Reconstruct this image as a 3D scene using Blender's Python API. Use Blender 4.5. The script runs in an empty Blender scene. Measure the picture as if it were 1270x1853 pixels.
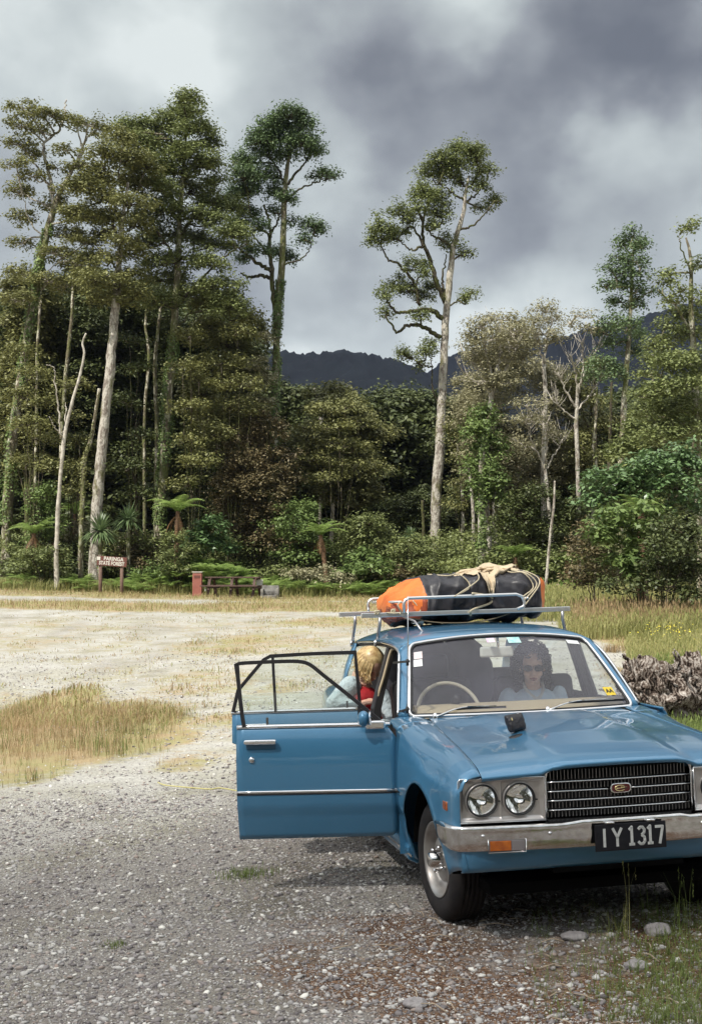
import bpy, math, random
import numpy as np
from mathutils import Matrix, Vector, noise
random.seed(7); rng = np.random.default_rng(7)
sc = bpy.context.scene
COL = sc.collection
R = math.radians
PI = math.pi

# ------------------------------------------------------------------ frame of the place
F = 2201.386                                   # focal length in pixels of the 1853 px tall photograph
CC = np.array([5.92221, -2.18732, 1.58359])    # camera in car coordinates
yaw, pit, roll = 0.186946, 0.069365, -0.030661
fw = np.array([-math.cos(yaw)*math.cos(pit), math.sin(yaw)*math.cos(pit), math.sin(pit)])
rt = np.cross(fw, [0, 0, 1]); rt /= np.linalg.norm(rt); up = np.cross(rt, fw)
r2 = rt*math.cos(roll)+up*math.sin(roll); u2 = -rt*math.sin(roll)+up*math.cos(roll)
PW = math.atan(103.5/F)
fwW = np.array([0, math.cos(PW), math.sin(PW)]); rW = np.array([1., 0, 0]); uW = np.cross(rW, fwW)
M3 = np.array([rW, uW, -fwW]).T @ np.array([r2, u2, -fw])
CAM = np.array([0, 0, 1.6])
T3 = CAM - M3 @ CC
CARM = Matrix([list(M3[i])+[T3[i]] for i in range(3)]+[[0, 0, 0, 1]])
NRM = M3 @ np.array([0, 0, 1.]); NC = float(NRM @ T3)

def sstep(a, b, x):
    t = np.clip((np.asarray(x, float)-a)/(b-a), 0, 1); return t*t*(3-2*t)
def gz(x, y):                                   # ground height
    x = np.asarray(x, float); y = np.asarray(y, float)
    yy = np.clip(y, -20, 16); xx = np.clip(x, -8, 8)
    p = (NC-NRM[0]*xx-NRM[1]*yy)/NRM[2]
    far = .52+.028*np.clip(-x-3, 0, 30)+.02*np.clip(x-2, 0, 12)
    s = sstep(9, 44, y)
    return p*(1-s)+far*s
def g(x, y): return float(gz(x, y))
def wray(px, py):
    return fwW+rW*(px-635)/F-uW*(py-926.5)/F
def P(px, py, D):
    r = wray(px, py); return CAM+r*(D/r[1])
def PG(px, D):                                  # point on the ground at depth D under column px
    x = P(px, 1030, D)[0]; return np.array([x, D, g(x, D)])
def hitg(px, py):                               # where the ray of a pixel meets the ground
    r = wray(px, py); lo, hi = 2., 120.
    for _ in range(50):
        m = (lo+hi)/2; p = CAM+r*(m/r[1])
        if p[2] > g(p[0], p[1]): lo = m
        else: hi = m
    return CAM+r*(lo/r[1])

# ------------------------------------------------------------------ materials
def mat(name, col, rough=.6, metal=0., var=None, vscale=5., bump=0., bscale=40., coat=0., spec=.5, emit=None, detail=4., distort=0.):
    m = bpy.data.materials.new(name); m.use_nodes = True
    nt = m.node_tree; b = nt.nodes['Principled BSDF']
    b.inputs['Base Color'].default_value = (*col, 1); b.inputs['Roughness'].default_value = rough
    b.inputs['Metallic'].default_value = metal; b.inputs['Coat Weight'].default_value = coat
    b.inputs['Coat Roughness'].default_value = .06
    b.inputs['Specular IOR Level'].default_value = spec
    tc = nt.nodes.new('ShaderNodeTexCoord')
    if var is not None:
        n = nt.nodes.new('ShaderNodeTexNoise'); n.inputs['Scale'].default_value = vscale; n.inputs['Detail'].default_value = detail
        n.inputs['Distortion'].default_value = distort
        nt.links.new(tc.outputs['Object'], n.inputs['Vector'])
        cr = nt.nodes.new('ShaderNodeValToRGB'); cr.color_ramp.elements[0].position = .32; cr.color_ramp.elements[1].position = .68
        cr.color_ramp.elements[0].color = (*col, 1); cr.color_ramp.elements[1].color = (*var, 1)
        nt.links.new(n.outputs['Fac'], cr.inputs['Fac']); nt.links.new(cr.outputs['Color'], b.inputs['Base Color'])
    if bump:
        n = nt.nodes.new('ShaderNodeTexNoise'); n.inputs['Scale'].default_value = bscale; n.inputs['Detail'].default_value = 5
        nt.links.new(tc.outputs['Object'], n.inputs['Vector'])
        bp = nt.nodes.new('ShaderNodeBump'); bp.inputs['Strength'].default_value = min(1, bump); bp.inputs['Distance'].default_value = .02*max(1, bump)
        nt.links.new(n.outputs['Fac'], bp.inputs['Height']); nt.links.new(bp.outputs['Normal'], b.inputs['Normal'])
    if emit: b.inputs['Emission Color'].default_value = (*emit, 1); b.inputs['Emission Strength'].default_value = 1
    return m
def glass_mat(name, tint=(.9, .95, .93), base=.04, haze=0., hazecol=(.6, .6, .62)):
    m = bpy.data.materials.new(name); m.use_nodes = True; nt = m.node_tree; nt.nodes.clear()
    o = nt.nodes.new('ShaderNodeOutputMaterial'); tr = nt.nodes.new('ShaderNodeBsdfTransparent'); tr.inputs[0].default_value = (*tint, 1)
    gl = nt.nodes.new('ShaderNodeBsdfGlossy'); gl.inputs['Roughness'].default_value = .02; gl.inputs['Color'].default_value = (1, 1, 1, 1)
    fr = nt.nodes.new('ShaderNodeFresnel'); fr.inputs['IOR'].default_value = 1.5
    mx = nt.nodes.new('ShaderNodeMixShader'); nt.links.new(fr.outputs[0], mx.inputs[0]); nt.links.new(tr.outputs[0], mx.inputs[1]); nt.links.new(gl.outputs[0], mx.inputs[2])
    last = mx
    if haze:  # matte veil painted into the glass, standing in for reflected haze
        d = nt.nodes.new('ShaderNodeBsdfDiffuse'); d.inputs[0].default_value = (*hazecol, 1)
        n = nt.nodes.new('ShaderNodeTexNoise'); n.inputs['Scale'].default_value = 3; tc = nt.nodes.new('ShaderNodeTexCoord')
        nt.links.new(tc.outputs['Object'], n.inputs['Vector'])
        mu = nt.nodes.new('ShaderNodeMath'); mu.operation = 'MULTIPLY'; mu.inputs[1].default_value = haze*2; nt.links.new(n.outputs['Fac'], mu.inputs[0])
        m2 = nt.nodes.new('ShaderNodeMixShader'); nt.links.new(mu.outputs[0], m2.inputs[0]); nt.links.new(mx.outputs[0], m2.inputs[1]); nt.links.new(d.outputs[0], m2.inputs[2]); last = m2
    nt.links.new(last.outputs[0], o.inputs[0]); return m
def leaf_mat(name, c0, c1, c2=None, trans=.35, rough=.5, spec=.35):
    m = bpy.data.materials.new(name); m.use_nodes = True; nt = m.node_tree; b = nt.nodes['Principled BSDF']
    ge = nt.nodes.new('ShaderNodeNewGeometry'); cr = nt.nodes.new('ShaderNodeValToRGB')
    cr.color_ramp.elements[0].color = (*c0, 1); cr.color_ramp.elements[1].color = (*c1, 1)
    if c2: e = cr.color_ramp.elements.new(.93); e.color = (*c1, 1); cr.color_ramp.elements[2].color = (*c2, 1)
    # patches of older and newer growth, a metre or so across
    tc = nt.nodes.new('ShaderNodeTexCoord'); n = nt.nodes.new('ShaderNodeTexNoise'); n.inputs['Scale'].default_value = .9; n.inputs['Detail'].default_value = 2
    nt.links.new(tc.outputs['Object'], n.inputs['Vector'])
    mx = nt.nodes.new('ShaderNodeMath'); mx.operation = 'MULTIPLY_ADD'; mx.inputs[1].default_value = .55
    nt.links.new(ge.outputs['Random Per Island'], mx.inputs[0])
    m3 = nt.nodes.new('ShaderNodeMath'); m3.operation = 'MULTIPLY_ADD'; m3.inputs[1].default_value = 1.1; m3.inputs[2].default_value = -.32
    nt.links.new(n.outputs['Fac'], m3.inputs[0]); nt.links.new(m3.outputs[0], mx.inputs[2])
    nt.links.new(mx.outputs[0], cr.inputs['Fac'])
    nt.links.new(cr.outputs['Color'], b.inputs['Base Color']); b.inputs['Roughness'].default_value = rough; b.inputs['Specular IOR Level'].default_value = spec
    t = nt.nodes.new('ShaderNodeBsdfTranslucent'); nt.links.new(cr.outputs['Color'], t.inputs['Color'])
    ms = nt.nodes.new('ShaderNodeMixShader'); ms.inputs[0].default_value = trans
    out = nt.nodes['Material Output']; nt.links.new(b.outputs[0], ms.inputs[1]); nt.links.new(t.outputs[0], ms.inputs[2]); nt.links.new(ms.outputs[0], out.inputs[0])
    return m

# ------------------------------------------------------------------ objects
def tag(o, label=None, cat=None, group=None, kind=None):
    if label: o['label'] = label
    if cat: o['category'] = cat
    if group: o['group'] = group
    if kind: o['kind'] = kind
    return o
def empty(name, mw, label, cat, group=None):
    o = bpy.data.objects.new(name, None); COL.objects.link(o); o.empty_display_size = .1
    o.matrix_world = mw if isinstance(mw, Matrix) else Matrix.Translation(Vector(mw))
    return tag(o, label, cat, group)
def fastmesh(name, V, Fc, mats, parent=None, smooth=False, matidx=None, loc=(0, 0, 0)):
    V = np.asarray(V, np.float32)-np.asarray(loc, np.float32); Fc = np.asarray(Fc, np.int32)
    me = bpy.data.meshes.new(name); k = Fc.shape[1]
    me.vertices.add(len(V)); me.vertices.foreach_set('co', V.ravel())
    me.loops.add(Fc.size); me.loops.foreach_set('vertex_index', Fc.ravel())
    me.polygons.add(len(Fc)); me.polygons.foreach_set('loop_start', np.arange(0, Fc.size, k, dtype=np.int32))
    me.polygons.foreach_set('loop_total', np.full(len(Fc), k, np.int32))
    if smooth: me.polygons.foreach_set('use_smooth', np.ones(len(Fc), bool))
    if matidx is not None: me.polygons.foreach_set('material_index', np.asarray(matidx, np.int32))
    for m in (mats if isinstance(mats, (list, tuple)) else [mats]): me.materials.append(m)
    me.update(calc_edges=True)
    o = bpy.data.objects.new(name, me); COL.objects.link(o)
    if parent: o.parent = parent
    o.location = loc
    return o
def bevel(o, w=.006, seg=2, ang=35):
    b = o.modifiers.new('b', 'BEVEL'); b.width = w; b.segments = seg; b.limit_method = 'ANGLE'; b.angle_limit = R(ang); return o
def solid(o, t=.01, off=0.):
    b = o.modifiers.new('s', 'SOLIDIFY'); b.thickness = t; b.offset = off; return o
def subs(o, n=1):
    b = o.modifiers.new('ss', 'SUBSURF'); b.levels = n; b.render_levels = n; return o

def catmull(pts, n):
    pts = np.asarray(pts, float); m = len(pts)
    if m == 2: return pts[0]+(pts[1]-pts[0])*np.linspace(0, 1, n)[:, None]
    Q = np.vstack([2*pts[0]-pts[1], pts, 2*pts[-1]-pts[-2]])
    out = []
    for t in np.linspace(0, m-1, n):
        i = min(int(t), m-2); u = t-i; a, b, c, d = Q[i:i+4]
        out.append(.5*((2*b)+(c-a)*u+(2*a-5*b+4*c-d)*u*u+(3*b-a-3*c+d)*u**3))
    return np.array(out)

class MB:
    def __init__(s): s.v = []; s.f = []; s.s = []; s.m = []
    def add(s, V, Fs, smooth=True, mi=0):
        o = len(s.v); s.v += [tuple(map(float, p)) for p in V]
        for f in Fs: s.f.append(tuple(i+o for i in f)); s.s.append(smooth); s.m.append(mi)
        return s
    def box(s, c, d, rot=None, mi=0):
        x, y, z = d[0]/2, d[1]/2, d[2]/2
        V = [Vector((a*x, b*y, e*z)) for a in (-1, 1) for b in (-1, 1) for e in (-1, 1)]
        if rot is not None: V = [rot @ v for v in V]
        V = [v+Vector(c) for v in V]
        return s.add(V, [(0, 1, 3, 2), (4, 6, 7, 5), (0, 4, 5, 1), (2, 3, 7, 6), (0, 2, 6, 4), (1, 5, 7, 3)], False, mi)
    def bar(s, a, b, w, h, upv=(0, 0, 1), mi=0):
        a = Vector(a); b = Vector(b); d = (b-a); L = d.length; d.normalize()
        u = Vector(upv); r = d.cross(u)
        if r.length < 1e-4: r = d.cross(Vector((1, 0, 0)))
        r.normalize(); u = r.cross(d)
        m = Matrix((r, d, u)).transposed()
        return s.box((a+b)/2, (w, L, h), m, mi)
    def tube(s, pts, rad, seg=8, caps=True, mi=0, flat=1.):
        pts = [Vector(p) for p in pts]; n = len(pts)
        rad = [rad]*n if np.isscalar(rad) else list(rad)
        V = []; Fs = []; pu = None
        for i, p in enumerate(pts):
            d = (pts[min(i+1, n-1)]-pts[max(i-1, 0)]); d.normalize()
            if pu is None:
                pu = d.orthogonal().normalized()
                if abs(d.z) < .9: pu = (Vector((0, 0, 1))-d*d.z).normalized()
            pu = (pu-d*pu.dot(d)).normalized(); q = d.cross(pu)
            for k in range(seg):
                a = 2*PI*k/seg; V.append(p+(pu*math.cos(a)*flat+q*math.sin(a))*rad[i])
        for i in range(n-1):
            for k in range(seg):
                k2 = (k+1) % seg; Fs.append((i*seg+k, i*seg+k2, (i+1)*seg+k2, (i+1)*seg+k))
        if caps: Fs += [tuple(range(seg))[::-1], tuple((n-1)*seg+k for k in range(seg))]
        return s.add(V, Fs, True, mi)
    def grid(s, rows, smooth=True, mi=0, close=False, capu=False):
        n = len(rows); m = len(rows[0]); V = [p for r in rows for p in r]; Fs = []
        for i in range(n-1):
            for j in range(m-(0 if close else 1)):
                j2 = (j+1) % m; Fs.append((i*m+j, i*m+j2, (i+1)*m+j2, (i+1)*m+j))
        if capu: Fs += [tuple(range(m))[::-1], tuple((n-1)*m+k for k in range(m))]
        return s.add(V, Fs, smooth, mi)
    def lathe(s, prof, c=(0, 0, 0), ax='y', seg=32, mi=0, close=False):
        rows = []
        for r, h in prof:
            row = []
            for k in range(seg):
                a = 2*PI*k/seg; ca, sa = r*math.cos(a), r*math.sin(a)
                p = {'x': (h, ca, sa), 'y': (ca, h, sa), 'z': (ca, sa, h)}[ax]
                row.append((p[0]+c[0], p[1]+c[1], p[2]+c[2]))
            rows.append(row)
        if close: rows.append(rows[0])
        return s.grid(rows, True, mi, close=True)
    def prism(s, poly, fn, t0, t1, mi=0, smooth=False):
        n = len(poly); V = [fn(a, b, t0) for a, b in poly]+[fn(a, b, t1) for a, b in poly]
        Fs = [tuple(range(n)), tuple(range(2*n-1, n-1, -1))]+[(i, i+n, (i+1) % n+n, (i+1) % n) for i in range(n)]
        return s.add(V, Fs, smooth, mi)
    def ell(s, c, r, rot=None, nu=16, nv=10, mi=0, fn=None):
        rows = []
        for i in range(nv+1):
            th = PI*i/nv; row = []
            for k in range(nu):
                ph = 2*PI*k/nu; p = Vector((math.sin(th)*math.cos(ph)*r[0], math.sin(th)*math.sin(ph)*r[1], math.cos(th)*r[2]))
                if fn: p = fn(p)
                if rot is not None: p = rot @ p
                row.append(p+Vector(c))
            rows.append(row)
        return s.grid(rows, True, mi, close=True)
    def build(s, name, mats, parent=None, origin=(0, 0, 0)):
        me = bpy.data.meshes.new(name)
        o3 = origin; me.from_pydata([(a-o3[0], b-o3[1], c-o3[2]) for a, b, c in s.v], [], s.f)
        me.polygons.foreach_set('use_smooth', s.s); me.polygons.foreach_set('material_index', s.m)
        for m in (mats if isinstance(mats, (list, tuple)) else [mats]): me.materials.append(m)
        me.update()
        o = bpy.data.objects.new(name, me); COL.objects.link(o)
        if parent: o.parent = parent
        o.location = origin
        return o
def weld(o, d=.0005):
    b = o.modifiers.new('w', 'WELD'); b.merge_threshold = d; return o
def text_mesh(name, body, size, m, parent, mw, sx=1., offset=0., extrude=.002, align='CENTER'):
    cu = bpy.data.curves.new(name, 'FONT'); cu.body = body; cu.size = size; cu.extrude = extrude; cu.offset = offset
    cu.align_x = align; cu.align_y = 'CENTER'
    t = bpy.data.objects.new(name+'_src', cu); COL.objects.link(t)
    me = bpy.data.meshes.new_from_object(t.evaluated_get(bpy.context.evaluated_depsgraph_get()))
    bpy.data.objects.remove(t); me.name = name
    me.transform(Matrix.Diagonal((sx, 1, 1, 1))); me.transform(mw)
    me.materials.clear(); me.materials.append(m)
    o = bpy.data.objects.new(name, me); COL.objects.link(o)
    if parent: o.parent = parent
    return o

# ------------------------------------------------------------------ camera
cd = bpy.data.cameras.new('camera'); cam = bpy.data.objects.new('camera', cd); COL.objects.link(cam)
cd.sensor_fit = 'VERTICAL'; cd.sensor_height = 36; cd.lens = 36*F/1853; cd.clip_end = 9000; cd.clip_start = .05
cam.location = CAM; cam.rotation_euler = (PI/2+PW, 0, 0); sc.camera = cam
# ================================================================== LIGHT AND SKY
SUN_EL, SUN_AZ = R(51), R(222)     # azimuth measured clockwise from +Y; the sun stands behind the camera, to the left
sd = np.array([math.sin(SUN_AZ)*math.cos(SUN_EL), math.cos(SUN_AZ)*math.cos(SUN_EL), math.sin(SUN_EL)])
w = bpy.data.worlds.new('World'); sc.world = w; w.use_nodes = True; nt = w.node_tree; bg = nt.nodes['Background']
sky = nt.nodes.new('ShaderNodeTexSky'); sky.sky_type = 'NISHITA'; sky.sun_disc = False; sky.sun_elevation = SUN_EL; sky.sun_rotation = SUN_AZ
N = nt.nodes.new; Lk = nt.links.new
def mth(op, a, b=None, c=None, clamp=False):
    n = N('ShaderNodeMath'); n.operation = op; n.use_clamp = clamp
    for i, v in enumerate((a, b, c)):
        if v is None: continue
        if isinstance(v, (int, float)): n.inputs[i].default_value = v
        else: Lk(v, n.inputs[i])
    return n.outputs[0]
tc = N('ShaderNodeTexCoord'); dirv = tc.outputs['Generated']
# clouds are laid out by compass direction and height above the horizon
nz1 = N('ShaderNodeTexNoise'); nz1.inputs['Scale'].default_value = 6.0; nz1.inputs['Detail'].default_value = 7; nz1.inputs['Roughness'].default_value = .48
mp = N('ShaderNodeMapping'); mp.inputs['Scale'].default_value = (1, 1, 1.25); Lk(dirv, mp.inputs[0]); Lk(mp.outputs[0], nz1.inputs['Vector'])
nz2 = N('ShaderNodeTexNoise'); nz2.inputs['Scale'].default_value = 9; nz2.inputs['Detail'].default_value = 4; Lk(mp.outputs[0], nz2.inputs['Vector'])
wob = N('ShaderNodeVectorMath'); wob.operation = 'MULTIPLY_ADD'; Lk(nz2.outputs['Color'], wob.inputs[0]); wob.inputs[1].default_value = (.17, .17, .17); wob.inputs[2].default_value = (-.085, -.085, -.085)
ad = N('ShaderNodeVectorMath'); ad.operation = 'ADD'; Lk(dirv, ad.inputs[0]); Lk(wob.outputs[0], ad.inputs[1]); nm_ = N('ShaderNodeVectorMath'); nm_.operation = 'NORMALIZE'; Lk(ad.outputs[0], nm_.inputs[0])
CL = [  # photograph pixel -> direction, radius in px, weight (negative = dark)
 (1190, 50, 130, -.75), (1120, 130, 100, -.40), (840, 180, 90, -.42), (960, 240, 90, -.34), (730, 140, 60, -.18), (720, 260, 60, -.2), (640, 370, 70, -.30), (1200, 350, 60, -.22),
 (900, 420, 110, -.20), (1010, 500, 120, -.24), (560, 560, 100, -.26), (700, 570, 80, -.22), (430, 590, 60, -.2), (330, 420, 90, -.25), (80, 450, 100, -.22),
 (820, 60, 90, .22), (480, 120, 130, .16), (1150, 230, 90, .26), (1020, 330, 90, .20), (560, 440, 70, .20), (640, 655, 110, .55), (820, 660, 60, .4), (480, 660, 70, .4), (200, 130, 150, .05), (600, 280, 60, .12), (1060, 560, 80, .35), (940, 600, 60, .3), (1210, 470, 90, .2), (1130, 300, 70, .15), (760, 480, 50, .12)]
acc = None
for px, py, rad, wt in CL:
    d = wray(px, py); d /= np.linalg.norm(d); k = 1/(rad/F)**2
    dn = N('ShaderNodeVectorMath'); dn.operation = 'DOT_PRODUCT'; Lk(nm_.outputs[0], dn.inputs[0]); dn.inputs[1].default_value = tuple(d)
    e = mth('MULTIPLY', mth('EXPONENT', mth('MULTIPLY_ADD', dn.outputs['Value'], k, -k)), wt*(.72 if wt < 0 else 1))
    acc = e if acc is None else mth('ADD', acc, e)
f1 = mth('MULTIPLY_ADD', nz1.outputs['Fac'], 1.75, -.24)
tot = mth('ADD', f1, acc, clamp=True)
cr = N('ShaderNodeValToRGB'); Lk(tot, cr.inputs[0]); E_ = cr.color_ramp.elements
E_[0].position = 0; E_[0].color = (0.113, 0.122, 0.139, 1); E_[1].position = 1; E_[1].color = (0.622, 0.664, 0.647, 1)
for p_, c_ in ((.22, (0.164, 0.175, 0.192, 1)), (.42, (0.248, 0.265, 0.281, 1)), (.60, (0.353, 0.382, 0.386, 1)), (.80, (0.470, 0.512, 0.504, 1))):
    e = E_.new(p_); e.color = c_
skm = N('ShaderNodeMixRGB'); skm.blend_type = 'MIX'; skm.inputs[0].default_value = .93
sks = N('ShaderNodeMixRGB'); sks.blend_type = 'MULTIPLY'; sks.inputs[0].default_value = 1; Lk(sky.outputs[0], sks.inputs[1]); sks.inputs[2].default_value = (.1, .1, .1, 1)
Lk(sks.outputs[0], skm.inputs[1]); Lk(cr.outputs[0], skm.inputs[2])
Lk(skm.outputs[0], bg.inputs[0])
# the sky is brighter behind the photographer, on the sun's side, than over the mountains
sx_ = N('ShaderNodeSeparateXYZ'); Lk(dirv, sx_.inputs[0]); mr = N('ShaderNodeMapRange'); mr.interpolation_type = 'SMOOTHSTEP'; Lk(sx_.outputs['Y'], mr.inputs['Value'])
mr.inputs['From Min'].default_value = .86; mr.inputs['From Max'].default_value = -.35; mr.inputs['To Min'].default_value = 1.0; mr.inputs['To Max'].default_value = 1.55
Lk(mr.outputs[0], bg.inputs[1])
sl = bpy.data.lights.new('sun', 'SUN'); so = bpy.data.objects.new('sun', sl); COL.objects.link(so)
sl.energy = 5.0; sl.angle = R(.6); sl.color = (1, .955, .87); so.location = (0, 0, 50)
so.rotation_euler = Vector(sd).to_track_quat('Z', 'Y').to_euler()
sc.view_settings.view_transform = 'Standard'; sc.view_settings.look = 'None'; sc.view_settings.exposure = .45; sc.view_settings.gamma = 1
# ================================================================== CAR (all points in car coordinates: X forward, Y car's left, Z up)
PAINT = mat('blue_paint', (.046, .170, .305), rough=.30, metal=.25, var=(.054, .186, .328), vscale=1.6, coat=.85, bump=.015, bscale=70, detail=3)
CHROME = mat('chrome', (.74, .74, .75), rough=.11, metal=1, bump=.03, bscale=30)
CHROME2 = mat('worn_chrome', (.78, .78, .78), rough=.08, metal=1, var=(.60, .57, .55), vscale=26, bump=.10, bscale=35)
BLACK = mat('black_rubber', (.012, .012, .014), rough=.55)
FRAMEB = mat('window_frame_black', (.02, .019, .022), rough=.42)
DARKIN = mat('dark_vinyl', (.014, .013, .016), rough=.55, bump=.05, bscale=120)
TAN = mat('tan_vinyl', (.56, .46, .31), rough=.6, var=(.50, .40, .27), vscale=9)
SILVER = mat('silver_paint', (.52, .50, .49), rough=.33, metal=.75, var=(.42, .39, .38), vscale=14)
TYRE = mat('tyre_rubber', (.012, .011, .013), rough=.75, spec=.25, var=(.024, .021, .021), vscale=20, bump=.06, bscale=90)
UNDER = mat('underseal', (.006, .0055, .0055), rough=1, spec=.05)
GLASS = glass_mat('side_glass', haze=.07)
WGLASS = glass_mat('windscreen_glass', tint=(.90, .93, .93), haze=.095, hazecol=(.34, .33, .43))
AMBER = mat('amber_lens', (.26, .055, .006), rough=.18, var=(.42, .11, .01), vscale=24, coat=.6)
CLEARL = mat('clear_lens', (.22, .20, .21), rough=.2, metal=.3, coat=.6, bump=.2, bscale=150)
RED = mat('red_lens', (.3, .01, .01), rough=.2, coat=.6)
WHITE = mat('white_plastic', (.75, .75, .72), rough=.5)
MIRROR = mat('mirror_silver', (.8, .8, .82), rough=.04, metal=1)

PAINT.node_tree.nodes['Principled BSDF'].inputs['Coat Roughness'].default_value = .035
car = empty('sedan_car', CARM, 'blue sedan with two doors swung open, parked on the gravel with a loaded roof rack', 'car')

def ip(x, xs, ys): return float(np.interp(x, xs, ys))
def zc(x): return float(catz(x))
_zx = np.array([-3.3, -.66, -.4, -.1, .2, .45, .60, .66, .70]); _zz = np.array([.93, .925, .918, .903, .881, .853, .829, .815, .80])
def catz(x): return np.interp(x, _zx, _zz)
def yg(x): return ip(x, [-.66, -.2, .2, .5, .66], [.555, .598, .622, .638, .645])
def hoodz(x, y):
    a = abs(y); z = zc(x)-.030*ip(x, [-.66, 0], [.6, 1])*(a/.62)**2.2
    z += .016*float(1-sstep(.27, .34, a))*ip(x, [-.6, -.3, .45, .66], [.3, 1, .75, .9])
    # two shallow scallops behind the wipers and a cross crease
    z -= .014*float(sstep(.33, .36, a)*(1-sstep(.46, .58, a)))*ip(x, [-.45, -.30, .05, .25], [0, 1, .6, 0])
    z -= .020*ip(x, [.58, .70], [0, 1])*float(sstep(.33, .37, a))
    return z
def tap(x): return ip(x, [-3.2, -2.9, -2.3, -.5, .1, .45, .60, .66], [.93, .97, 1, 1, 1, .985, .962, .945])
def secpts(x):
    s = tap(x); q = ip(x, [-.66, -.3, .2], [.35, .7, 1]); c = zc(x); y0, ye = yg(x), .786*s; w_ = ye-y0; qf = ip(x, [.3, .66], [0, 1])
    return np.array([(y0, hoodz(x, y0)), (y0+.42*w_, c-ip(x, [-.66, -.46, -.1, .2], [.010, .016, .042, .046])-.006*qf), (y0+.70*w_, c-ip(x, [-.66, -.46, -.1, .2], [.017, .026, .072, .084])+.020*qf), (y0+.90*w_, c-ip(x, [-.66, -.46, -.1, .2], [.050, .062, .118, .137])+.030*qf), (ye, .70), (.788*s, .56), (.783*s, .475), (.774*s, .455), (.748*s, .32), (.70*s, .18)])
AX, AR = .08, .375
def archz(x, ax=AX, ar=AR):
    d = abs(x-ax)
    return .29+math.sqrt(max(0, ar*ar-d*d)) if d < ar else 0
def ymb(x, z, ax=AX, ar=AR):
    r = math.hypot(x-ax, z-.29)-ar
    return .012*math.exp(-max(r, 0)/.03) if r > -.01 and z > .3 else 0
def sideloft(mb, xs, sgn, top=0, n=26, ax=AX, ar=AR, zb0=None):
    rows = []
    for x in xs:
        pl = catmull(secpts(x), 90); pl = pl[pl[:, 1].argsort(kind='stable')[::-1]] if False else pl
        zb = max(archz(x, ax, ar), zb0(x) if zb0 else .20)
        k = [i for i in range(len(pl)) if pl[i][1] >= zb]
        pl2 = pl[:k[-1]+1]
        L = np.concatenate([[0], np.cumsum(np.hypot(*np.diff(pl2, axis=0).T))])
        row = []
        for t in np.linspace(0, L[-1], n):
            y = np.interp(t, L, pl2[:, 0]); z = np.interp(t, L, pl2[:, 1])
            if t == L[-1]: z = zb
            y += ymb(x, z, ax, ar)
            row.append((x, sgn*y, z))
        rows.append(row)
    mb.grid(rows)
def xs_arch(a, b, ax=AX, ar=AR, n=14):
    base = list(np.linspace(a, b, n)); extra = [ax+ar*math.cos(t) for t in np.linspace(0, PI, 25)]
    return sorted(set(round(v, 5) for v in base+[e for e in extra if min(a, b) <= e <= max(a, b)]))
fb = lambda x: ip(x, [-.6, -.30, .44, .52, .66], [.20, .22, .30, .345, .36])
for sgn in (-1, 1):
    mb = MB(); sideloft(mb, xs_arch(-.46 if sgn < 0 else -.46, .655), sgn, zb0=fb)
    o = mb.build('front_fender', PAINT, car); solid(o, .006, 0)
# bonnet
rows = []
for i in range(40):
    row = []
    for j in range(-24, 25):
        s = j/24; t = i/39
        y0 = s*.64
        xr = -.60+.15*(1-s*s); xf = .664+.028*(1-s*s) + (.012 if abs(s) < .5 else 0)
        x = xr+(xf-xr)*t; y = s*(yg(x)-.0035); row.append((x, y, hoodz(x, y)))
    rows.append(row)
# front lip turned down
row = [(p[0]+.006, p[1], p[2]-.010) for p in rows[-1]]; rows.append(row)
rows.append([(p[0]-.02, p[1], p[2]-.012) for p in row])
mb = MB(); mb.grid(rows); bonnet = mb.build('bonnet', PAINT, car)
mb = MB(); mb.tube([(.13, -.33, hoodz(.13, -.33)+.001), (.13, -.31, hoodz(.13, -.31)+.001)], .001)   # small rubber badge patch
mb = MB(); mb.lathe([(.001, .002), (.026, .002), (.028, -.004)], (.175, -.318, hoodz(.175, -.318)+.002), 'z', 20)
for i in range(len(mb.v)):
    v = mb.v[i]; mb.v[i] = (v[0], -.318+(v[1]+.318)*1.25, hoodz(v[0], v[1])+(.003 if v[2] > hoodz(.175, -.318) else -.004))
mb.build('rubber_plug', BLACK, car).parent = bonnet
# cowl between bonnet and screen
def wsc(s, t, out=0.):
    xb, yb, zb = -.66+.14*(1-s*s), .655*s, .912+.004*(1-s*s)
    xt, yt, zt = -1.086+.06*(1-s*s), .542*s, 1.288+.044*(1-s*s)
    bow = .012*math.sin(PI*t)
    return (xb+(xt-xb)*t+bow*.6+out*.66, yb+(yt-yb)*t, zb+(zt-zb)*t+bow*.6+out*.75)
rows = []
for i in range(6):
    t = i/5; row = []
    for j in range(-16, 17):
        s = j/16; xr = -.60+.15*(1-s*s)
        hx, hy = xr-.004, s*(yg(xr)); h = hoodz(hx, hy)
        w = wsc(s*1.0, 0); row.append((hx+(w[0]-.02-hx)*t, hy+(w[1]-hy)*t, (h-.006)+(w[2]-.006-h)*t-.006*math.sin(PI*t)))
    rows.append(row)
mb = MB(); mb.grid(rows); cowl = mb.build('cowl_panel', PAINT, car); 
mb = MB()
for k in range(26):
    y = -.36+k*.011; s = y/.6; xr = -.60+.15*(1-s*s)-.035; z = hoodz(xr, y)-.0105
    mb.box((xr, y, z+.006), (.018, .006, .003))
mb.build('air_vent', BLACK, car).parent = cowl
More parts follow.
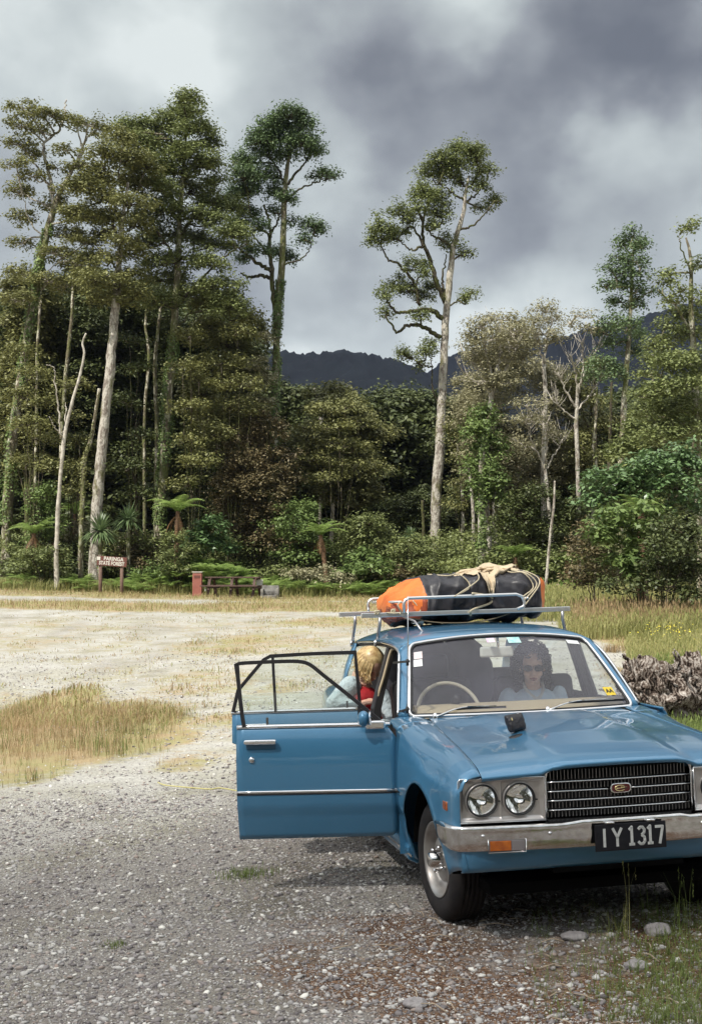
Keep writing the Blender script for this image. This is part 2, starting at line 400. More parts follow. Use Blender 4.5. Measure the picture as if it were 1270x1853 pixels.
# fender top running back to the pillar foot
for sgn in (-1, 1):
    rows = []
    for x in np.linspace(-.4605, -.70, 12):
        pl = catmull(secpts(max(x, -.66)), 120); yin = ip(x, [-.735, -.66, -.615, -.46], [.672, .650, .585, yg(-.46)]); pl = pl[(pl[:, 0] >= yin-.002) & (pl[:, 1] > ip(x, [-.70, -.46], [.892, .853]))]
        idx = np.linspace(0, len(pl)-1, 12); rows.append([(x, sgn*float(np.interp(i, range(len(pl)), pl[:, 0])), float(np.interp(i, range(len(pl)), pl[:, 1]))) for i in idx])
    mb = MB(); mb.grid(rows); solid(mb.build('fender_top', PAINT, car), .006, 0)
# lower front apron
rows = []
for z, off in ((.50, -.01), (.47, .0), (.42, -.005), (.37, -.02), (.345, -.05), (.34, -.10)):
    row = []
    for y in np.linspace(-.735, .735, 31):
        x = .672-.012*(abs(y)/.735)**2-.012*float(sstep(.68, .745, abs(y)))+off*(1-.8*(abs(y)/.735)**4); row.append((x, y*1.008, z+.012*(abs(y)/.735)**4))
    rows.append(row)
mb = MB(); mb.grid(rows); solid(mb.build('front_apron', PAINT, car), .006)

# ---- grille
def gx(y): return .655+.014*(1-(y/.35)**2)
grille = MB(); pan = [(gx(y)-.045, y, z) for z in (.555,) for y in np.linspace(-.345, .345, 9)]
grille.grid([[(gx(y)-.045, y, z) for y in np.linspace(-.345, .345, 9)] for z in (.54, .65, .79)])
gr = grille.build('grille', BLACK, car)
zb = [.565, .604, .645, .686, .728, .785]
ms = MB()
for r_ in range(5):
    for k in range(42):
        y = -.338+k*.676/41+(.004 if r_ % 2 else 0)
        if r_ == 4 and abs(y) > .33: continue
        z0, z1 = zb[r_]+.006, zb[r_+1]-.006
        ms.box((gx(y)-.026, y, (z0+z1)/2), (.040, .003, z1-z0), mi=0)
        ms.box((gx(y)-.0045, y, (z0+z1)/2), (.002, .0026, z1-z0-.004), mi=1)
SLATE = mat('slat_edge', (.30, .29, .29), rough=.3, metal=.9)
ms.build('grille_slats', [BLACK, SLATE], car).parent = gr
for z in zb[1:5]:
    if abs(z-.686) < .002:
        for a, b in ((-.34, -.052), (.052, .34)):
            m_ = MB(); m_.tube([(gx(y)+.004, y, z) for y in np.linspace(a, b, 10)], .0048, 8, flat=.75); m_.build('grille_bar', CHROME, car).parent = gr
    else:
        m_ = MB(); m_.tube([(gx(y)+.004, y, z) for y in np.linspace(-.34, .34, 16)], .0048, 8, flat=.75); m_.build('grille_bar', CHROME, car).parent = gr
pth = [(-.349, .560), (-.349, .65), (-.349, .745), (-.344, .772), (-.325, .788), (-.29, .794), (-.15, .799), (0, .801), (.15, .799), (.29, .794), (.325, .788), (.344, .772), (.349, .745), (.349, .65), (.349, .560)]
m_ = MB(); m_.tube([(gx(y)+.008, y, z) for y, z in pth], [.005, .005, .006, .008]+[.0095]*7+[.008, .006, .005, .005], 8); m_.build('grille_surround', CHROME, car).parent = gr
m_ = MB()
for k in range(34):
    y = -.33+.66*k/33; m_.box((gx(y)-.004, y, .555), (.008, .009, .006))
m_.grid([[(gx(y)-.006, y, z) for y in np.linspace(-.35, .35, 9)] for z in (.538, .563)])
m_.build('grille_lower_strip', BLACK, car).parent = gr
m_ = MB(); m_.grid([[(.628, y, z) for y in np.linspace(-.74, .74, 9)] for z in (.44, .575)]); m_.build('bumper_backing', UNDER, car)
# emblem
m_ = MB(); oval = [(.050*(abs(math.cos(a))**.45)*np.sign(math.cos(a)), .0225*(abs(math.sin(a))**.65)*np.sign(math.sin(a))) for a in np.linspace(0, 2*PI, 33)[:-1]]
m_.prism(oval, lambda a, b, t: (.668+t, a+.001, .687+b), 0, .012); em = m_.build('badge', CHROME, car); bevel(em, .003)
m_ = MB(); m_.prism([(a*.86, b*.78) for a, b in oval], lambda a, b, t: (.668+t, a+.001, .687+b), .010, .0128)
m_.build('badge_field', mat('badge_red', (.07, .006, .008), rough=.2, coat=.5), car).parent = em
GOLD = mat('badge_gold', (.75, .6, .32), rough=.25, metal=.9)
m_ = MB(); 
m_.tube([(.682, .001+.024*math.cos(a)-.004, .687+.0125*math.sin(a)) for a in np.linspace(.5, 2*PI-.5, 24)], [.0012+.0018*math.sin(i/23*PI) for i in range(24)], 6)
m_.tube([(.683, -.026, .686), (.683, 0, .687), (.683, .030, .690)], [.0008, .0022, .0012], 6)
m_.tube([(.683, .0, .6915), (.683, .018, .6915)], [.0010, .0014], 6)
m_.build('badge_motif', GOLD, car).parent = em

# ---- headlamps
def bx_(y): return .672-.085*(abs(y)-.36)-.012*float(sstep(.66, .75, abs(y)))
LENS = glass_mat('lamp_glass', tint=(.96, .96, .96), haze=.004)
for sgn in (-1, 1):
    m_ = MB(); y0, y1, z0, z1 = .356, .742, .566, .757
    nY, nZ = 100, 50
    rows = []
    for i in range(nZ+1):
        row = []
        for j in range(nY+1):
            y = y0+(y1-y0)*j/nY; z = z0+(z1-z0)*i/nZ
            yy = y-.006*((z-z0)/(z1-z0))*(1 if j > nY/2 else 0)
            d = min((y-y0), (y1-y), (z-z0), (z1-z)); x = bx_(y)-.014*float(sstep(.004, .022, d))
            for c in (.468, .637):
                rr = math.hypot(y-c, z-.662); x += -.012*float(1-sstep(.066, .078, rr))
            x += .004*math.exp(-((y-.5525)/.004)**2)*(1 if d > .012 else 0)
            row.append((x, sgn*yy, z))
        rows.append(row)
    m_.grid(rows); m_v = m_.v; kp = [i for i, f in enumerate(m_.f) if min(math.hypot(abs(sum(m_v[j][1] for j in f)/4)-c, sum(m_v[j][2] for j in f)/4-.662) for c in (.468, .637)) > .071]
    m_.f = [m_.f[i] for i in kp]; m_.s = [m_.s[i] for i in kp]; m_.m = [m_.m[i] for i in kp]; bz = m_.build('headlight_surround', SILVER, car)
    m_ = MB()
    loop = [(y0, z0), (y0, z1), (y1-.008, z1), (y1, z1-.008), (y1+.002, z0+.004), (y1-.004, z0), (y0, z0)]
    m_.tube([(bx_(a)+.002, sgn*a, b) for a, b in loop], .0042, 6); m_.build('chrome_frame', CHROME, car).parent = bz
    for c in (.468, .637):
        x0 = bx_(c)-.004; cc = (x0, sgn*c, .662)
        m_ = MB(); m_.lathe([(.001, -.062), (.012, -.060), (.028, -.050), (.044, -.034), (.056, -.018), (.0655, -.002)], cc, 'x', 36)
        hl = m_.build('headlight', mat('reflector', (.96, .95, .93), rough=.03, metal=1, bump=.02, bscale=22), car)
        m_ = MB(); m_.lathe([(.001, .014), (.02, .0135), (.04, .010), (.056, .004), (.066, -.003)], cc, 'x', 36); ln = m_.build('lens', LENS, car); ln.parent = hl
        m_ = MB()
        for k in range(17):                      # moulded flutes of the lens
            yy = sgn*c+(-.049+.007*k)
            hh = math.sqrt(max(.06**2-(yy-sgn*c)**2, 0))
            if hh > .012: m_.bar((x0+.006, yy, .662-hh*.92), (x0+.010, yy, .662-hh*.55), .0010, .0010)
        m_.build('lens_fluting', mat('fluting', (.7, .7, .68), rough=.2, metal=.5), car).parent = hl
        m_ = MB(); m_.lathe([(.064, -.004), (.0665, .004), (.071, .004), (.073, -.006)], cc, 'x', 36); m_.build('lamp_ring', BLACK, car).parent = hl
        m_ = MB(); m_.lathe([(.071, -.006), (.0735, .001), (.0765, -.004), (.078, -.012)], cc, 'x', 36); m_.build('outer_ring', SILVER, car).parent = hl
        m_ = MB(); m_.box((x0+.004, cc[1]+.076, .657), (.006, .008, .006)); m_.build('clip', BLACK, car).parent = hl
# side marker lamps
for sgn in (-1, 1):
    m_ = MB(); y = .783*tap(.50)
    m_.box((.505, sgn*(y+.004), .628), (.062, .014, .040)); o = m_.build('side_marker', AMBER, car, (0, 0, 0)); bevel(o, .004)
    m_ = MB(); m_.tube([(.473, sgn*(y+.005), .607), (.473, sgn*(y+.005), .649), (.537, sgn*(y+.001), .649), (.537, sgn*(y+.001), .607), (.473, sgn*(y+.005), .607)], .003, 6)
    m_.build('marker_rim', CHROME, car).parent = o

# ---- bumper
bpath = [(.40, .792), (.52, .795), (.60, .790), (.648, .770), (.676, .735), (.690, .68), (.704, .58), (.728, .38), (.741, .18), (.744, 0)]
bpath = catmull(bpath, 40)
full = [(x, -y) for x, y in bpath]+[(x, y) for x, y in bpath[::-1][1:]]
prof = [(-.075, .548), (-.030, .556), (-.008, .560), (.002, .556), (.005, .545), (.002, .535), (.001, .52), (-.001, .49), (-.004, .465), (-.012, .450), (-.025, .444), (-.06, .442)]
rows = []
for i, (x, y) in enumerate(full):
    a = full[max(i-1, 0)]; b = full[min(i+1, len(full)-1)]; t = Vector((b[0]-a[0], b[1]-a[1])).normalized(); n = (t[1], -t[0])
    if n[0] < 0 and abs(y) < .5: n = (-n[0], -n[1])
    if abs(y) >= .5 and n[1]*y < 0: n = (-n[0], -n[1])
    lift = .010*float(1-sstep(.255, .285, abs(y-.015)))
    endr = float(sstep(0, 3, min(i, len(full)-1-i)))
    rows.append([(x+n[0]*o_, y+n[1]*o_, .505+(z-.505)*(.80+.20*endr)+(lift if z > .53 else 0)) for o_, z in prof])
m_ = MB(); m_.grid(rows); bumper = m_.build('front_bumper', CHROME2, car); solid(bumper, .004, -1)
for sgn in (-1, 1):
    m_ = MB(); ya, yb, za, zb_ = .632, .470, .447, .500
    def bxx(y): return ip(abs(y), [0, .18, .38, .58, .68, .735], [.744, .741, .728, .704, .690, .676])
    m_.prism([(ya, za), (ya, zb_), (yb, zb_), (yb, za)], lambda a, b, t: (bxx(a)+t, sgn*a, b), -.01, .004); o = m_.build('indicator_lamp', mat('lamp_housing', (.10, .09, .09), rough=.4), car); bevel(o, .003)
    m_ = MB(); m_.prism([(ya-.005, za+.005), (ya-.005, zb_-.005), (yb+.064, zb_-.005), (yb+.064, za+.005)], lambda a, b, t: (bxx(a)+t, sgn*a, b), .003, .0065); bevel(m_.build('amber_lens', AMBER, car), .002).parent = o
    m_ = MB(); m_.prism([(yb+.062, za+.005), (yb+.062, zb_-.005), (yb+.005, zb_-.005), (yb+.005, za+.005)], lambda a, b, t: (bxx(a)+t, sgn*a, b), .003, .0064); bevel(m_.build('clear_lens', CLEARL, car), .002).parent = o
    m_ = MB(); m_.tube([(bxx(a)+.004, sgn*a, b) for a, b in ((ya+.002, zb_+.001), (ya+.002, za-.002), (yb-.002, za-.002), (yb-.002, zb_+.001))], .0028, 6); m_.build('lamp_trim', CHROME, car).parent = o
for y in (-.655, -.36, .36, .655):
    m_ = MB(); m_.lathe([(.001, .006), (.006, .004), (.009, -.001)], (ip(abs(y), [0, .38, .58, .68], [.744, .728, .704, .690])+.001, y, .518), 'x', 12); m_.build('bumper_bolt', CHROME, car).parent = bumper
# number plate
PLATE = mat('plate_black', (.006, .006, .009), rough=.5, var=(.012, .012, .016), vscale=30, spec=.25)
PCHAR = mat('plate_silver', (.50, .51, .50), rough=.5, var=(.40, .41, .41), vscale=60)
m_ = MB(); px0 = .762; m_.box((px0, .002, .488), (.005, .335, .117)); pl = bevel(m_.build('number_plate', PLATE, car), .004)
def stroke(mb, pts, cy, w=.0115):
    for a, b in zip(pts[:-1], pts[1:]):
        A = Vector((px0+.0035, cy+a[0], .488+a[1])); B = Vector((px0+.0035, cy+b[0], .488+b[1])); mb.bar(A, B, .0036, w, upv=(B-A).cross(Vector((1, 0, 0))))
    for a in pts[1:-1]:
        mb.lathe([(.0001, .0018), (w*.5, .0018), (w*.5, -.0018)], (px0+.0035, cy+a[0], .488+a[1]), 'x', 12)
H = .040
chars = [(-.122, [[(0, -H), (0, H)]]), (-.062, [[(-.021, H), (0, .000), (0, -H)], [(.021, H), (0, 0)]]),
         (.006, [[(-.012, H-.012), (0, H), (0, -H)], [(-.013, -H+.005), (.013, -H+.005)]]),
         (.052, [[(-.015, H-.012), (-.006, H-.003), (.006, H-.003), (.014, H-.014), (.012, .012), (.0, .003)], [(0, .003), (.013, -.006), (.015, -.024), (.006, -H+.004), (-.006, -H+.004), (-.016, -H+.015)]]),
         (.093, [[(-.012, H-.012), (0, H), (0, -H)], [(-.013, -H+.005), (.013, -H+.005)]]),
         (.135, [[(-.018, H-.005), (.018, H-.005), (.002, -H)]])]
m_ = MB()
for cy, ss in chars:
    for st in ss: stroke(m_, st, cy)
m_.build('plate_characters', PCHAR, car).parent = pl
for y in (-.092, .10):
    m_ = MB(); m_.tube([(px0-.02, y-.022, .548), (px0+.002, y-.014, .553), (px0+.004, y+.014, .553), (px0-.02, y+.022, .548)], .006, 8); m_.build('plate_clip', CHROME, car).parent = pl

# ---- wheels
RIMM = mat('wheel_silver', (.40, .39, .38), rough=.42, metal=.7, var=(.26, .24, .23), vscale=12)
def wheel(x, sgn):
    y0 = sgn*.708; c = (x, y0, .29); s = -sgn
    m_ = MB()
    pr = [(.176, .020), (.182, .004), (.195, -.002), (.225, -.008), (.255, -.004), (.272, .006), (.283, .018)]
    for g_ in range(5):
        a = .030+g_*.0235; pr += [(.2895, a), (.290, a+.009), (.2895, a+.017), (.282, a+.018), (.282, a+.0225)]
    pr += [(.289, .149), (.280, .158), (.25, .168), (.20, .160), (.18, .15)]
    m_.lathe([(r, s*h) for r, h in pr], c, 'y', 64)
    w = m_.build('wheel', TYRE, car, (x, y0, .29))
    m_ = MB(); m_.lathe([(r, s*h) for r, h in [(.178, .012), (.182, .001), (.177, -.001), (.172, .004), (.166, .012), (.160, .040), (.156, .078), (.135, .085), (.118, .060), (.110, .038), (.104, .031), (.080, .028), (.040, .026), (.001, .026)]], c, 'y', 48)
    rim = m_.build('rim', RIMM, car); rim.parent = w; rim.location = (-x, -y0, -.29)
    m_ = MB(); m_.lathe([(r, s*h) for r, h in [(.047, .026), (.045, .000), (.040, -.010), (.036, -.030), (.030, -.036), (.001, -.037)]], c, 'y', 28); h = m_.build('hub_cap', CHROME2, car); h.parent = w; h.location = (-x, -y0, -.29)
    for k in range(4):
        a = PI/4+k*PI/2+.3; cc = (x+.068*math.cos(a), y0, .29+.068*math.sin(a)); m_ = MB(); m_.lathe([(r, s*q) for r, q in [(.0125, .024), (.0125, .006), (.009, -.001), (.001, -.003)]], cc, 'y', 6)
        n_ = m_.build('wheel_nut', CHROME, car); n_.parent = w; n_.location = (-x, -y0, -.29)
    for k in range(8):
        if x > 0 and k == 0: w.rotation_euler = (0, 0, R(5))
        a = k*PI/4; m_ = MB(); m_.box((x+.136*math.cos(a), y0+s*.080, .29+.136*math.sin(a)), (.030, .004, .016), Matrix.Rotation(-a-PI/2, 3, 'Y')); n_ = m_.build('rim_slot', UNDER, car); n_.parent = w; n_.location = (-x, -y0, -.29)
for x in (AX, -2.32):
    for sgn in (-1, 1):
        wheel(.045 if x > 0 else x, sgn)
        m_ = MB(); rows = []
        for a in np.linspace(.05, PI-.05, 20): rows.append([(x+.378*math.cos(a), sgn*y, .29+.378*math.sin(a)) for y in (.30, .50, .735)])
        m_.grid(rows); m_.grid([[(x-.37, sgn*.30, .30), (x+.37, sgn*.30, .30)], [(x-.37, sgn*.30, .66), (x+.37, sgn*.30, .66)]])
        m_.build('wheel_housing', UNDER, car)
m_ = MB(); m_.box((-1.3, 0, .235), (3.6, 1.15, .05)); m_.box((-1.0, -.62, .24), (1.5, .14, .05)); m_.box((-1.0, .62, .24), (1.5, .14, .05)); m_.box((.45, 0, .42), (.35, .62, .2)); m_.box((-1.2, .1, .19), (2.6, .09, .05)); m_.build('underbody', UNDER, car)
# sills
for sgn in (-1, 1):
    m_ = MB(); m_.prism([(.735, .285), (.748, .26), (.742, .20), (.70, .178), (.60, .178), (.60, .285)], lambda a, b, t: (t, sgn*a, b), -1.96, -.40); o = m_.build('sill', PAINT, car); bevel(o, .008)
m_ = MB(); m_.prism([(-.749, .232), (-.7495, .246), (-.744, .246)], lambda a, b, t: (t, a, b), -1.94, -.30); m_.build('sill_trim', CHROME, car)

# ---- windscreen, pillars, roof
NS = 30
m_ = MB(); m_.grid([[wsc(-.985+1.97*i/NS, .02+.96*j/12) for i in range(NS+1)] for j in range(13)]); ws = m_.build('windscreen', WGLASS, car)
def rr_(s, t):  # rounded rectangle loop in windscreen param
    return wsc(s, t, .006)
loop = []
cr = .10
for cx_, cy_, a0 in ((1-.07, 1-cr, 0), (-1+.07, 1-cr, 90), (-1+.05, cr*.8, 180), (1-.05, cr*.8, 270)):
    rx = .07 if cy_ > .5 else .05; ry = cr if cy_ > .5 else cr*.8
    for a in range(a0, a0+91, 15): loop.append((cx_+rx*math.cos(R(a)), cy_+ry*math.sin(R(a))))
pts2 = []
for i in range(len(loop)):
    a, b = loop[i], loop[(i+1) % len(loop)]; k = max(1, int(math.hypot(a[0]-b[0], a[1]-b[1])/.12))
    for q in range(k): pts2.append((a[0]+(b[0]-a[0])*q/k, a[1]+(b[1]-a[1])*q/k))
pts2.append(pts2[0])
m_ = MB(); m_.tube([rr_(*p) for p in pts2], .0105, 8, caps=False, flat=.8); m_.build('windscreen_trim', CHROME, car).parent = ws
m_ = MB(); m_.tube([wsc(p[0]*.978, .5+(p[1]-.5)*.955, .004) for p in pts2], .007, 6, caps=False); m_.build('windscreen_seal', BLACK, car).parent = ws
RW = .600
def zside(x): return ip(x, [-2.75, -2.58, -2.0, -1.4, -1.04, -.98], [1.235, 1.254, 1.288, 1.300, 1.274, 1.262])
def zcen(x): return ip(x, [-2.6, -2.5, -2.2, -1.8, -1.4, -1.15, -1.02], [1.325, 1.340, 1.372, 1.388, 1.380, 1.358, 1.336])
def roofz(x, y):
    a = min(abs(y)/RW, 1); z = zcen(x)-(zcen(x)-zside(x))*(.35*a**2+.65*a**7)
    return z
xf = lambda s: -1.088+.062*(1-s*s)
rows = []
for i in range(34):
    t = i/33; row = []
    for j in range(-22, 23):
        s = j/22; s2 = math.copysign(abs(s)**.85, s); x0 = xf(s2)+.0; x1 = -2.55-.05*(1-s2*s2)+.0
        x = x0+(x1-x0)*t; y = s2*ip(x, [-2.6, -2.3, -1.2, -1.04], [.588, .600, .600, .575]); z = roofz(x, y)
        if i == 0: z -= .012
        z += .004*float(sstep(.03, .05, t))*(1-abs(s2)**6)
        row.append((x, y, z))
    rows.append(row)
m_ = MB(); m_.grid(rows); roof = m_.build('roof', PAINT, car); solid(roof, .012, -1)
m_ = MB(); m_.grid([[(-1.12-1.38*i/10, y, roofz(-1.12-1.38*i/10, y)-.028) for y in np.linspace(-.56, .56, 15)] for i in range(11)]); m_.build('headlining', mat('headlining', (.25, .23, .21), rough=.9), car).parent = roof
railpts = {}
for sgn in (-1, 1):
    rp = [(-2.62, .585, 1.236), (-2.5, .600, 1.258), (-2.3, .608, 1.270), (-1.9, .612, 1.287), (-1.5, .612, 1.292), (-1.25, .610, 1.284), (-1.12, .606, 1.268), (-1.04, .612, 1.240), (-.98, .628, 1.20), (-.90, .650, 1.13), (-.80, .678, 1.03), (-.70, .705, .925)]
    rp = catmull(rp, 60); rp = [(x, sgn*y, z) for x, y, z in rp]; railpts[sgn] = rp
    m_ = MB(); m_.tube(rp, .008, 6, flat=.8); m_.build('drip_rail', CHROME if sgn < 0 else CHROME, car)
    # pillar skin between screen edge and rail, and the roof shoulder
    rows = []
    for i in range(15):
        t = i/14; w = wsc(sgn*1.0, t, .002); f_ = (-.70-.34*t-.03*t*t, sgn*(.702-.092*t), .915+.325*t)
        q = ((w[0]+f_[0])/2+.012, (w[1]+f_[1])/2+sgn*.006, (w[2]+f_[2])/2+.004)
        rows.append([w, q, f_])
    w = wsc(sgn*1.0, 1); 
    m_ = MB(); m_.grid(rows)
    top = rows[-1]; m_.grid([top, [(-1.10, sgn*.535, 1.300), (-1.10, sgn*.58, 1.283), (-1.12, sgn*.603, 1.268)]])
    pilr = m_.build('windscreen_pillar', PAINT, car); solid(pilr, .012, 0)
    rows = []
    for i in range(20):
        x = -1.08-1.5*i/19; ry = float(np.interp(-x, [-p[0] for p in rp[::-1]], [abs(p[1]) for p in rp[::-1]])); rz = float(np.interp(-x, [-p[0] for p in rp[::-1]], [p[2] for p in rp[::-1]]))
        yy = ip(x, [-2.6, -2.3, -1.2, -1.04], [.588, .600, .600, .575])
        rows.append([(x, sgn*yy, roofz(x, yy)+.002), (x, sgn*(ry+yy)/2, (rz+roofz(x, yy))/2+.004), (x, sgn*ry, rz)])
    m_ = MB(); m_.grid(rows); m_.build('roof_edge', PAINT, car).parent = roof
    # black door aperture seal with a tan strip inside it
    m_ = MB(); inn = [(x, y-sgn*.018, z-.018) for x, y, z in rp]; m_.tube(inn[4:], .013, 6, flat=.7); m_.build('door_seal', BLACK, car)
    if sgn < 0:
        m_ = MB(); sp = catmull([(-.80, -.655, 1.0), (-.92, -.622, 1.12), (-1.02, -.592, 1.222), (-1.14, -.583, 1.252), (-1.27, -.588, 1.262), (-1.325, -.602, 1.235), (-1.345, -.640, 1.10), (-1.36, -.690, .92), (-1.345, -.710, .62), (-1.31, -.71, .36)], 40)
        m_.tube(sp, .0085, 6); m_.build('tan_piping', TAN, car)
    # centre pillar
    m_ = MB(); rows = []
    for z, y, x0, x1 in ((.28, .70, -1.30, -1.44), (.60, .725, -1.32, -1.44), (.90, .712, -1.345, -1.44), (1.10, .655, -1.36, -1.43), (1.285, .598, -1.365, -1.43)):
        rows.append([(x0, sgn*(y-.05), z), (x0, sgn*y, z), (x1, sgn*y, z), (x1, sgn*(y-.05), z)])
    m_.grid(rows, smooth=False, close=True); bevel(m_.build('centre_pillar', FRAMEB, car), .006)
    # rear quarter, deck side
    rows = []
    ax2 = -2.32
    xs = xs_arch(-3.18, -1.96 if sgn < 0 else -1.94, ax2, .36)
    for x in xs:
        s = tap(x); zb_ = max(archz(x, ax2, .36), .26); pl2 = catmull([(.62*s, .925), (.70*s, .920), (.745*s, .900), (.775*s, .85), (.787*s, .70), (.788*s, .56), (.775*s, .455), (.745*s, .32), (.72*s, .24)], 60)
        k = [i for i in range(len(pl2)) if pl2[i][1] >= zb_]; pl2 = pl2[:k[-1]+1]; idx = np.linspace(0, len(pl2)-1, 18)
        rows.append([(x, sgn*np.interp(i, range(len(pl2)), pl2[:, 0]), np.interp(i, range(len(pl2)), pl2[:, 1])) for i in idx])
    if sgn > 0 or True:
        m_ = MB(); m_.grid(rows if sgn > 0 else [r for r in rows if r[0][0] < -2.16]); solid(m_.build('rear_quarter', PAINT, car), .006)
    # rear pillar
    m_ = MB(); m_.grid([[(-2.28, sgn*.735, .905), (-2.33, sgn*.68, 1.08), (-2.36, sgn*.606, 1.268)], [(-2.62, sgn*.70, .92), (-2.56, sgn*.655, 1.10), (-2.52, sgn*.598, 1.255)], [(-2.95, sgn*.60, .928), (-2.80, sgn*.575, 1.09), (-2.60, sgn*.55, 1.262)]]); solid(m_.build('rear_pillar', PAINT, car), .01)
# closed left doors with windows
for x0, x1, nm in ((-.468, -1.392, 'front'), (-1.40, -1.945, 'rear')):
    rows = []
    for x in np.linspace(x0, x1, 12):
        pl2 = catmull([(.735, .915), (.752, .905), (.780, .84), (.786, .70), (.788, .56), (.783, .475), (.774, .455), (.748, .29)], 20); rows.append([(x, a, b) for a, b in pl2])
    m_ = MB(); m_.grid(rows); dr = m_.build('door', PAINT, car); solid(dr, .01)
    m_ = MB(); m_.bar((x0, .757, .908), (x1, .757, .908), .010, .020); m_.build('belt_trim', CHROME, car).parent = dr
    m_ = MB(); m_.bar((x0, .792, .56), (x1, .792, .56), .008, .018); m_.build('side_moulding', CHROME, car).parent = dr
    m_ = MB(); m_.grid([[(x, .725, .905), (x, .725, .30)] for x in (x0, x1)]); m_.build('door_trim_panel', DARKIN, car).parent = dr
    if nm == 'front': fr_ = [(-.74, .722, .915), (-.90, .676, 1.06), (-1.04, .622, 1.215), (-1.14, .598, 1.262), (-1.34, .596, 1.275), (-1.35, .715, .915)]
    else: fr_ = [(-1.45, .715, .915), (-1.46, .596, 1.272), (-2.10, .598, 1.262), (-2.28, .63, 1.18), (-2.24, .730, .915)]
    m_ = MB(); m_.tube(fr_+[fr_[0]], .014, 6); m_.build('window_frame', FRAMEB, car).parent = dr
    c = np.mean(fr_, axis=0); m_ = MB(); m_.add([tuple(c)]+fr_, [(0, i+1, (i+1) % len(fr_)+1) for i in range(len(fr_))], False); m_.build('window_glass', GLASS, car).parent = dr
# rear glass, boot, tail
m_ = MB(); m_.grid([[(-2.95+.02*(1-s*s)*-1, .60*s, .93) for s in np.linspace(-1, 1, 9)], [(-2.62-.03*(1-s*s), .545*s, 1.262+.055*(1-s*s)) for s in np.linspace(-1, 1, 9)]]); m_.build('rear_window', GLASS, car)
m_ = MB(); m_.grid([[(x, y*.62, .928+.012*(1-y*y)-(.02 if x < -3.15 else 0)) for y in np.linspace(-1, 1, 13)] for x in (-2.9, -3.0, -3.1, -3.18)]+[[(-3.2, y*.62, .88) for y in np.linspace(-1, 1, 13)], [(-3.19, y*.62, .56) for y in np.linspace(-1, 1, 13)]]); m_.build('boot_lid', PAINT, car)
m_ = MB(); m_.grid([[(-3.16, y*.70, z) for y in np.linspace(-1, 1, 9)] for z in (.86, .56, .32)]); m_.build('tail_panel', PAINT, car)
m_ = MB(); m_.tube([(-3.0, -.79, .50), (-3.2, -.77, .50), (-3.27, -.6, .50), (-3.29, 0, .50), (-3.27, .6, .50), (-3.2, .77, .50), (-3.0, .79, .50)], .055, 10, flat=1.); m_.build('rear_bumper', CHROME2, car)
for sgn in (-1, 1):
    m_ = MB(); m_.box((-3.185, sgn*.56, .70), (.05, .26, .16)); bevel(m_.build('tail_light', RED, car), .01)
# ---- interior
m_ = MB(); m_.box((-1.45, 0, .295), (2.3, 1.30, .03)); m_.box((-.52, 0, .56), (.04, 1.30, .60)); m_.box((-2.62, 0, .66), (.06, 1.24, .52)); m_.box((-2.72, 0, .90), (.38, 1.2, .02)); m_.box((-1.4, 0, .36), (1.5, .22, .12)); m_.build('cabin_floor', DARKIN, car)
dash = [(-.56, .905), (-.64, .935), (-.78, .962), (-.88, .962), (-.905, .91), (-.845, .79), (-.80, .66), (-.74, .56), (-.54, .56)]
m_ = MB(); rows = []
for y in np.linspace(-.645, .645, 21):
    bow = .145*(1-(y/.655)**2); rows.append([((a-.135+bow if a > -.70 else a), y, min(b, .955)) for a, b in dash])
m_.grid(rows, smooth=False, close=True, capu=True); bevel(m_.build('dashboard', TAN, car), .012, 3)
def seat(cx_, cy_, w, back, head, nm='seat', mt=DARKIN, rk=.23):
    e = MB(); e.box((cx_, cy_, .52), (.50, w, .17)); s_ = bevel(e.build(nm, mt, car), .04, 4)
    e = MB(); e.box((0, 0, .26), (.14, w, .56)); 
    for i in range(len(e.v)):
        v = Matrix.Rotation(-rk, 3, 'Y') @ Vector(e.v[i]); e.v[i] = (v.x+cx_-.25, v.y+cy_, v.z+.53)
    bevel(e.build('backrest', mt, car), .045, 4).parent = s_
    if head:
        e = MB(); e.box((cx_-.40, cy_, 1.135), (.09, .25, .15)); bevel(e.build('headrest', mat('navy_vinyl', (.03, .035, .06), rough=.5), car), .035, 4).parent = s_
seat(-1.08, -.33, .50, .5, True); seat(-1.08, .33, .50, .5, True); seat(-2.02, 0, 1.24, .5, False, 'rear_seat', rk=.3)
m_ = MB(); c0 = Vector((-.99, -.335, .895)); tl = Matrix.Rotation(R(-28), 3, 'Y')
m_.tube([c0+tl @ Vector((0, .185*math.cos(a), .185*math.sin(a))) for a in np.linspace(0, 2*PI, 49)], .0115, 8, caps=False); sw = m_.build('steering_wheel', mat('cream_plastic', (.5, .44, .34), rough=.35), car)
m_ = MB(); m_.tube([c0+tl @ Vector((.0, -.18, -.02)), c0+tl @ Vector((.03, 0, -.01)), c0+tl @ Vector((0, .18, -.02))], .014, 8, flat=.5); m_.tube([c0+tl @ Vector((.02, 0, 0)), c0+tl @ Vector((.22, 0, -.0))], .025, 8); m_.build('steering_column', DARKIN, car).parent = sw
m_ = MB(); m_.box((-1.035, -.022, 1.232), (.025, .205, .062)); rv = bevel(m_.build('rear_view_mirror', WHITE, car), .012, 3); m_ = MB(); m_.tube([(-1.03, -.012, 1.25), (-1.045, -.012, 1.322)], .008, 8); m_.build('mirror_stem', CHROME, car).parent = rv
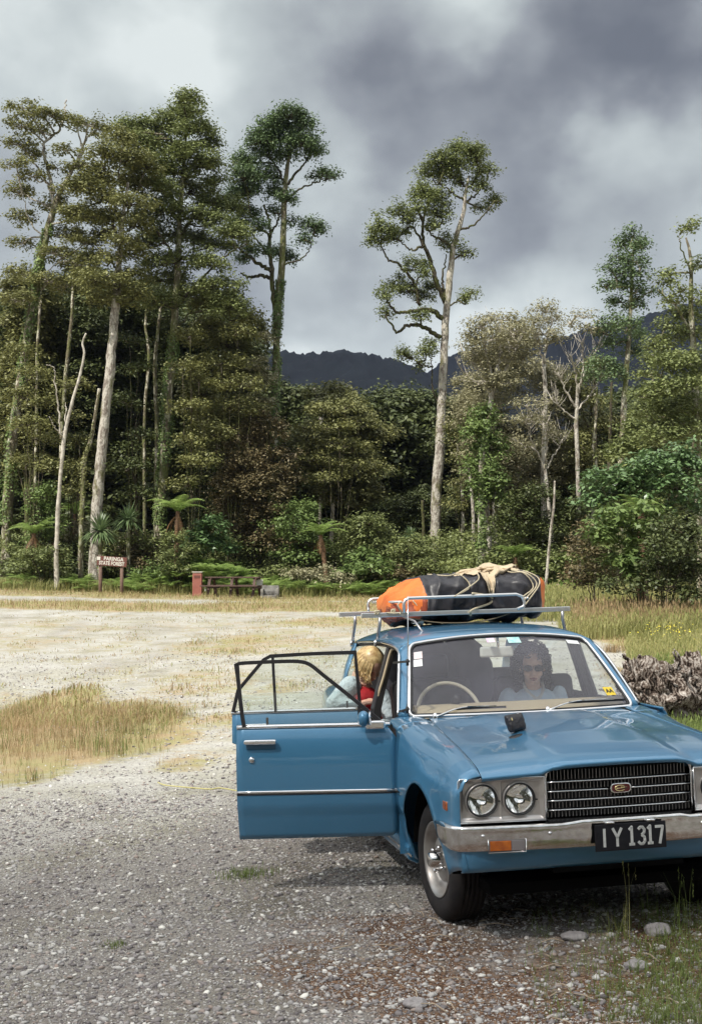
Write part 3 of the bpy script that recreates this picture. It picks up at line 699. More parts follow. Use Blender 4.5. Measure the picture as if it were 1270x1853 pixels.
# windscreen stickers
def sticker(nm, s0, s1, t0, t1, m):
    e = MB(); e.grid([[wsc(s, t, .0025) for s in (s0, (s0+s1)/2, s1)] for t in (t0, t1)]); o_ = e.build(nm, m, car); o_.parent = ws; return o_
STW = mat('sticker_white', (.70, .72, .72), rough=.5)
sticker('sticker', -.955, -.87, .655, .755, STW); sticker('sticker', -.950, -.865, .765, .87, mat('sticker_pale', (.6, .66, .68), rough=.5, var=(.75, .5, .5), vscale=70))
sticker('sticker', -.175, -.085, .895, .955, mat('sticker_pink', (.62, .40, .60), rough=.5, var=(.72, .68, .72), vscale=60))
sticker('sticker', .055, .195, .875, .955, mat('sticker_teal', (.22, .58, .56), rough=.5, var=(.55, .72, .70), vscale=45))
sticker('sticker', .74, .885, .885, .94, STW)
sticker('sticker', .80, .90, .155, .26, mat('sticker_yellow', (.72, .52, .03), rough=.5))
wa = Vector(wsc(.85, .207, .004)); xa = (Vector(wsc(.90, .207))-Vector(wsc(.80, .207))).normalized(); ya_ = (Vector(wsc(.85, .26))-Vector(wsc(.85, .155))).normalized(); za_ = xa.cross(ya_)
text_mesh('sticker_lettering', 'AA', .040, BLACK, ws, Matrix.Translation(wa) @ Matrix((xa, ya_, za_)).transposed().to_4x4(), sx=.95, offset=.0012, extrude=.0003)
# wipers
for (a, b, c_) in (((-.575, -.528, .915), (-.60, -.38, .955), (-.575, -.215, .962)), ((-.53, .100, .925), (-.555, .26, .965), (-.61, .50, .966))):
    m_ = MB(); m_.tube(catmull([a, b, c_], 10), [.010, .009, .008, .007, .006, .006, .005, .005, .004, .004], 6, flat=.6); wp = m_.build('wiper', CHROME2, car)
    m_ = MB(); m_.lathe([(.001, .022), (.009, .020), (.014, .004), (.015, -.01)], a, 'z', 14); m_.build('wiper_pivot', CHROME, car).parent = wp
    d = Vector(c_)-Vector(b); e0 = Vector(b)-d*.12; e1 = Vector(c_)+d*.42 if a[1] > 0 else Vector(c_)+d*.55
    m_ = MB(); m_.bar(e0+Vector((.0, 0, -.004)), e1+Vector((-.01, 0, -.014)), .006, .012); m_.build('wiper_blade', BLACK, car).parent = wp
    m_ = MB(); m_.bar(e0+(e1-e0)*.22+Vector((.004, 0, .004)), e0+(e1-e0)*.80+Vector((-.004, 0, -.004)), .004, .007); m_.build('wiper_bridge', CHROME, car).parent = wp
# aerial
m_ = MB(); m_.tube([(-.632, -.672, .925), (-.60, -.660, 1.30), (-.585, -.655, 1.575)], [.0034, .003, .0022], 8); ae = m_.build('aerial', CHROME, car)
for z, w in ((.955, .02), (1.215, .02)):
    t = (z-.925)/.375; p = Vector((-.63+.03*t, -.670+.008*t, z)); m_ = MB(); m_.bar(p+Vector((.004, .006, .006)), p+Vector((-.10 if z < 1.1 else -.34, -.026 if z < 1.1 else .0, -.018)), .012, .012)
    m_.tube([p+Vector((0, 0, -.018)), p+Vector((0, 0, .018))], .008, 8); m_.build('aerial_bracket', BLACK, car).parent = ae
# body side moulding on the fender
m_ = MB(); m_.bar((-.44, -.795, .560), (-.30, -.795, .560), .008, .018); m_.bar((-.44, -.797, .585), (-.30, -.797, .556), .003, .005); m_.build('side_moulding', CHROME, car)

# ---- open right-hand doors: u runs from the hinge outwards, v is the outer-skin normal direction, built in their own frame
def skin(z): return ip(z, [.27, .32, .40, .450, .465, .50, .56, .63, .70, .76, .81, .85, .885, .905], [.722, .738, .759, .770, .781, .7855, .7885, .789, .787, .782, .774, .764, .751, .741])-.775
def door(hinge, ang, L, outline, nm, zb0=.305):
    a = R(ang); U = Vector((-math.cos(a), -math.sin(a), 0)); Nn = Vector((math.sin(a), -math.cos(a), 0))   # Nn: outer face normal when open
    H_ = Vector(hinge)
    def pt(u, z, n=0.): return tuple(H_+U*u+Nn*n+Vector((0, 0, z)))
    return pt
# front door
pt = door((-.462, -.775, 0), 75, .86, None, 'front')
def dgrid(pt, L, zbf, ztf, nu=22, nz=22, dn=0.):
    rows = []
    for i in range(nu+1):
        u = L*i/nu; z0, z1 = zbf(u), ztf(u); rows.append([pt(u, z0+(z1-z0)*j/nz, skin(z0+(z1-z0)*j/nz)+dn) for j in range(nz+1)])
    return rows
ztf = lambda u: .905 if u > .075 else .905-.075*(1-u/.075)**1.6
zbf = lambda u: .302+.008*(1-u/.86)+.025*(1-min(u/.05, 1))**2
m_ = MB(); m_.grid(dgrid(pt, .856, zbf, ztf)); d1 = m_.build('front_door', PAINT, car); solid(d1, .004, 1)
m_ = MB(); inner = dgrid(pt, .852, lambda u: zbf(u)+.004, lambda u: ztf(u)-.01, 10, 10)
m_.grid([[tuple(Vector(p)-Vector(pt(0, 0, .085))+Vector(pt(0, 0, 0))) for p in r] for r in inner])
rim_o = [r[0] for r in inner]+inner[-1][1:]+[r[-1] for r in inner[::-1]][1:]+inner[0][::-1][1:]
dv = Vector(pt(0, 0, 0))-Vector(pt(0, 0, .08)); m_.grid([rim_o, [tuple(Vector(p)+dv) for p in rim_o]]); m_.build('door_lining', DARKIN, car).parent = d1
m_ = MB(); m_.prism([(.008, .868), (.008, .878), (.855, .914), (.855, .890)], lambda a, b, t: (0, 0, 0), 0, 1) if False else None
m_ = MB(); m_.tube([pt(u, .898 if u > .1 else .898, skin(.898)+.006) for u in np.linspace(.03, .855, 12)], .0125, 8, flat=1.); bt = m_.build('belt_trim', CHROME, car); bt.parent = d1
m_ = MB(); m_.tube([pt(u, .558, skin(.56)+.004) for u in np.linspace(.002, .856, 12)], .0085, 8); m_.build('side_moulding', CHROME, car).parent = d1
m_ = MB(); m_.tube([pt(u, .546, skin(.545)+.004) for u in np.linspace(.002, .856, 12)], .005, 6); m_.build('moulding_insert', BLACK, car).parent = d1
fr_ = catmull([(.815, .90), (.828, 1.00), (.848, 1.238)], 8).tolist()+catmull([(.848, 1.238), (.80, 1.243), (.60, 1.246), (.50, 1.242), (.445, 1.222), (.38, 1.168), (.22, 1.035), (.07, .905)], 26).tolist()[1:]
dark = lambda n: [pt(a, b, -.028+.010) for a, b in n]
m_ = MB()
def sweep(m_, path, w, h, pt, n0=-.02):
    V = []; n = len(path)
    for i, (a, b) in enumerate(path):
        p0 = path[max(i-1, 0)]; p1 = path[min(i+1, n-1)]; t = Vector((p1[0]-p0[0], p1[1]-p0[1])); t.normalize(); q = (-t[1]*w/2, t[0]*w/2)
        if 0 < i < n-1:
            ta = Vector((a-p0[0], b-p0[1])).normalized(); tb = Vector((p1[0]-a, p1[1]-b)).normalized(); k = max(.5, math.sqrt(max(.25, (1+ta.dot(tb))/2))); q = (q[0]/k, q[1]/k)
        V.append([pt(a+q[0], b+q[1], n0-h/2), pt(a+q[0], b+q[1], n0+h/2), pt(a-q[0], b-q[1], n0+h/2), pt(a-q[0], b-q[1], n0-h/2)])
    m_.grid(V, smooth=False, close=True, capu=True)
sweep(m_, fr_, .019, .020, pt)
m_.build('window_frame', FRAMEB, car).parent = d1
m_ = MB(); m_.add([pt(.09, .905, -.02), pt(.20, .905, -.02), pt(.20, 1.0, -.02)], [(0, 1, 2)], False); solid(m_.build('quarter_panel', FRAMEB, car), .01).parent = d1
gl_ = [(.822, .90), (.832, 1.068), (.62, 1.082), (.40, 1.080), (.30, 1.085), (.24, 1.045), (.19, .99), (.19, .90)]
m_ = MB(); m_.add([pt(a, b, -.022) for a, b in gl_], [tuple(range(len(gl_)))], False); m_.build('window_glass', GLASS, car).parent = d1
m_ = MB(); m_.box((0, 0, 0), (.175, .030, .026)); 
def place(m_, u, z, n, pt):
    o_ = Vector(pt(u, z, n)); X_ = (Vector(pt(1, 0, 0))-Vector(pt(0, 0, 0))); N_ = Vector(pt(0, 0, 1))-Vector(pt(0, 0, 0))
    m_.v = [tuple(o_+X_*v[0]+N_*v[1]+Vector((0, 0, v[2]))) for v in m_.v]
place(m_, .722, .824, .030, pt); hd = bevel(m_.build('door_handle', CHROME, car), .009, 3); hd.parent = d1
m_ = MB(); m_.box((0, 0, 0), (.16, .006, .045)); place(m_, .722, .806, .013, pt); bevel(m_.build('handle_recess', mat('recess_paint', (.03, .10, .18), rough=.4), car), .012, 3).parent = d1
m_ = MB(); m_.lathe([(.001, .012), (.012, .011), (.017, .004), (.018, -.002)], (0, 0, 0), 'y', 20); place(m_, .772, .728, .014, pt); m_.build('door_lock', CHROME, car).parent = d1
m_ = MB(); m_.box((0, 0, 0), (.012, .012, .045)); place(m_, .69, .925, -.03, pt); m_.build('lock_button', BLACK, car).parent = d1
# door mirror
m_ = MB(); m_.box((0, 0, 0), (.105, .035, .045)); place(m_, .105, .902, .028, pt); mi_ = bevel(m_.build('mirror_foot', CHROME, car), .010, 3); mi_.parent = d1
def dent(p): return p
m_ = MB(); m_.ell((0, 0, 0), (.046, .058, .056), fn=lambda p: Vector((p.x*(1-.25*(p.y/.058 if p.y > 0 else 0)), p.y, p.z))); m_.v = [(v[0]*.72, v[1]*.72, v[2]*.74) for v in m_.v]; place(m_, .165, .938, .052, pt); mh = m_.build('door_mirror', PAINT, car); mh.parent = d1
m_ = MB(); m_.lathe([(.001, .0), (.046, .0), (.050, .003), (.052, -.006)], (0, 0, 0), 'x', 24); m_.v = [(v[0]*.7, v[1]*.72, v[2]*.74) for v in m_.v]; place(m_, .133, .940, .054, pt); m_.build('mirror_face', MIRROR, car).parent = d1
m_ = MB(); m_.tube([pt(.13, .905, .035), pt(.165, .92, .055)], .008, 8); m_.build('mirror_stalk', CHROME, car).parent = d1
# hinge edge of fender / aperture face
# rear door
pr_ = door((-1.392, -.762, 0), 80, .80, None, 'rear')
ztr = lambda u: .905
zbr = lambda u: .302+(0 if u < .50 else .42*float(sstep(.48, .80, u)))
m_ = MB(); m_.grid(dgrid(pr_, .80, zbr, ztr)); d2 = m_.build('rear_door', PAINT, car); solid(d2, .004, 1)
m_ = MB(); inner = dgrid(pr_, .795, lambda u: zbr(u)+.004, lambda u: .895, 10, 10)
m_.grid([[tuple(Vector(p)+Vector(pr_(0, 0, -.08))-Vector(pr_(0, 0, 0))) for p in r] for r in inner]); m_.build('door_lining', DARKIN, car).parent = d2
m_ = MB(); m_.tube([pr_(u, .900, skin(.898)+.006) for u in np.linspace(.0, .805, 12)], .012, 8); m_.build('belt_trim', CHROME, car).parent = d2
m_ = MB(); m_.tube([pr_(u, .558, skin(.56)+.004) for u in np.linspace(.002, .70, 12)], .0085, 8); m_.build('side_moulding', CHROME, car).parent = d2
fr2 = [(.022, .905), (.030, 1.05), (.042, 1.243), (.30, 1.243), (.560, 1.236), (.60, 1.215), (.76, 1.035), (.793, .905)]
m_ = MB(); sweep(m_, fr2, .021, .022, pr_); sweep(m_, [(.545, 1.236), (.535, .905)], .016, .03, pr_); m_.build('window_frame', FRAMEB, car).parent = d2
m_ = MB(); g2 = [(.03, .91), (.05, 1.235), (.553, 1.23), (.60, 1.205), (.755, 1.03), (.785, .91)]; m_.add([pr_(a, b, -.022) for a, b in g2], [tuple(range(len(g2)))], False); m_.build('window_glass', glass_mat('rear_door_glass', haze=.09, hazecol=(.75, .78, .78)), car).parent = d2
m_ = MB(); m_.box((0, 0, 0), (.15, .028, .024)); place(m_, .66, .824, .030, pr_); bevel(m_.build('door_handle', CHROME, car), .008, 3).parent = d2
m_ = MB(); m_.box((0, 0, 0), (.012, .012, .05)); place(m_, .10, .925, -.03, pr_); m_.build('lock_button', BLACK, car).parent = d2
# floor-level door aperture faces (dark) so that the body reads hollow but closed
m_ = MB(); m_.grid([[(-.462, -.60, z), (-.462, -.772, z)] for z in (.22, .5, .86)], smooth=False); m_.build('hinge_post', PAINT, car)
m_ = MB(); m_.grid([[(-2.16, -.62, z), (-2.16, -.77, z)] for z in (.70, .92)], smooth=False); m_.build('door_shut_face', PAINT, car)
# ================================================================== ROOF RACK, LUGGAGE, PEOPLE, POUCH (car coordinates as above)
def cray(px, py): return fw+r2*(px-635)/F-u2*(py-926.5)/F
def CX(px, py, X_): r = cray(px, py); return Vector(CC+r*((X_-CC[0])/r[0]))
def on_car(name, base, label, cat, group=None):
    e = empty(name, CARM @ Matrix.Translation(Vector(base)), label, cat, group); e['_b'] = 0; del e['_b']; return e
def sub(mb, name, m, parent, base):
    o = mb.build(name, m, None); o.parent = parent; o.data.transform(Matrix.Translation(-Vector(base))); return o
ALU = mat('aluminium', (.70, .70, .70), rough=.32, metal=.85, bump=.04, bscale=60)
STEEL = mat('dull_steel', (.36, .36, .38), rough=.4, metal=.8)
rb = (-1.62, 0, 1.29); rack = on_car('roof_rack', rb, 'aluminium roof rack with two long crossbars clamped above the blue car roof', 'roof rack')
for X_, y0, y1 in ((-1.60, -.72, .655), (-2.43, -.715, .70)):
    m_ = MB(); m_.box((X_, (y0+y1)/2, 1.462), (.032, y1-y0, .030)); bevel(sub(m_, 'crossbar', ALU, rack, rb), .004)
    for sgn in (-1, 1):
        m_ = MB(); zf = 1.296 if X_ > -2 else 1.268
        m_.tube([(X_+.01, sgn*.603, 1.448), (X_+.004, sgn*.604, 1.40), (X_, sgn*.624, zf+.005)], [.011, .011, .010], 8); lg = sub(m_, 'leg', STEEL, rack, rb)
        m_ = MB(); m_.box((X_, sgn*.622, zf-.004), (.036, .020, .036)); m_.tube([(X_+.0, sgn*.635, zf+.01), (X_, sgn*.636, zf-.03)], .008, 8); sub(m_, 'clamp', CHROME, lg, rb).parent = lg
    m_ = MB(); ya, yb_ = (-.455, .335) if X_ > -2 else (-.50, .40); zt = 1.562; r_ = .035
    X2 = X_+.05 if X_ > -2 else X_-.03
    hp = [(X2, ya, 1.470), (X2, ya, zt-r_), (X2, ya+.3*r_, zt-.3*r_), (X2, ya+r_, zt), (X2, 0, zt+.002), (X2, yb_-r_*1.5, zt+.004), (X2, yb_-.4*r_, zt-.3*r_), (X2, yb_, zt-r_*1.4), (X2, yb_-.005, zt-.075), (X2, yb_-.05, 1.472)]
    m_.tube(hp, .0105, 8); sub(m_, 'load_hoop', ALU, rack, rb)
for y in (-.47, .36):
    m_ = MB(); m_.tube([(-1.55, y, 1.54), (-2.46, y, 1.54)], .008, 8); sub(m_, 'side_rail', ALU, rack, rb)
m_ = MB(); m_.tube([(-1.30, -.40, 1.352), (-1.42, -.42, 1.42), (-1.60, -.45, 1.448)], .007, 8); sub(m_, 'stay', STEEL, rack, rb)

# luggage bundle
TARPD = mat('dark_tarpaulin', (.020, .019, .024), rough=.42, var=(.036, .034, .04), vscale=6, bump=.25, bscale=14, spec=.45)
TARPO = mat('orange_tarpaulin', (.78, .22, .04), rough=.5, var=(.66, .15, .025), vscale=7, bump=.25, bscale=16)
CLOTH = mat('cream_canvas', (.58, .47, .33), rough=.85, var=(.50, .40, .27), vscale=12, bump=.4, bscale=40)
ROPE = mat('cream_rope', (.60, .52, .37), rough=.8, var=(.45, .38, .26), vscale=90, bump=.3, bscale=300)
bb = (-1.98, 0, 1.475)
bundle = on_car('luggage_bundle', bb, 'dark tarpaulin bundle with orange ends roped onto the roof rack', 'luggage bundle')
YS = [-.69, -.67, -.62, -.54, -.44, -.2, -.03, .2, .36, .42, .455, .47]
ZT = [1.545, 1.565, 1.595, 1.635, 1.690, 1.705, 1.712, 1.718, 1.69, 1.655, 1.61, 1.57]
ZB = [1.50, 1.46, 1.425, 1.405, 1.395, 1.405, 1.435, 1.415, 1.425, 1.455, 1.50, 1.55]
def B(y, v, out=0.):
    y2 = y; zt_, zb_ = ip(y, YS, ZT), ip(y, YS, ZB); c, h = (zt_+zb_)/2, (zt_-zb_)/2
    hx = .43*min(1, (h/.135))**.6
    a = -PI/2+v*PI*2                    # v=0 bottom, .25 front, .5 top, .75 back
    ca, sa = math.cos(a), math.sin(a); e = .50
    x = hx*math.copysign(abs(ca)**e, ca); z = h*math.copysign(abs(sa)**.72, sa)
    p = Vector((-2.06+x, -.485+(y2+.69)*(1.06/1.16), c+z)); n = Vector((ca/hx, 0, sa/h)).normalized()
    f = noise.noise(Vector((y*3.2+1.7, v*7, 2.2)))*.034+noise.noise(Vector((y*9+v*9, v*17, .4)))*.022+noise.noise(Vector((y*22, v*40+y*9, 3)))*.007
    r_ = 1-abs(noise.noise(Vector((y*5+3*v, v*5-y*4, 7)))); f += (r_**6)*.024
    for py_, d_ in ((-.17, .014), (.0, .030), (.30, .012), (-.44, .02)):  # waists pulled in by the ropes
        f -= d_*math.exp(-((y-py_-.12*(v-.3))/.03)**2)
    return p+n*(f+out)
def bgrid(y0, y1, ny, nv=90, slant=0., out=0.):
    return [[B(y0f(v)+(y1f(v)-y0f(v))*i/ny, v, out) for v in np.linspace(0, 1, nv)[:-1]] for y0f, y1f in [(y0, y1)] for i in range(ny+1)]
lft = lambda v: -.592+.12*math.sin(v*PI)**2-.02*math.sin(v*21)+.05*math.sin(v*7); rgt = lambda v: .385+.015*math.sin(v*17)
def seg(y0f, y1f, ny, out=0.):
    rows = []
    for i in range(ny+1):
        rows.append([B(y0f(v)+(y1f(v)-y0f(v))*i/ny, v, out) for v in np.linspace(0, 1, 97)[:-1]])
    m_ = MB(); m_.grid(rows, close=True, capu=True); return m_
sub(seg(lft, rgt, 70, .004), 'dark_cover', TARPD, bundle, bb)
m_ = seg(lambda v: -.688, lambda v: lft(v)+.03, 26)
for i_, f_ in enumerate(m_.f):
    if len(f_) == 4 and ((f_[0] % 96)/96 < .235+.03*math.sin((f_[0]//96)*.7) or (f_[0] % 96)/96 > .80): m_.m[i_] = 1  # underside of the orange end gets a darker tone, shade painted into the colour
sub(m_, 'orange_end', [TARPO, mat('orange_tarpaulin_shade', (.36, .075, .03), rough=.55, var=(.28, .055, .025), vscale=8, bump=.3, bscale=18)], bundle, bb)
m_ = seg(lambda v: rgt(v)-.03, lambda v: .468, 12); sub(m_, 'orange_end', TARPO, bundle, bb)
# cream canvas sheet over the middle, its corner hanging down the front
rows = []
for i in range(26):
    t = i/25; v = .245+.27*t
    yl = -.012-.12*t**.8-.12*float(sstep(.55, 1, t)); yr = .005+.05*t**.5+.27*float(sstep(.40, 1, t))
    rows.append([B(yl+(yr-yl)*j/14, v+.012*math.sin(j*.9), .016+.011*math.sin(j*1.7+t*5)+.02*noise.noise(Vector((j*.4, t*4, 3)))) for j in range(15)])
m_ = MB(); m_.grid(rows); solid(sub(m_, 'canvas_sheet', CLOTH, bundle, bb), .004)
m_ = MB()
for k in range(4):
    cc_ = catmull([B(-.16+.02*k, .50, .012), B(-.04, .46+.015*k, .030), B(.08, .50-.02*k, .022), B(.20, .455+.02*k, .020), B(.30, .44+.02*k, .008)], 26); m_.tube(cc_, [(.020-.002*k)*(.7+.5*abs(noise.noise(Vector((i*.31, k, 1)))))  for i in range(26)], 8, flat=.6)
sub(m_, 'rolled_cloth', CLOTH, bundle, bb)
def rope(name, pts, r_=.0045, m=ROPE, parent=bundle):
    m_ = MB(); m_.tube(catmull([Vector(p) for p in pts], 10*len(pts)), r_, 6); return sub(m_, name, m, parent, bb)
FR = lambda y, z=1.562, x=-1.54: Vector((x, y, z))
rope('rope', [B(-.30, .52, .02), B(-.27, .44, .012), B(-.22, .36, .012), B(-.16, .29, .012), FR(-.13)])
rope('rope', [FR(-.13), B(-.11, .30, .014), B(-.085, .36, .014), B(-.06, .42, .014)])
rope('rope', [FR(-.01, 1.58), B(-.005, .24, .02), B(-.008, .2, .02), Vector((-1.56, -.01, 1.475)), Vector((-1.60, -.01, 1.44))], .008)
rope('rope', [B(.12, .50, .03), B(.18, .42, .014), B(.25, .35, .014), B(.31, .29, .014), FR(.325, 1.55)])
rope('rope', [B(.16, .50, .03), B(.22, .42, .016), B(.28, .355, .016), B(.335, .30, .014), FR(.335, 1.53)])
rope('rope', [B(.10, .52, .02), B(.20, .455, .014), B(.30, .39, .014), B(.36, .31, .016), FR(.34, 1.50)])
rope('rope', [FR(-.47, 1.545), Vector((-1.52, -.50, 1.52)), Vector((-1.54, -.475, 1.47)), Vector((-1.60, -.50, 1.475))])
rope('rope', [B(-.56, .27, .012), B(-.52, .22, .012), Vector((-1.56, -.49, 1.47)), Vector((-1.58, -.56, 1.475))])
rope('loose_rope', [Vector((-1.62, -.42, 1.44)), Vector((-1.60, -.25, 1.405)), Vector((-1.6, -.05, 1.395)), Vector((-1.6, .12, 1.41)), Vector((-1.62, .26, 1.445))], .004, mat('old_rope', (.18, .14, .09), rough=.9))
rope('rope_knot', [Vector((-1.575, -.52+.012*math.cos(a), 1.482+.012*math.sin(a*1.3))) for a in np.linspace(0, 12, 14)], .006)
rope('rope_knot', [Vector((-1.585, -.62+.014*math.cos(a), 1.478+.010*math.sin(a*1.4))) for a in np.linspace(0, 12, 14)], .006)
m_ = MB(); m_.grid([[B(y, v, .0)+Vector((.03, 0, -.03)) for y in (-.56, -.53, -.50)] for v in (.10, .14, .19)]); solid(sub(m_, 'paper_label', mat('pale_tag', (.6, .62, .6), rough=.7), bundle, bb), .003)

# pouch on the bonnet
pc = (.095, -.292, float(hoodz(.095, -.292)))
pouch = on_car('camera_pouch', pc, 'small black leather pouch with a zip standing on the blue bonnet', 'pouch')
PL = mat('black_leather', (.013, .012, .016), rough=.45, bump=.35, bscale=55, var=(.02, .018, .022), vscale=18)
m_ = MB(); rot = Matrix.Rotation(R(14), 3, 'Z') @ Matrix.Rotation(R(-20), 3, 'Y') @ Matrix.Rotation(R(6), 3, 'X')
rows = []
for i in range(25):
    v = -1+2*i/24; row = []
    for k in range(32):
        a = 2*PI*k/32; ca, sa = math.cos(a), math.sin(a); w_ = .049*math.copysign(abs(ca)**.45, ca)*(1+.05*v); d_ = .026*math.copysign(abs(sa)**.7, sa)*(1-.55*max(v, 0)**2)*(1-.2*max(-v, 0)**4)
        e_ = (1-abs(v)**7)**.25 if abs(v) < 1 else 0
        p = Vector((d_*e_, w_*(.86+.14*e_), v*.044)); p += Vector((.002, .001, 0))*noise.noise(p*60)*1.5; row.append(rot @ p+Vector(pc)+Vector((0, 0, .044)))
    rows.append(row)
m_.grid(rows, close=True, capu=True); sub(m_, 'pouch_body', PL, pouch, pc)
m_ = MB(); m_.tube([rot @ Vector((.012, y, .0405-.001*abs(y)))+Vector(pc)+Vector((0, 0, .041)) for y in np.linspace(-.036, .036, 10)], .0016, 6); sub(m_, 'zip', CHROME, pouch, pc)
m_ = MB(); m_.box(tuple(rot @ Vector((.027, -.030, .018))+Vector(pc)+Vector((0, 0, .041))), (.004, .006, .014), rot); sub(m_, 'zip_pull', GOLD, pouch, pc)

# luggage piled on the back seat
lb = (-2.2, -.1, .60); lug = on_car('travel_bag', lb, 'dark bags and bedding heaped on the back seat behind the steering wheel', 'travel bag')
for c_, s_ in (((-2.16, -.22, .98), (.50, .46, .62)), ((-2.22, .10, 1.0), (.46, .34, .52))):
    m_ = MB(); m_.ell(c_, (s_[0]*.55, s_[1]*.60, s_[2]*.56), nu=28, nv=18, fn=lambda p: Vector((p.x, p.y, p.z))*(1+.08*noise.noise(p*9)+.04*noise.noise(p*22)))
    sub(m_, 'bag', mat('dark_bag_cloth', (.02, .019, .026), rough=.8, var=(.035, .034, .045), vscale=5), lug, lb)
# ---------------------------------------------------------------- people
def fuse(mb, name, m, parent, base, vox=.007, sm=4):
    o = sub(mb, name, m, parent, base); r_ = o.modifiers.new('r', 'REMESH'); r_.mode = 'VOXEL'; r_.voxel_size = vox; r_.use_smooth_shade = True
    s_ = o.modifiers.new('s', 'SMOOTH'); s_.iterations = sm; s_.factor = .5; return o
def limb(mb, pts, rad): 
    P_ = catmull([Vector(p) for p in pts], 5*len(pts)); r_ = np.interp(np.linspace(0, 1, len(P_)), np.linspace(0, 1, len(rad)), rad); mb.tube(P_, r_, 14)
    mb.ell(pts[0], (rad[0],)*3); mb.ell(pts[-1], (rad[-1],)*3)
def head(mb, c, rot, s=1.):
    T = lambda p: rot @ (Vector(p)*s)+Vector(c)        # face looks along +X of the head frame
    mb.ell(T((-.008, 0, .028)), (.094*s, .074*s, .088*s), rot)
    mb.ell(T((.020, 0, -.035)), (.066*s, .056*s, .070*s), rot)
    mb.ell(T((.050, 0, -.082)), (.030*s, .030*s, .022*s), rot)
    mb.tube([T((.080, 0, .010)), T((.098, 0, -.018)), T((.108, 0, -.036))], [.007*s, .009*s, .013*s], 8); mb.ell(T((.097, 0, -.036)), (.014*s, .019*s, .011*s), rot)
    mb.ell(T((.078, 0, .022)), (.012*s, .046*s, .010*s), rot)
    for q in (-1, 1):
        mb.ell(T((.058, q*.036, -.032)), (.028*s, .024*s, .026*s), rot); mb.ell(T((-.005, q*.078, -.012)), (.020*s, .008*s, .030*s), rot)
    mb.ell(T((.084, 0, -.060)), (.012*s, .026*s, .006*s), rot); mb.ell(T((.083, 0, -.069)), (.011*s, .021*s, .007*s), rot)
    mb.tube([T((-.015, 0, -.06)), T((-.035, 0, -.135)), T((-.05, 0, -.19))], [.052*s, .050*s, .062*s], 14)
    return T
def hand(mb, wrist, d, palm_n, s=1., curl=.6):
    d = Vector(d).normalized(); n = Vector(palm_n); n = (n-d*n.dot(d)).normalized(); sd_ = d.cross(n); w_ = Vector(wrist)
    mt = Matrix((d, sd_, n)).transposed()
    mb.ell(w_+d*.045*s, (.05*s, .040*s, .016*s), mt)
    for k, (o_, L_) in enumerate(((-.030, .062), (-.010, .074), (.011, .070), (.030, .054))):
        b0 = w_+d*.082*s+sd_*o_*s; p = [b0]; dd = d.copy()
        for j in range(3):
            ax_ = sd_; dd = (Matrix.Rotation(curl*(.5+.35*j), 3, ax_) @ dd); p.append(p[-1]+dd*L_*s*(.45, .32, .23)[j])
        mb.tube(p, [.0092*s, .0088*s, .008*s, .0065*s], 8); mb.ell(p[-1], (.0066*s,)*3)
    t0 = w_+d*.025*s-sd_*.030*s; p = [t0, t0+(d*.6-sd_*.7-n*.2).normalized()*.034*s, t0+(d*.6-sd_*.7-n*.2).normalized()*.034*s+(d*.9-n*.4).normalized()*.028*s]
    mb.tube(p, [.013*s, .011*s, .008*s], 8); mb.ell(p[-1], (.008*s,)*3)
SKIN = mat('skin', (.86, .56, .43), rough=.5, var=(.78, .47, .35), vscale=14)
SKIN2 = mat('fair_skin', (.62, .38, .28), rough=.5, var=(.58, .32, .23), vscale=14)
LIPS = mat('lips', (.35, .10, .09), rough=.4)
# front passenger
hc = CX(962, 1207, -1.34); pb = (-1.15, .33, .61)
p1 = on_car('person', pb, 'person with dark curly hair and sunglasses sitting behind the windscreen in a pale blue top', 'person')
rot = Matrix.Rotation(R(-14), 3, 'Z') @ Matrix.Rotation(R(4), 3, 'Y')
m_ = MB(); T = head(m_, hc, rot, .98)
nk = Vector(T((-.05, 0, -.125)))
m_.ell(nk+Vector((-.01, 0, -.10)), (.095, .165, .11)); m_.ell(nk+Vector((.01, 0, -.27)), (.11, .14, .16)); m_.ell((-1.27, .33, .66), (.14, .17, .12))
for q in (-1, 1):
    sh = nk+Vector((0, q*.165, -.055)); el = sh+Vector((.07, q*.05, -.25)); wr = Vector((-.98, .33+q*.07, .72))
    limb(m_, [sh, el], [.047, .037]); limb(m_, [el, wr], [.036, .024]); hand(m_, wr, (.8, -q*.5, -.1), (0, 0, -1), 1.)
    kn = Vector((-.84, .33+q*.10, .62)); limb(m_, [(-1.24, .33+q*.09, .64), kn], [.082, .058]); limb(m_, [kn, (-.72, .33+q*.10, .36)], [.055, .038]); m_.ell((-.66, .33+q*.10, .345), (.11, .042, .035))
body = fuse(m_, 'person_body', SKIN, p1, pb)
SHIRT = mat('pale_blue_top', (.50, .62, .76), rough=.85, var=(.60, .70, .82), vscale=12, bump=.4, bscale=26)
m_ = MB(); m_.ell(nk+Vector((-.01, 0, -.105)), (.108, .178, .112)); m_.ell(nk+Vector((.01, 0, -.27)), (.125, .155, .17)); m_.ell((-1.27, .33, .68), (.15, .18, .11))
for q in (-1, 1):
    sh = nk+Vector((0, q*.165, -.055)); el = sh+Vector((.07, q*.05, -.25)); limb(m_, [sh, el], [.060, .052]); limb(m_, [el, Vector((-.98, .33+q*.07, .72))], [.050, .036])
fuse(m_, 'top', SHIRT, body, pb)
m_ = MB(); m_.tube(catmull([nk+Vector((.02, .062, .02)), nk+Vector((.055, .05, -.03)), nk+Vector((.09, 0, -.075)), nk+Vector((.055, -.05, -.03)), nk+Vector((.02, -.062, .02))], 20), .012, 8); sub(m_, 'collar', mat('white_collar', (.6, .6, .6), rough=.8), body, pb)
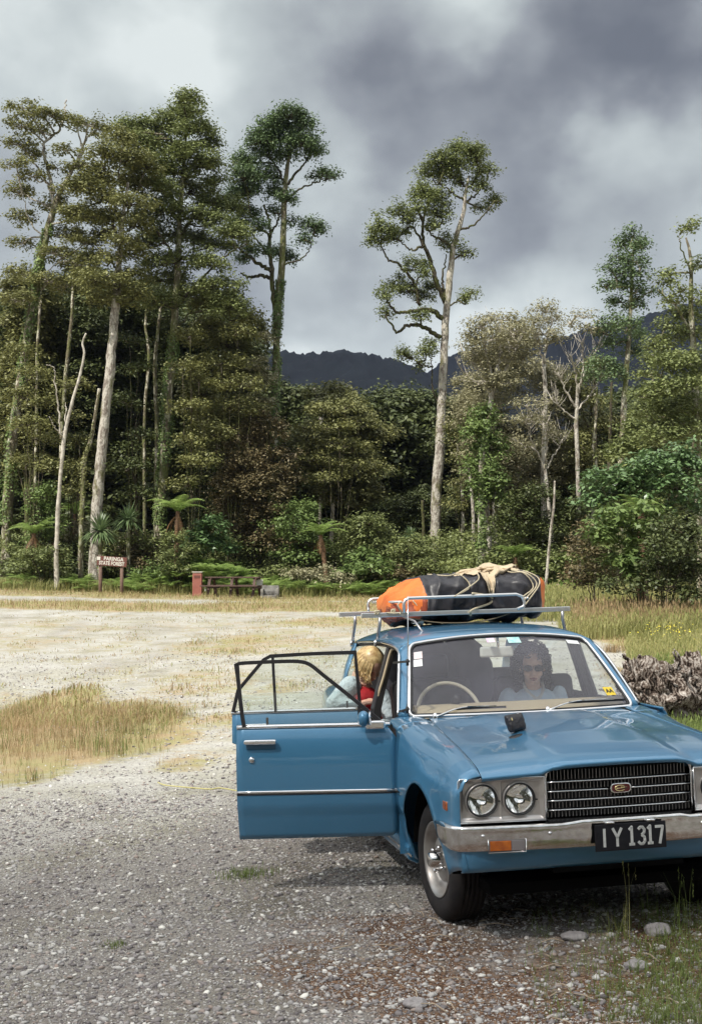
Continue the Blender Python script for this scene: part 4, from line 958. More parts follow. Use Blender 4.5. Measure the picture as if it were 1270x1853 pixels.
m_ = MB(); m_.tube([T((.088, -.024, -.060)), T((.094, 0, -.058)), T((.088, .024, -.060))], [.002, .006, .002], 8); m_.tube([T((.086, -.020, -.068)), T((.092, 0, -.070)), T((.086, .020, -.068))], [.002, .006, .002], 8); sub(m_, 'lips', LIPS, body, pb)
HAIRD = mat('dark_brown_hair', (.008, .005, .004), rough=.75, var=(.018, .010, .008), vscale=60, spec=.2)
m_ = MB(); m_.ell(T((-.035, 0, .035)), (.098, .098, .090), rot)
for k in range(620):
    a = rng.uniform(0, 2*PI); z = rng.uniform(-1.15, 1); rr = math.sqrt(max(0, 1-min(1, abs(z))**2)) if z > 0 else 1.0
    p = Vector((math.cos(a)*rr*.112-.030, math.sin(a)*rr*.108, .03+z*(.118 if z > 0 else .125)))
    if p.x > .030 and p.z < .068 and abs(p.y) < .062: continue
    if p.x > .05 and p.z < .05: continue
    c_ = p*rng.uniform(.93, 1.1); ax_ = Vector(rng.normal(size=3)).normalized(); o1 = ax_.orthogonal().normalized(); o2 = ax_.cross(o1); r_ = rng.uniform(.008, .014); n_ = 9
    m_.tube([T(c_+o1*r_*math.cos(t)+o2*r_*math.sin(t)+ax_*t*.0035+Vector((0, 0, -.001*t))) for t in np.linspace(0, 6.5, n_)], [.0034]*n_, 4, caps=False)
sub(m_, 'hair', HAIRD, body, pb)
SGL = mat('sunglass_lens', (.004, .003, .003), rough=.25, spec=.2)
m_ = MB()
for q in (-1, 1):
    ov = [(q*.033+.027*math.cos(a), .006+.021*(abs(math.sin(a))**.8)*np.sign(math.sin(a))-.002) for a in np.linspace(0, 2*PI, 21)[:-1]]
    m_.prism(ov, lambda a, b, t: T((.101-abs(a)*.28+t, a, b)), 0, .003, mi=0)
    m_.tube([T((.098-.05*.28, q*.060, .012)), T((.03, q*.078, .012)), T((-.01, q*.082, .004))], .0024, 6)
m_.tube([T((.098, -.010, .012)), T((.103, 0, .014)), T((.098, .010, .012))], .0022, 6)
sub(m_, 'sunglasses', SGL, body, pb)
# child at the open rear door: bowed blonde head, red vest over pale sleeves
Xb = -1.78; hc = CX(671, 1203, Xb); pb = (-1.85, -.60, .62)
p2 = on_car('person', pb, 'blonde person with bowed head in a red vest at the open rear door', 'person')
rot = Matrix.Rotation(R(20), 3, 'Z') @ Matrix.Rotation(R(46), 3, 'Y')
m_ = MB(); T = head(m_, hc, rot, .90)
nk = CX(655, 1243, Xb-.02); ch = CX(652, 1268, Xb+.00)
m_.tube([T((-.02, 0, -.07)), nk], [.046, .055], 12); m_.ell(nk+Vector((0, 0, -.09)), (.09, .115, .10)); m_.ell(nk+Vector((0, .02, -.26)), (.10, .12, .18))
shL = CX(634, 1240, Xb+.02); elL = CX(604, 1273, Xb+.06); wrL = CX(645, 1277, Xb+.13); hd_ = CX(664, 1270, Xb+.15)
limb(m_, [nk+Vector((0, -.08, -.03)), shL, elL], [.042, .040, .034]); limb(m_, [elL, wrL], [.032, .022]); hand(m_, wrL, hd_-wrL, (-.4, .2, -1), .92, .5)
shR = nk+Vector((.03, .12, -.06)); elR = shR+Vector((.10, .05, -.19)); wrR = elR+Vector((.13, -.10, .04)); limb(m_, [shR, elR], [.04, .033]); limb(m_, [elR, wrR], [.031, .021]); hand(m_, wrR, (.5, -.8, 0), (0, 0, -1), .9, .5)
for q in (-1, 1):
    kn = Vector((-1.52, -.58+q*.09, .63)); limb(m_, [(-1.85, -.58+q*.08, .62), kn], [.07, .05]); limb(m_, [kn, (-1.50, -.58+q*.09, .36)], [.048, .034]); m_.ell((-1.45, -.58+q*.09, .335), (.10, .038, .03))
body = fuse(m_, 'person_body', SKIN2, p2, pb)
REDV = mat('red_vest', (.42, .012, .018), rough=.8, var=(.32, .01, .015), vscale=14, bump=.3, bscale=30)
m_ = MB(); m_.ell(nk+Vector((.0, 0, -.085)), (.102, .112, .098)); m_.ell(nk+Vector((.0, .02, -.26)), (.115, .13, .18)); fuse(m_, 'vest', REDV, body, pb)
m_ = MB(); limb(m_, [nk+Vector((0, -.07, -.04)), shL, elL], [.060, .062, .052]); limb(m_, [elL, (elL+wrL)/2, wrL], [.050, .044, .030]); limb(m_, [shR, elR], [.052, .045]); limb(m_, [elR, wrR], [.043, .028]); fuse(m_, 'sleeves', mat('pale_shirt', (.42, .50, .55), rough=.85, var=(.52, .59, .62), vscale=26, bump=1.4, bscale=22), body, pb)
HAIRB = mat('blonde_hair', (.74, .56, .28), rough=.35, var=(.36, .22, .09), vscale=38)
m_ = MB(); m_.ell(T((-.022, 0, .032)), (.098*.93, .090*.93, .088), rot)
for k in range(620):
    a = rng.uniform(0, 2*PI); dx, dy = math.cos(a), math.sin(a)
    if dx > .55 and dy > -.45: continue
    f_ = rng.uniform(.96, 1.08)
    st = T((-.035+.03*dx, .03*dy, .108)); md = T((-.020+.095*dx*f_, .090*dy*f_, .060)); lw = T((-.012+.116*dx*f_, .104*dy*f_, .0)); gd = lw+Vector((rng.normal()*.009, rng.normal()*.009, -rng.uniform(.01, .05)))
    e_ = gd+Vector((rng.normal()*.012, rng.normal()*.012, -rng.uniform(.0, .03)))
    m_.tube(catmull([st, md, lw, gd, e_], 10), [.0030, .0036, .0042, .0042, .0042, .004, .0036, .003, .0022, .001], 4, caps=False)
sub(m_, 'hair', HAIRB, body, pb)
# ================================================================== GROUND
def axis(a, b, fine0, fine1, sf, sc_):
    v = [a]; 
    while v[-1] < b: v.append(v[-1]+(sf if fine0 <= v[-1] < fine1 else sc_*(1+.04*abs(v[-1]-(fine0 if v[-1] < fine0 else fine1)))))
    return np.array(v)
gx_ = np.concatenate([-axis(0, 5000, 0, 14, .16, .5)[::-1][:-1], axis(0, 5000, 0, 14, .16, .5)]); gy_ = np.concatenate([-axis(0, 300, 0, 0, .5, 1.5)[::-1][:-1], axis(0, 6000, 0, 16, .12, .35)])
GX, GY = np.meshgrid(gx_, gy_, indexing='ij')
def vnoise(x, y, s, seed=0):
    return np.array([noise.noise(Vector((a/s+seed, b/s, seed*.37))) for a, b in zip(np.ravel(x), np.ravel(y))]).reshape(np.shape(x))
near = (GY < 70) & (GY > -5) & (np.abs(GX) < 40)
nzz = np.zeros_like(GX); nzz[near] = vnoise(GX[near], GY[near], 2.2, 3)*.025+vnoise(GX[near], GY[near], .5, 9)*.010
# grass cover of the clearing: patches given by where they lie on the ground
PATCH = [(150, 1330, 190, 62, 1.), (60, 1300, 90, 60, 1.), (300, 1330, 70, 40, .7), (60, 1400, 70, 30, .6), (370, 1235, 120, 26, .55), (450, 1170, 160, 22, .6), (250, 1150, 130, 10, .35), (560, 1200, 90, 20, .4), (200, 1200, 90, 9, .3), (70, 1170, 60, 7, .3),
         (200, 1098, 400, 9, .9), (600, 1098, 300, 10, .9), (300, 1080, 600, 6, .8), (700, 1125, 260, 10, .7), (560, 1150, 120, 10, .4), (1150, 1150, 110, 30, .9), (1240, 1200, 70, 70, 1.), (1200, 1260, 60, 60, .9), (1000, 1085, 120, 12, 1.), (1190, 1110, 180, 30, 1.), (870, 1085, 200, 12, .9),
         (420, 1300, 60, 20, .62), (520, 1240, 50, 14, .58), (330, 1385, 60, 16, .6), (330, 1150, 520, 62, .34), (260, 1250, 330, 60, .36), (640, 1130, 300, 30, .36), (420, 1330, 120, 60, .30), (1225, 1700, 50, 70, .3)]
PW_ = []
for px, py, rx, ry, wt in PATCH:
    c = hitg(px, py); ex = abs(hitg(px+rx, py)[0]-c[0]); ey = abs(hitg(px, py-ry)[1]-c[1]); ey2 = abs(hitg(px, py+ry)[1]-c[1]); PW_.append((c[0], c[1], ex, ey, ey2, wt))
def grassw(x, y):
    x = np.asarray(x, float); y = np.asarray(y, float); a = np.zeros_like(x)
    for cx_, cy_, ex, ey, ey2, wt in PW_:
        e = np.where(y > cy_, ey, ey2); d = ((x-cx_)/ex)**2+((y-cy_)/e)**2
        a = np.maximum(a, wt*(1-sstep(.35, 1.6, d)))
    return np.maximum(a, sstep(46, 50, y))
gw = np.zeros_like(GX); gw[near] = grassw(GX[near], GY[near])+vnoise(GX[near], GY[near], .9, 5)*.30+vnoise(GX[near], GY[near], 3.5, 6)*.18
gw[~near] = 1
lit = np.zeros_like(GX)   # brown leaf litter under the car's nose
lc = hitg(1000, 1735); lit[near] = (1-sstep(.5, 2.6, ((GX[near]-lc[0]-.15)/1.25)**2+((GY[near]-lc[1])/1.0)**2))*1.0+vnoise(GX[near], GY[near], .35, 12)*.55-.25
GZ = gz(GX, GY)+nzz*sstep(9.5, 15, GY)
nx, ny = GX.shape; idx = np.arange(nx*ny).reshape(nx, ny)
Fq = np.stack([idx[:-1, :-1], idx[1:, :-1], idx[1:, 1:], idx[:-1, 1:]], -1).reshape(-1, 4)
GM = bpy.data.materials.new('gravel_ground'); GM.use_nodes = True; nt = GM.node_tree; b = nt.nodes['Principled BSDF']; b.inputs['Roughness'].default_value = .9; b.inputs['Specular IOR Level'].default_value = .25
N = nt.nodes.new; Lk = nt.links.new; tc = N('ShaderNodeTexCoord'); ob = tc.outputs['Object']
def ramp(src, *st):
    c = N('ShaderNodeValToRGB'); Lk(src, c.inputs[0]); el = c.color_ramp.elements
    el[0].position, el[0].color = st[0][0], (*st[0][1], 1); el[1].position, el[1].color = st[-1][0], (*st[-1][1], 1)
    for p_, c_ in st[1:-1]: e = el.new(p_); e.color = (*c_, 1)
    return c.outputs[0]
def vor(s, feat='F1', out='Color'):
    v = N('ShaderNodeTexVoronoi'); v.feature = feat; v.inputs['Scale'].default_value = s; Lk(ob, v.inputs['Vector']); return v.outputs[out]
def nse(s, d=4):
    v = N('ShaderNodeTexNoise'); v.inputs['Scale'].default_value = s; v.inputs['Detail'].default_value = d; Lk(ob, v.inputs['Vector']); return v.outputs['Fac']
def mixc(f, a, bb, mode='MIX'):
    m = N('ShaderNodeMixRGB'); m.blend_type = mode
    if isinstance(f, float): m.inputs[0].default_value = f
    else: Lk(f, m.inputs[0])
    for i, v in ((1, a), (2, bb)):
        if isinstance(v, tuple): m.inputs[i].default_value = (*v, 1)
        else: Lk(v, m.inputs[i])
    return m.outputs[0]
def m2(op, a, b_, clamp=False):
    n = N('ShaderNodeMath'); n.operation = op; n.use_clamp = clamp
    for i, v in enumerate((a, b_)):
        if isinstance(v, (int, float)): n.inputs[i].default_value = v
        else: Lk(v, n.inputs[i])
    return n.outputs[0]
def sep(c):
    s = N('ShaderNodeSeparateColor'); Lk(c, s.inputs[0]); return s.outputs[0]
peb = mixc(.5, ramp(sep(vor(34)), (0, (.15, .145, .14)), (.5, (.33, .32, .30)), (1, (.54, .525, .49))), ramp(sep(vor(75)), (0, (.20, .19, .185)), (1, (.54, .52, .48))))
cst = ramp(nse(1.6, 9), (.32, (.24, .22, .13)), (.46, (.40, .385, .32)), (.58, (.45, .435, .40)), (.72, (.55, .54, .51)))
col = mixc(1., mixc(.45, peb, cst), (.86, .86, .84), 'MULTIPLY')
at = N('ShaderNodeAttribute'); at.attribute_name = 'pale'; col = mixc(at.outputs['Fac'], mixc(1., col, (.54, .505, .51), 'MULTIPLY'), col)
ag = N('ShaderNodeAttribute'); ag.attribute_name = 'grass'
gcol = mixc(ramp(nse(1.3, 5), (.42, (0, 0, 0)), (.58, (1, 1, 1))), (.27, .19, .12), (.19, .20, .07)); gcol = mixc(nse(26, 3), gcol, (.33, .27, .15))
gm = m2('MULTIPLY', m2('SUBTRACT', m2('ADD', ag.outputs['Fac'], m2('MULTIPLY', nse(7, 8), 1.15)), .885), 2.2, True)
col = mixc(gm, col, gcol)
al = N('ShaderNodeAttribute'); al.attribute_name = 'litter'
lm = m2('MULTIPLY', m2('SUBTRACT', m2('ADD', al.outputs['Fac'], m2('MULTIPLY', nse(14, 5), .9)), .75), 2.4, True)
col = mixc(lm, col, ramp(sep(vor(95)), (0, (.045, .024, .014)), (.6, (.11, .060, .036)), (1, (.22, .14, .09))))
Lk(col, b.inputs['Base Color'])
bh = m2('ADD', m2('MULTIPLY', vor(34, 'F1', 'Distance'), -.5), m2('MULTIPLY', vor(75, 'F1', 'Distance'), -.3)); bp = N('ShaderNodeBump'); bp.inputs['Strength'].default_value = .9; bp.inputs['Distance'].default_value = .02; Lk(bh, bp.inputs['Height']); Lk(bp.outputs[0], b.inputs['Normal'])
ground = fastmesh('ground', np.stack([GX.ravel(), GY.ravel(), GZ.ravel()], 1), Fq, GM, smooth=True); tag(ground, 'pale gravel clearing with straw coloured grass patches', kind='structure')
trk = np.zeros_like(GX); trk[near] = vnoise(GX[near]*2.2, GY[near]*.55, 1.3, 21)
pale = np.clip(sstep(7.0, 10.5, GY+GX*-.35+nzz*20)*.75+.22+trk*.55, 0, 1)
for nm_, arr in (('grass', gw), ('litter', lit), ('pale', pale)):
    a_ = ground.data.attributes.new(nm_, 'FLOAT', 'POINT'); a_.data.foreach_set('value', arr.ravel().astype(np.float32))
# ================================================================== VEGETATION
def rvec(n): v = rng.normal(size=(n, 3)); return v/np.linalg.norm(v, axis=1)[:, None]
def kites(C, Nrm, L, W):
    """small folded leaf sprays: one kite per centre"""
    n = len(C); a = rvec(n); a -= Nrm*(a*Nrm).sum(1)[:, None]; a /= np.linalg.norm(a, axis=1)[:, None]+1e-9; b = np.cross(Nrm, a)
    L = (L*rng.uniform(.65, 1.35, n))[:, None]; W = (W*rng.uniform(.65, 1.35, n))[:, None]
    V = np.stack([C-a*L*.5, C+b*W*.5+Nrm*W*.12, C+a*L*.5, C-b*W*.5+Nrm*W*.12], 1).reshape(-1, 3)
    return V
def leafmesh(name, C, Nn, L, W, m, parent, loc):
    V = kites(C, Nn, L, W); Fq = np.arange(len(V)).reshape(-1, 4); return fastmesh(name, V, Fq, m, None, loc=loc) if parent is None else _p(fastmesh(name, V, Fq, m, None, loc=(0, 0, 0)), parent, loc)
def _p(o, parent, loc):
    me = o.data; co = np.empty(len(me.vertices)*3, np.float32); me.vertices.foreach_get('co', co); co = co.reshape(-1, 3)-np.asarray(loc, np.float32); me.vertices.foreach_set('co', co.ravel()); me.update(); o.parent = parent; return o
def blob(c, r, nsub, per, subr, shell=.55, flat=.55, up=.9):
    d = rvec(nsub); rad = rng.uniform(shell, 1, nsub)**.7; rad = np.where(rng.uniform(0, 1, nsub) < .16, rng.uniform(1, 1.45, nsub), rad); d[:, 2] = np.where(d[:, 2] < -.35, -d[:, 2]*.6, d[:, 2])
    S = np.asarray(c)+d*rad[:, None]*np.asarray(r)
    q = np.repeat(S, per, 0); o = rng.normal(size=(len(q), 3))*subr*np.array([1, 1, flat]); Nn = rvec(len(q))*.55+o/np.linalg.norm(o, axis=1)[:, None]*.45+np.array([0, 0, up]); Nn /= np.linalg.norm(Nn, axis=1)[:, None]
    return S, q+o, Nn
def bark(name, base, patch, moss, ps=7., thr=.52, mthr=.56):
    m = bpy.data.materials.new(name); m.use_nodes = True; nt = m.node_tree; b = nt.nodes['Principled BSDF']; b.inputs['Roughness'].default_value = .92; b.inputs['Specular IOR Level'].default_value = .15
    tc = nt.nodes.new('ShaderNodeTexCoord'); mp = nt.nodes.new('ShaderNodeMapping'); mp.inputs['Scale'].default_value = (1, 1, .45); nt.links.new(tc.outputs['Object'], mp.inputs[0])
    last = None
    for sc_, th, c_, w_ in ((ps, thr, patch, .035), (ps*.45, mthr, moss, .07)):
        n = nt.nodes.new('ShaderNodeTexNoise'); n.inputs['Scale'].default_value = sc_; n.inputs['Detail'].default_value = 7; n.inputs['Roughness'].default_value = .65; nt.links.new(mp.outputs[0], n.inputs['Vector'])
        r = nt.nodes.new('ShaderNodeMapRange'); r.inputs['From Min'].default_value = th-w_; r.inputs['From Max'].default_value = th+w_; nt.links.new(n.outputs['Fac'], r.inputs['Value'])
        x = nt.nodes.new('ShaderNodeMixRGB'); nt.links.new(r.outputs[0], x.inputs[0]); x.inputs[2].default_value = (*c_, 1)
        if last is None: x.inputs[1].default_value = (*base, 1)
        else: nt.links.new(last, x.inputs[1])
        last = x.outputs[0]
    nt.links.new(last, b.inputs['Base Color'])
    n = nt.nodes.new('ShaderNodeTexNoise'); n.inputs['Scale'].default_value = 16; n.inputs['Detail'].default_value = 6; nt.links.new(mp.outputs[0], n.inputs['Vector']); bp = nt.nodes.new('ShaderNodeBump'); bp.inputs['Distance'].default_value = .06; nt.links.new(n.outputs['Fac'], bp.inputs['Height']); nt.links.new(bp.outputs[0], b.inputs['Normal'])
    return m
BARK = bark('pale_lichened_bark', (.20, .17, .145), (.42, .39, .34), (.15, .145, .07), 6, .48, .60)
BARKD = bark('dark_mossy_bark', (.055, .045, .033), (.15, .125, .095), (.085, .09, .03), 8, .55, .52)
BARKM = bark('mottled_bark', (.13, .11, .075), (.46, .43, .35), (.13, .145, .05), 5.5, .54, .53)
BARKW = mat('bleached_wood', (.50, .46, .40), rough=.85, var=(.24, .21, .17), vscale=5, bump=.6, bscale=14)
LF = dict(
 pod=leaf_mat('podocarp_leaf', (0.075, 0.095, 0.034), (0.255, 0.290, 0.105), trans=.25),
 blue=leaf_mat('blue_green_leaf', (0.055, 0.085, 0.038), (0.185, 0.260, 0.115), trans=.22),
 olive=leaf_mat('olive_leaf', (0.075, 0.082, 0.028), (0.270, 0.270, 0.100), trans=.25),
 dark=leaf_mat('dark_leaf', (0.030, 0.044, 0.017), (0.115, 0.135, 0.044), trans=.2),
 brown=leaf_mat('bronze_leaf', (0.079, 0.074, 0.032), (0.201, 0.154, 0.079), trans=.2),
 grey=leaf_mat('grey_olive_leaf', (0.135, 0.130, 0.070), (0.40, 0.375, 0.23), trans=.25),
 bright=leaf_mat('bright_leaf', (0.070, 0.115, 0.034), (0.205, 0.275, 0.085), (0.377, 0.464, 0.174), trans=.3),
 gloss=leaf_mat('glossy_leaf', (0.050, 0.098, 0.036), (0.155, 0.240, 0.092), (0.330, 0.400, 0.280), trans=.2, rough=.3, spec=.6),
 fern=leaf_mat('fern_frond', (0.120, 0.200, 0.045), (0.330, 0.430, 0.130), trans=.35),
 flax=leaf_mat('sword_leaf', (0.075, 0.128, 0.053), (0.195, 0.255, 0.120), trans=.2, rough=.35, spec=.5),
 dead=leaf_mat('dead_frond', (0.168, 0.090, 0.042), (0.288, 0.168, 0.084), trans=.2))
def mpp(D): return D/F
def tree(name, label, cat, D, trunk, branches=(), blobs=(), leaf='pod', bark=None, spread=1.3, dens=1., size=.085, subr=.16, twig=True, group=None, vine=None, flat=.55, basepx=None, lean=0., bbark=None, fat=1.):
    bark = bark or BARK; k = mpp(D)
    base = PG(trunk[0][0], D) if basepx is None else PG(basepx, D)
    t0 = P(trunk[0][0], trunk[0][1], D)
    root = empty(name, (base[0], base[1], base[2]), label, cat, group)
    rs = (.56 if name == 'dead_tree' and not blobs else .60 if name == 'slender_tree' else .76); T_ = [tuple(P(x, y, D)) for x, y, r_ in trunk]; Rr = [r_*k*rs for x, y, r_ in trunk]
    if T_[0][2] > base[2]-.1 or True: T_[0:0] = [(base[0], base[1], base[2]-.3)]; Rr[0:0] = [Rr[0]*1.25]
    if abs(T_[1][2]-T_[0][2]) < .35: T_.pop(1); Rr.pop(1)
    n = max(12, len(T_)*7); c = catmull(T_, n); r_ = np.interp(np.linspace(0, 1, n), np.linspace(0, 1, len(Rr)), Rr)
    c[:, 0] += np.array([noise.noise(Vector((base[0], i*.35, 1)))*.5 for i in range(n)])*np.minimum(r_*.6, .14); r_ = r_*(1+.05*rng.normal(size=n))
    mb = MB(); mb.tube(c, r_, 10); bo = mb.build('trunk', bark, root, (0, 0, 0)); bo.data.transform(Matrix.Translation(-Vector(base)))
    nodes = [list(p) for p in c[n//2:]]
    mb = MB(); nb = 0
    for br in branches:
        dy = rng.uniform(-1, 1)*spread*.8; m_ = len(br)
        pts = [tuple(P(x, y, D+dy*(i/(m_-1)))) for i, (x, y) in enumerate([b_[:2] for b_ in br])]
        w0 = br[0][2] if len(br[0]) > 2 else 3.2; q = catmull(pts, m_*6); rr = np.linspace(w0, max(.8, w0*.35), len(q))*k*.5*1.15
        q += rng.normal(size=q.shape)*k*1.1
        q = q if w0 > 1.5 else catmull(pts, 6); rr = rr if w0 > 1.5 else np.linspace(w0, .5, 6)*k*.5; mb.tube(q, rr, 7 if w0 > 1.5 else 3); nb += 1; nodes += [list(p) for p in q]
    S_, C_, N_ = [], [], []
    for b_ in blobs:
        px, py, rx, ry = b_[:4]; dy = b_[4] if len(b_) > 4 else rng.uniform(-1, 1)*spread
        c_ = P(px, py, D+dy); rx, ry = rx*1.25*fat**.3, ry*1.5*fat; r3 = (rx*k, max(rx*k*.8, .25), ry*k); area = rx*ry*k*k
        s_, q, nn = blob(c_, r3, max(7, int(area*84*dens)), 30, subr, flat=flat); S_.append(s_); C_.append(q); N_.append(nn)
        if not len(nodes) or twig: nodes.append(list(c_))
        if twig:
            nd = np.array(nodes[:-1]); j = np.argmin(((nd-c_)**2).sum(1)+np.where(nd[:, 2] > c_[2]+.1, 4, 0)); a = nd[j]; md = (a+c_)/2+rng.normal(size=3)*.12; mb.tube(catmull([a, md, c_], 7), np.linspace(.045, .022, 7)*(D/50), 5); nb += 1
            for s in s_[::2]:
                md = (c_+s)/2+rng.normal(size=3)*.06; mb.tube([c_, md, s], [.020*D/50, .013*D/50, .006*D/50], 3, caps=False)
    if nb: o = mb.build('branches', bbark or (BARKD if bark is BARK else bark), root); o.data.transform(Matrix.Translation(-Vector(base)))
    if C_: leafmesh('crown', np.concatenate(C_), np.concatenate(N_), size*1.5, size*.80, LF[leaf], root, base)
    if vine:
        y0, y1, w_, dn = vine; idx = [i for i in range(n) if P(0, y1, D)[2] < c[i][2] < P(0, y0, D)[2]]
        if idx:
            nv = int(dn*(c[idx[-1]][2]-c[idx[0]][2])*260); ii = rng.uniform(idx[0], idx[-1], nv); p = np.stack([np.interp(ii, range(n), c[:, a]) for a in range(3)], 1); rr = np.interp(ii, range(n), r_)
            th = rng.uniform(0, 2*PI, nv); cl = np.array([noise.noise(Vector((t*1.3, z*.8, base[0]))) for t, z in zip(np.cos(th), p[:, 2])]); keep = cl > -.12; th, p, rr = th[keep], p[keep], rr[keep]
            o_ = np.stack([np.cos(th), np.sin(th), np.zeros_like(th)], 1); p = p+o_*(rr*rng.uniform(1, 1.25+w_, len(rr)))[:, None]; nn = o_*.8+rvec(len(p))*.4+np.array([0, 0, .5]); nn /= np.linalg.norm(nn, axis=1)[:, None]
            leafmesh('vine', p, nn, .11, .08, LF['bright'] if dn > 1 else LF['olive'], root, base)
    return root
def bigtree(name, label, D, px, top, base, w_, leaf, n=16, dens=.7, size=.12, bark=BARKD, group=None, trunkw=7, cat='tree', low=.35, fl=.5, seed=None, dome=1.):
    """a broad tree: crown envelope from `top` to a share of the height, filled with layered clumps"""
    h = base-top; bl = []; br = []
    for i in range(n):
        t = (i+.5)/n; yy = top+h*(.04+t*(1-low)); prof = math.sin(PI*min(1, (.12+.88*t)**.75))**.6 if t < .6 else 1-.45*(t-.6)/.4
        xx = px+rng.uniform(-1, 1)*w_*.5*prof*.80; rr = w_*rng.uniform(.16, .26); bl.append((xx, yy, rr, rr*rng.uniform(.45, .85)))
        if i % 2 == 0: br.append([(px+(xx-px)*.1, min(yy+h*.22, base-h*.15), 3.2), (px+(xx-px)*.6, yy+h*.08), (xx, yy+rr*.2)])
    return tree(name, label, cat, D, [(px, base, trunkw), (px+rng.uniform(-6, 6), (top*.4+base*.6), trunkw*.8), (px+rng.uniform(-8, 8), top*.8+base*.2, trunkw*.35)], br, bl, leaf, bark, spread=w_*mpp(D)*.35, dens=dens, size=size, subr=.22*D/55, flat=fl, group=group, twig=True)

# ---- tall trees standing proud of the wood
tree('tall_tree', 'tall lone tree with a long bare trunk rising above the roof rack', 'tree', 54,
 [(783, 1040, 13), (790, 900, 12), (797, 760, 11), (802, 680, 10), (806, 590, 9), (811, 520, 8), (818, 460, 7), (826, 425, 6), (838, 385, 5), (842, 350, 4), (848, 318, 2.5)],
 [[(833, 416, 4), (855, 408), (875, 390), (897, 362)], [(842, 365, 4), (862, 352), (880, 325)], [(845, 340, 4), (862, 322), (870, 295)], [(840, 338, 4), (832, 318), (828, 300)], [(838, 362, 4), (820, 350), (800, 335), (790, 325)],
  [(806, 548, 9), (785, 500, 8), (775, 460), (765, 440), (766, 400), (775, 362)], [(768, 445, 5), (745, 452), (725, 438)], [(804, 580, 9), (780, 562), (752, 562), (722, 566), (700, 548)], [(798, 612, 8), (768, 592), (738, 588), (718, 601), (698, 572)],
  [(758, 552, 6), (748, 510), (718, 477), (700, 468), (690, 440)], [(772, 458, 5), (752, 418), (735, 400)], [(816, 445, 5), (795, 432), (778, 424), (762, 398)], [(816, 553, 3), (835, 537), (855, 530)], [(815, 470, 4), (830, 464), (845, 462)], [(806, 540, 5), (800, 500), (808, 460)], [(795, 732, 3), (783, 705), (781, 660), (775, 640)], [(782, 665, 3), (762, 660), (745, 648)]],
 [(826, 275, 12, 11), (848, 281, 15, 13), (866, 277, 9, 9), (862, 298, 11, 15), (879, 312, 13, 12), (868, 338, 14, 10), (892, 366, 11, 9), (872, 378, 13, 6), (796, 293, 16, 12), (822, 300, 15, 14), (780, 318, 18, 15), (812, 320, 18, 13), (830, 330, 10, 8), (765, 358, 20, 15), (793, 362, 16, 13), (758, 384, 12, 10), (724, 388, 14, 12), (738, 404, 10, 9), (690, 420, 18, 14), (682, 438, 14, 10), (712, 432, 12, 10), (726, 424, 9, 9), (797, 393, 16, 13), (784, 410, 10, 8), (820, 445, 14, 6), (842, 457, 12, 7), (806, 436, 10, 8), (752, 482, 17, 9), (768, 500, 10, 9), (708, 520, 17, 8), (738, 528, 18, 10), (768, 538, 14, 8), (692, 538, 9, 9), (700, 568, 9, 9), (762, 574, 13, 9), (778, 524, 10, 10), (852, 533, 11, 6), (838, 540, 8, 4), (722, 505, 8, 6), (770, 640, 13, 10), (742, 645, 13, 7), (778, 622, 7, 8), (760, 664, 9, 6), (728, 640, 8, 5)],
 'pod', BARK, spread=1.0, dens=1.25, size=.085, subr=.15, flat=.85, fat=1.3, vine=(950, 1030, .3, .6))
tree('tall_tree', 'tall tree with forked stem and dense blue-green crown standing right of the wood', 'tree', 56,
 [(496, 1000, 10), (497, 850, 9), (498, 700, 9), (503, 560, 9), (511, 470, 8), (514, 380, 7), (517, 330, 6), (522, 285, 4), (525, 235, 2)],
 [[(500, 580, 9), (492, 510, 8), (489, 450), (487, 400), (478, 370)], [(517, 365, 4), (545, 342), (575, 328), (603, 320)], [(512, 480, 3), (545, 468), (560, 452), (565, 425)], [(493, 502, 7), (468, 498), (450, 502), (438, 495)], [(490, 490, 7), (462, 472), (440, 455), (415, 438)], [(519, 335, 5), (545, 302), (560, 285)], [(517, 335, 5), (500, 300), (480, 280)], [(489, 430, 4), (465, 405), (450, 385)], [(489, 425, 4), (505, 395), (510, 370)], [(487, 460, 4), (462, 430), (450, 415)], [(470, 400, 3), (440, 382), (415, 378)]],
 [(522, 213, 24, 13), (497, 232, 24, 15), (548, 232, 18, 16), (472, 258, 24, 18), (515, 255, 22, 16), (545, 262, 20, 14), (487, 282, 20, 12), (572, 280, 12, 11), (520, 284, 17, 10), (565, 262, 10, 10), (437, 297, 16, 14), (442, 325, 22, 15), (476, 322, 24, 14), (430, 356, 18, 14), (498, 350, 18, 9), (516, 362, 14, 9), (450, 348, 16, 10), (448, 388, 18, 10), (432, 410, 16, 10), (470, 415, 12, 10), (508, 462, 14, 10), (522, 470, 10, 9), (455, 455, 12, 8), (478, 455, 10, 8), (572, 320, 14, 5), (590, 316, 14, 5), (607, 320, 8, 5), (562, 411, 15, 9), (575, 418, 10, 9), (550, 436, 9, 9), (525, 400, 10, 6), (495, 385, 10, 7), (436, 470, 12, 7)],
 'blue', BARKM, spread=1.0, dens=1.35, size=.088, subr=.15, flat=.85, fat=1.25, vine=(500, 960, .4, 1.4), bbark=BARKD)
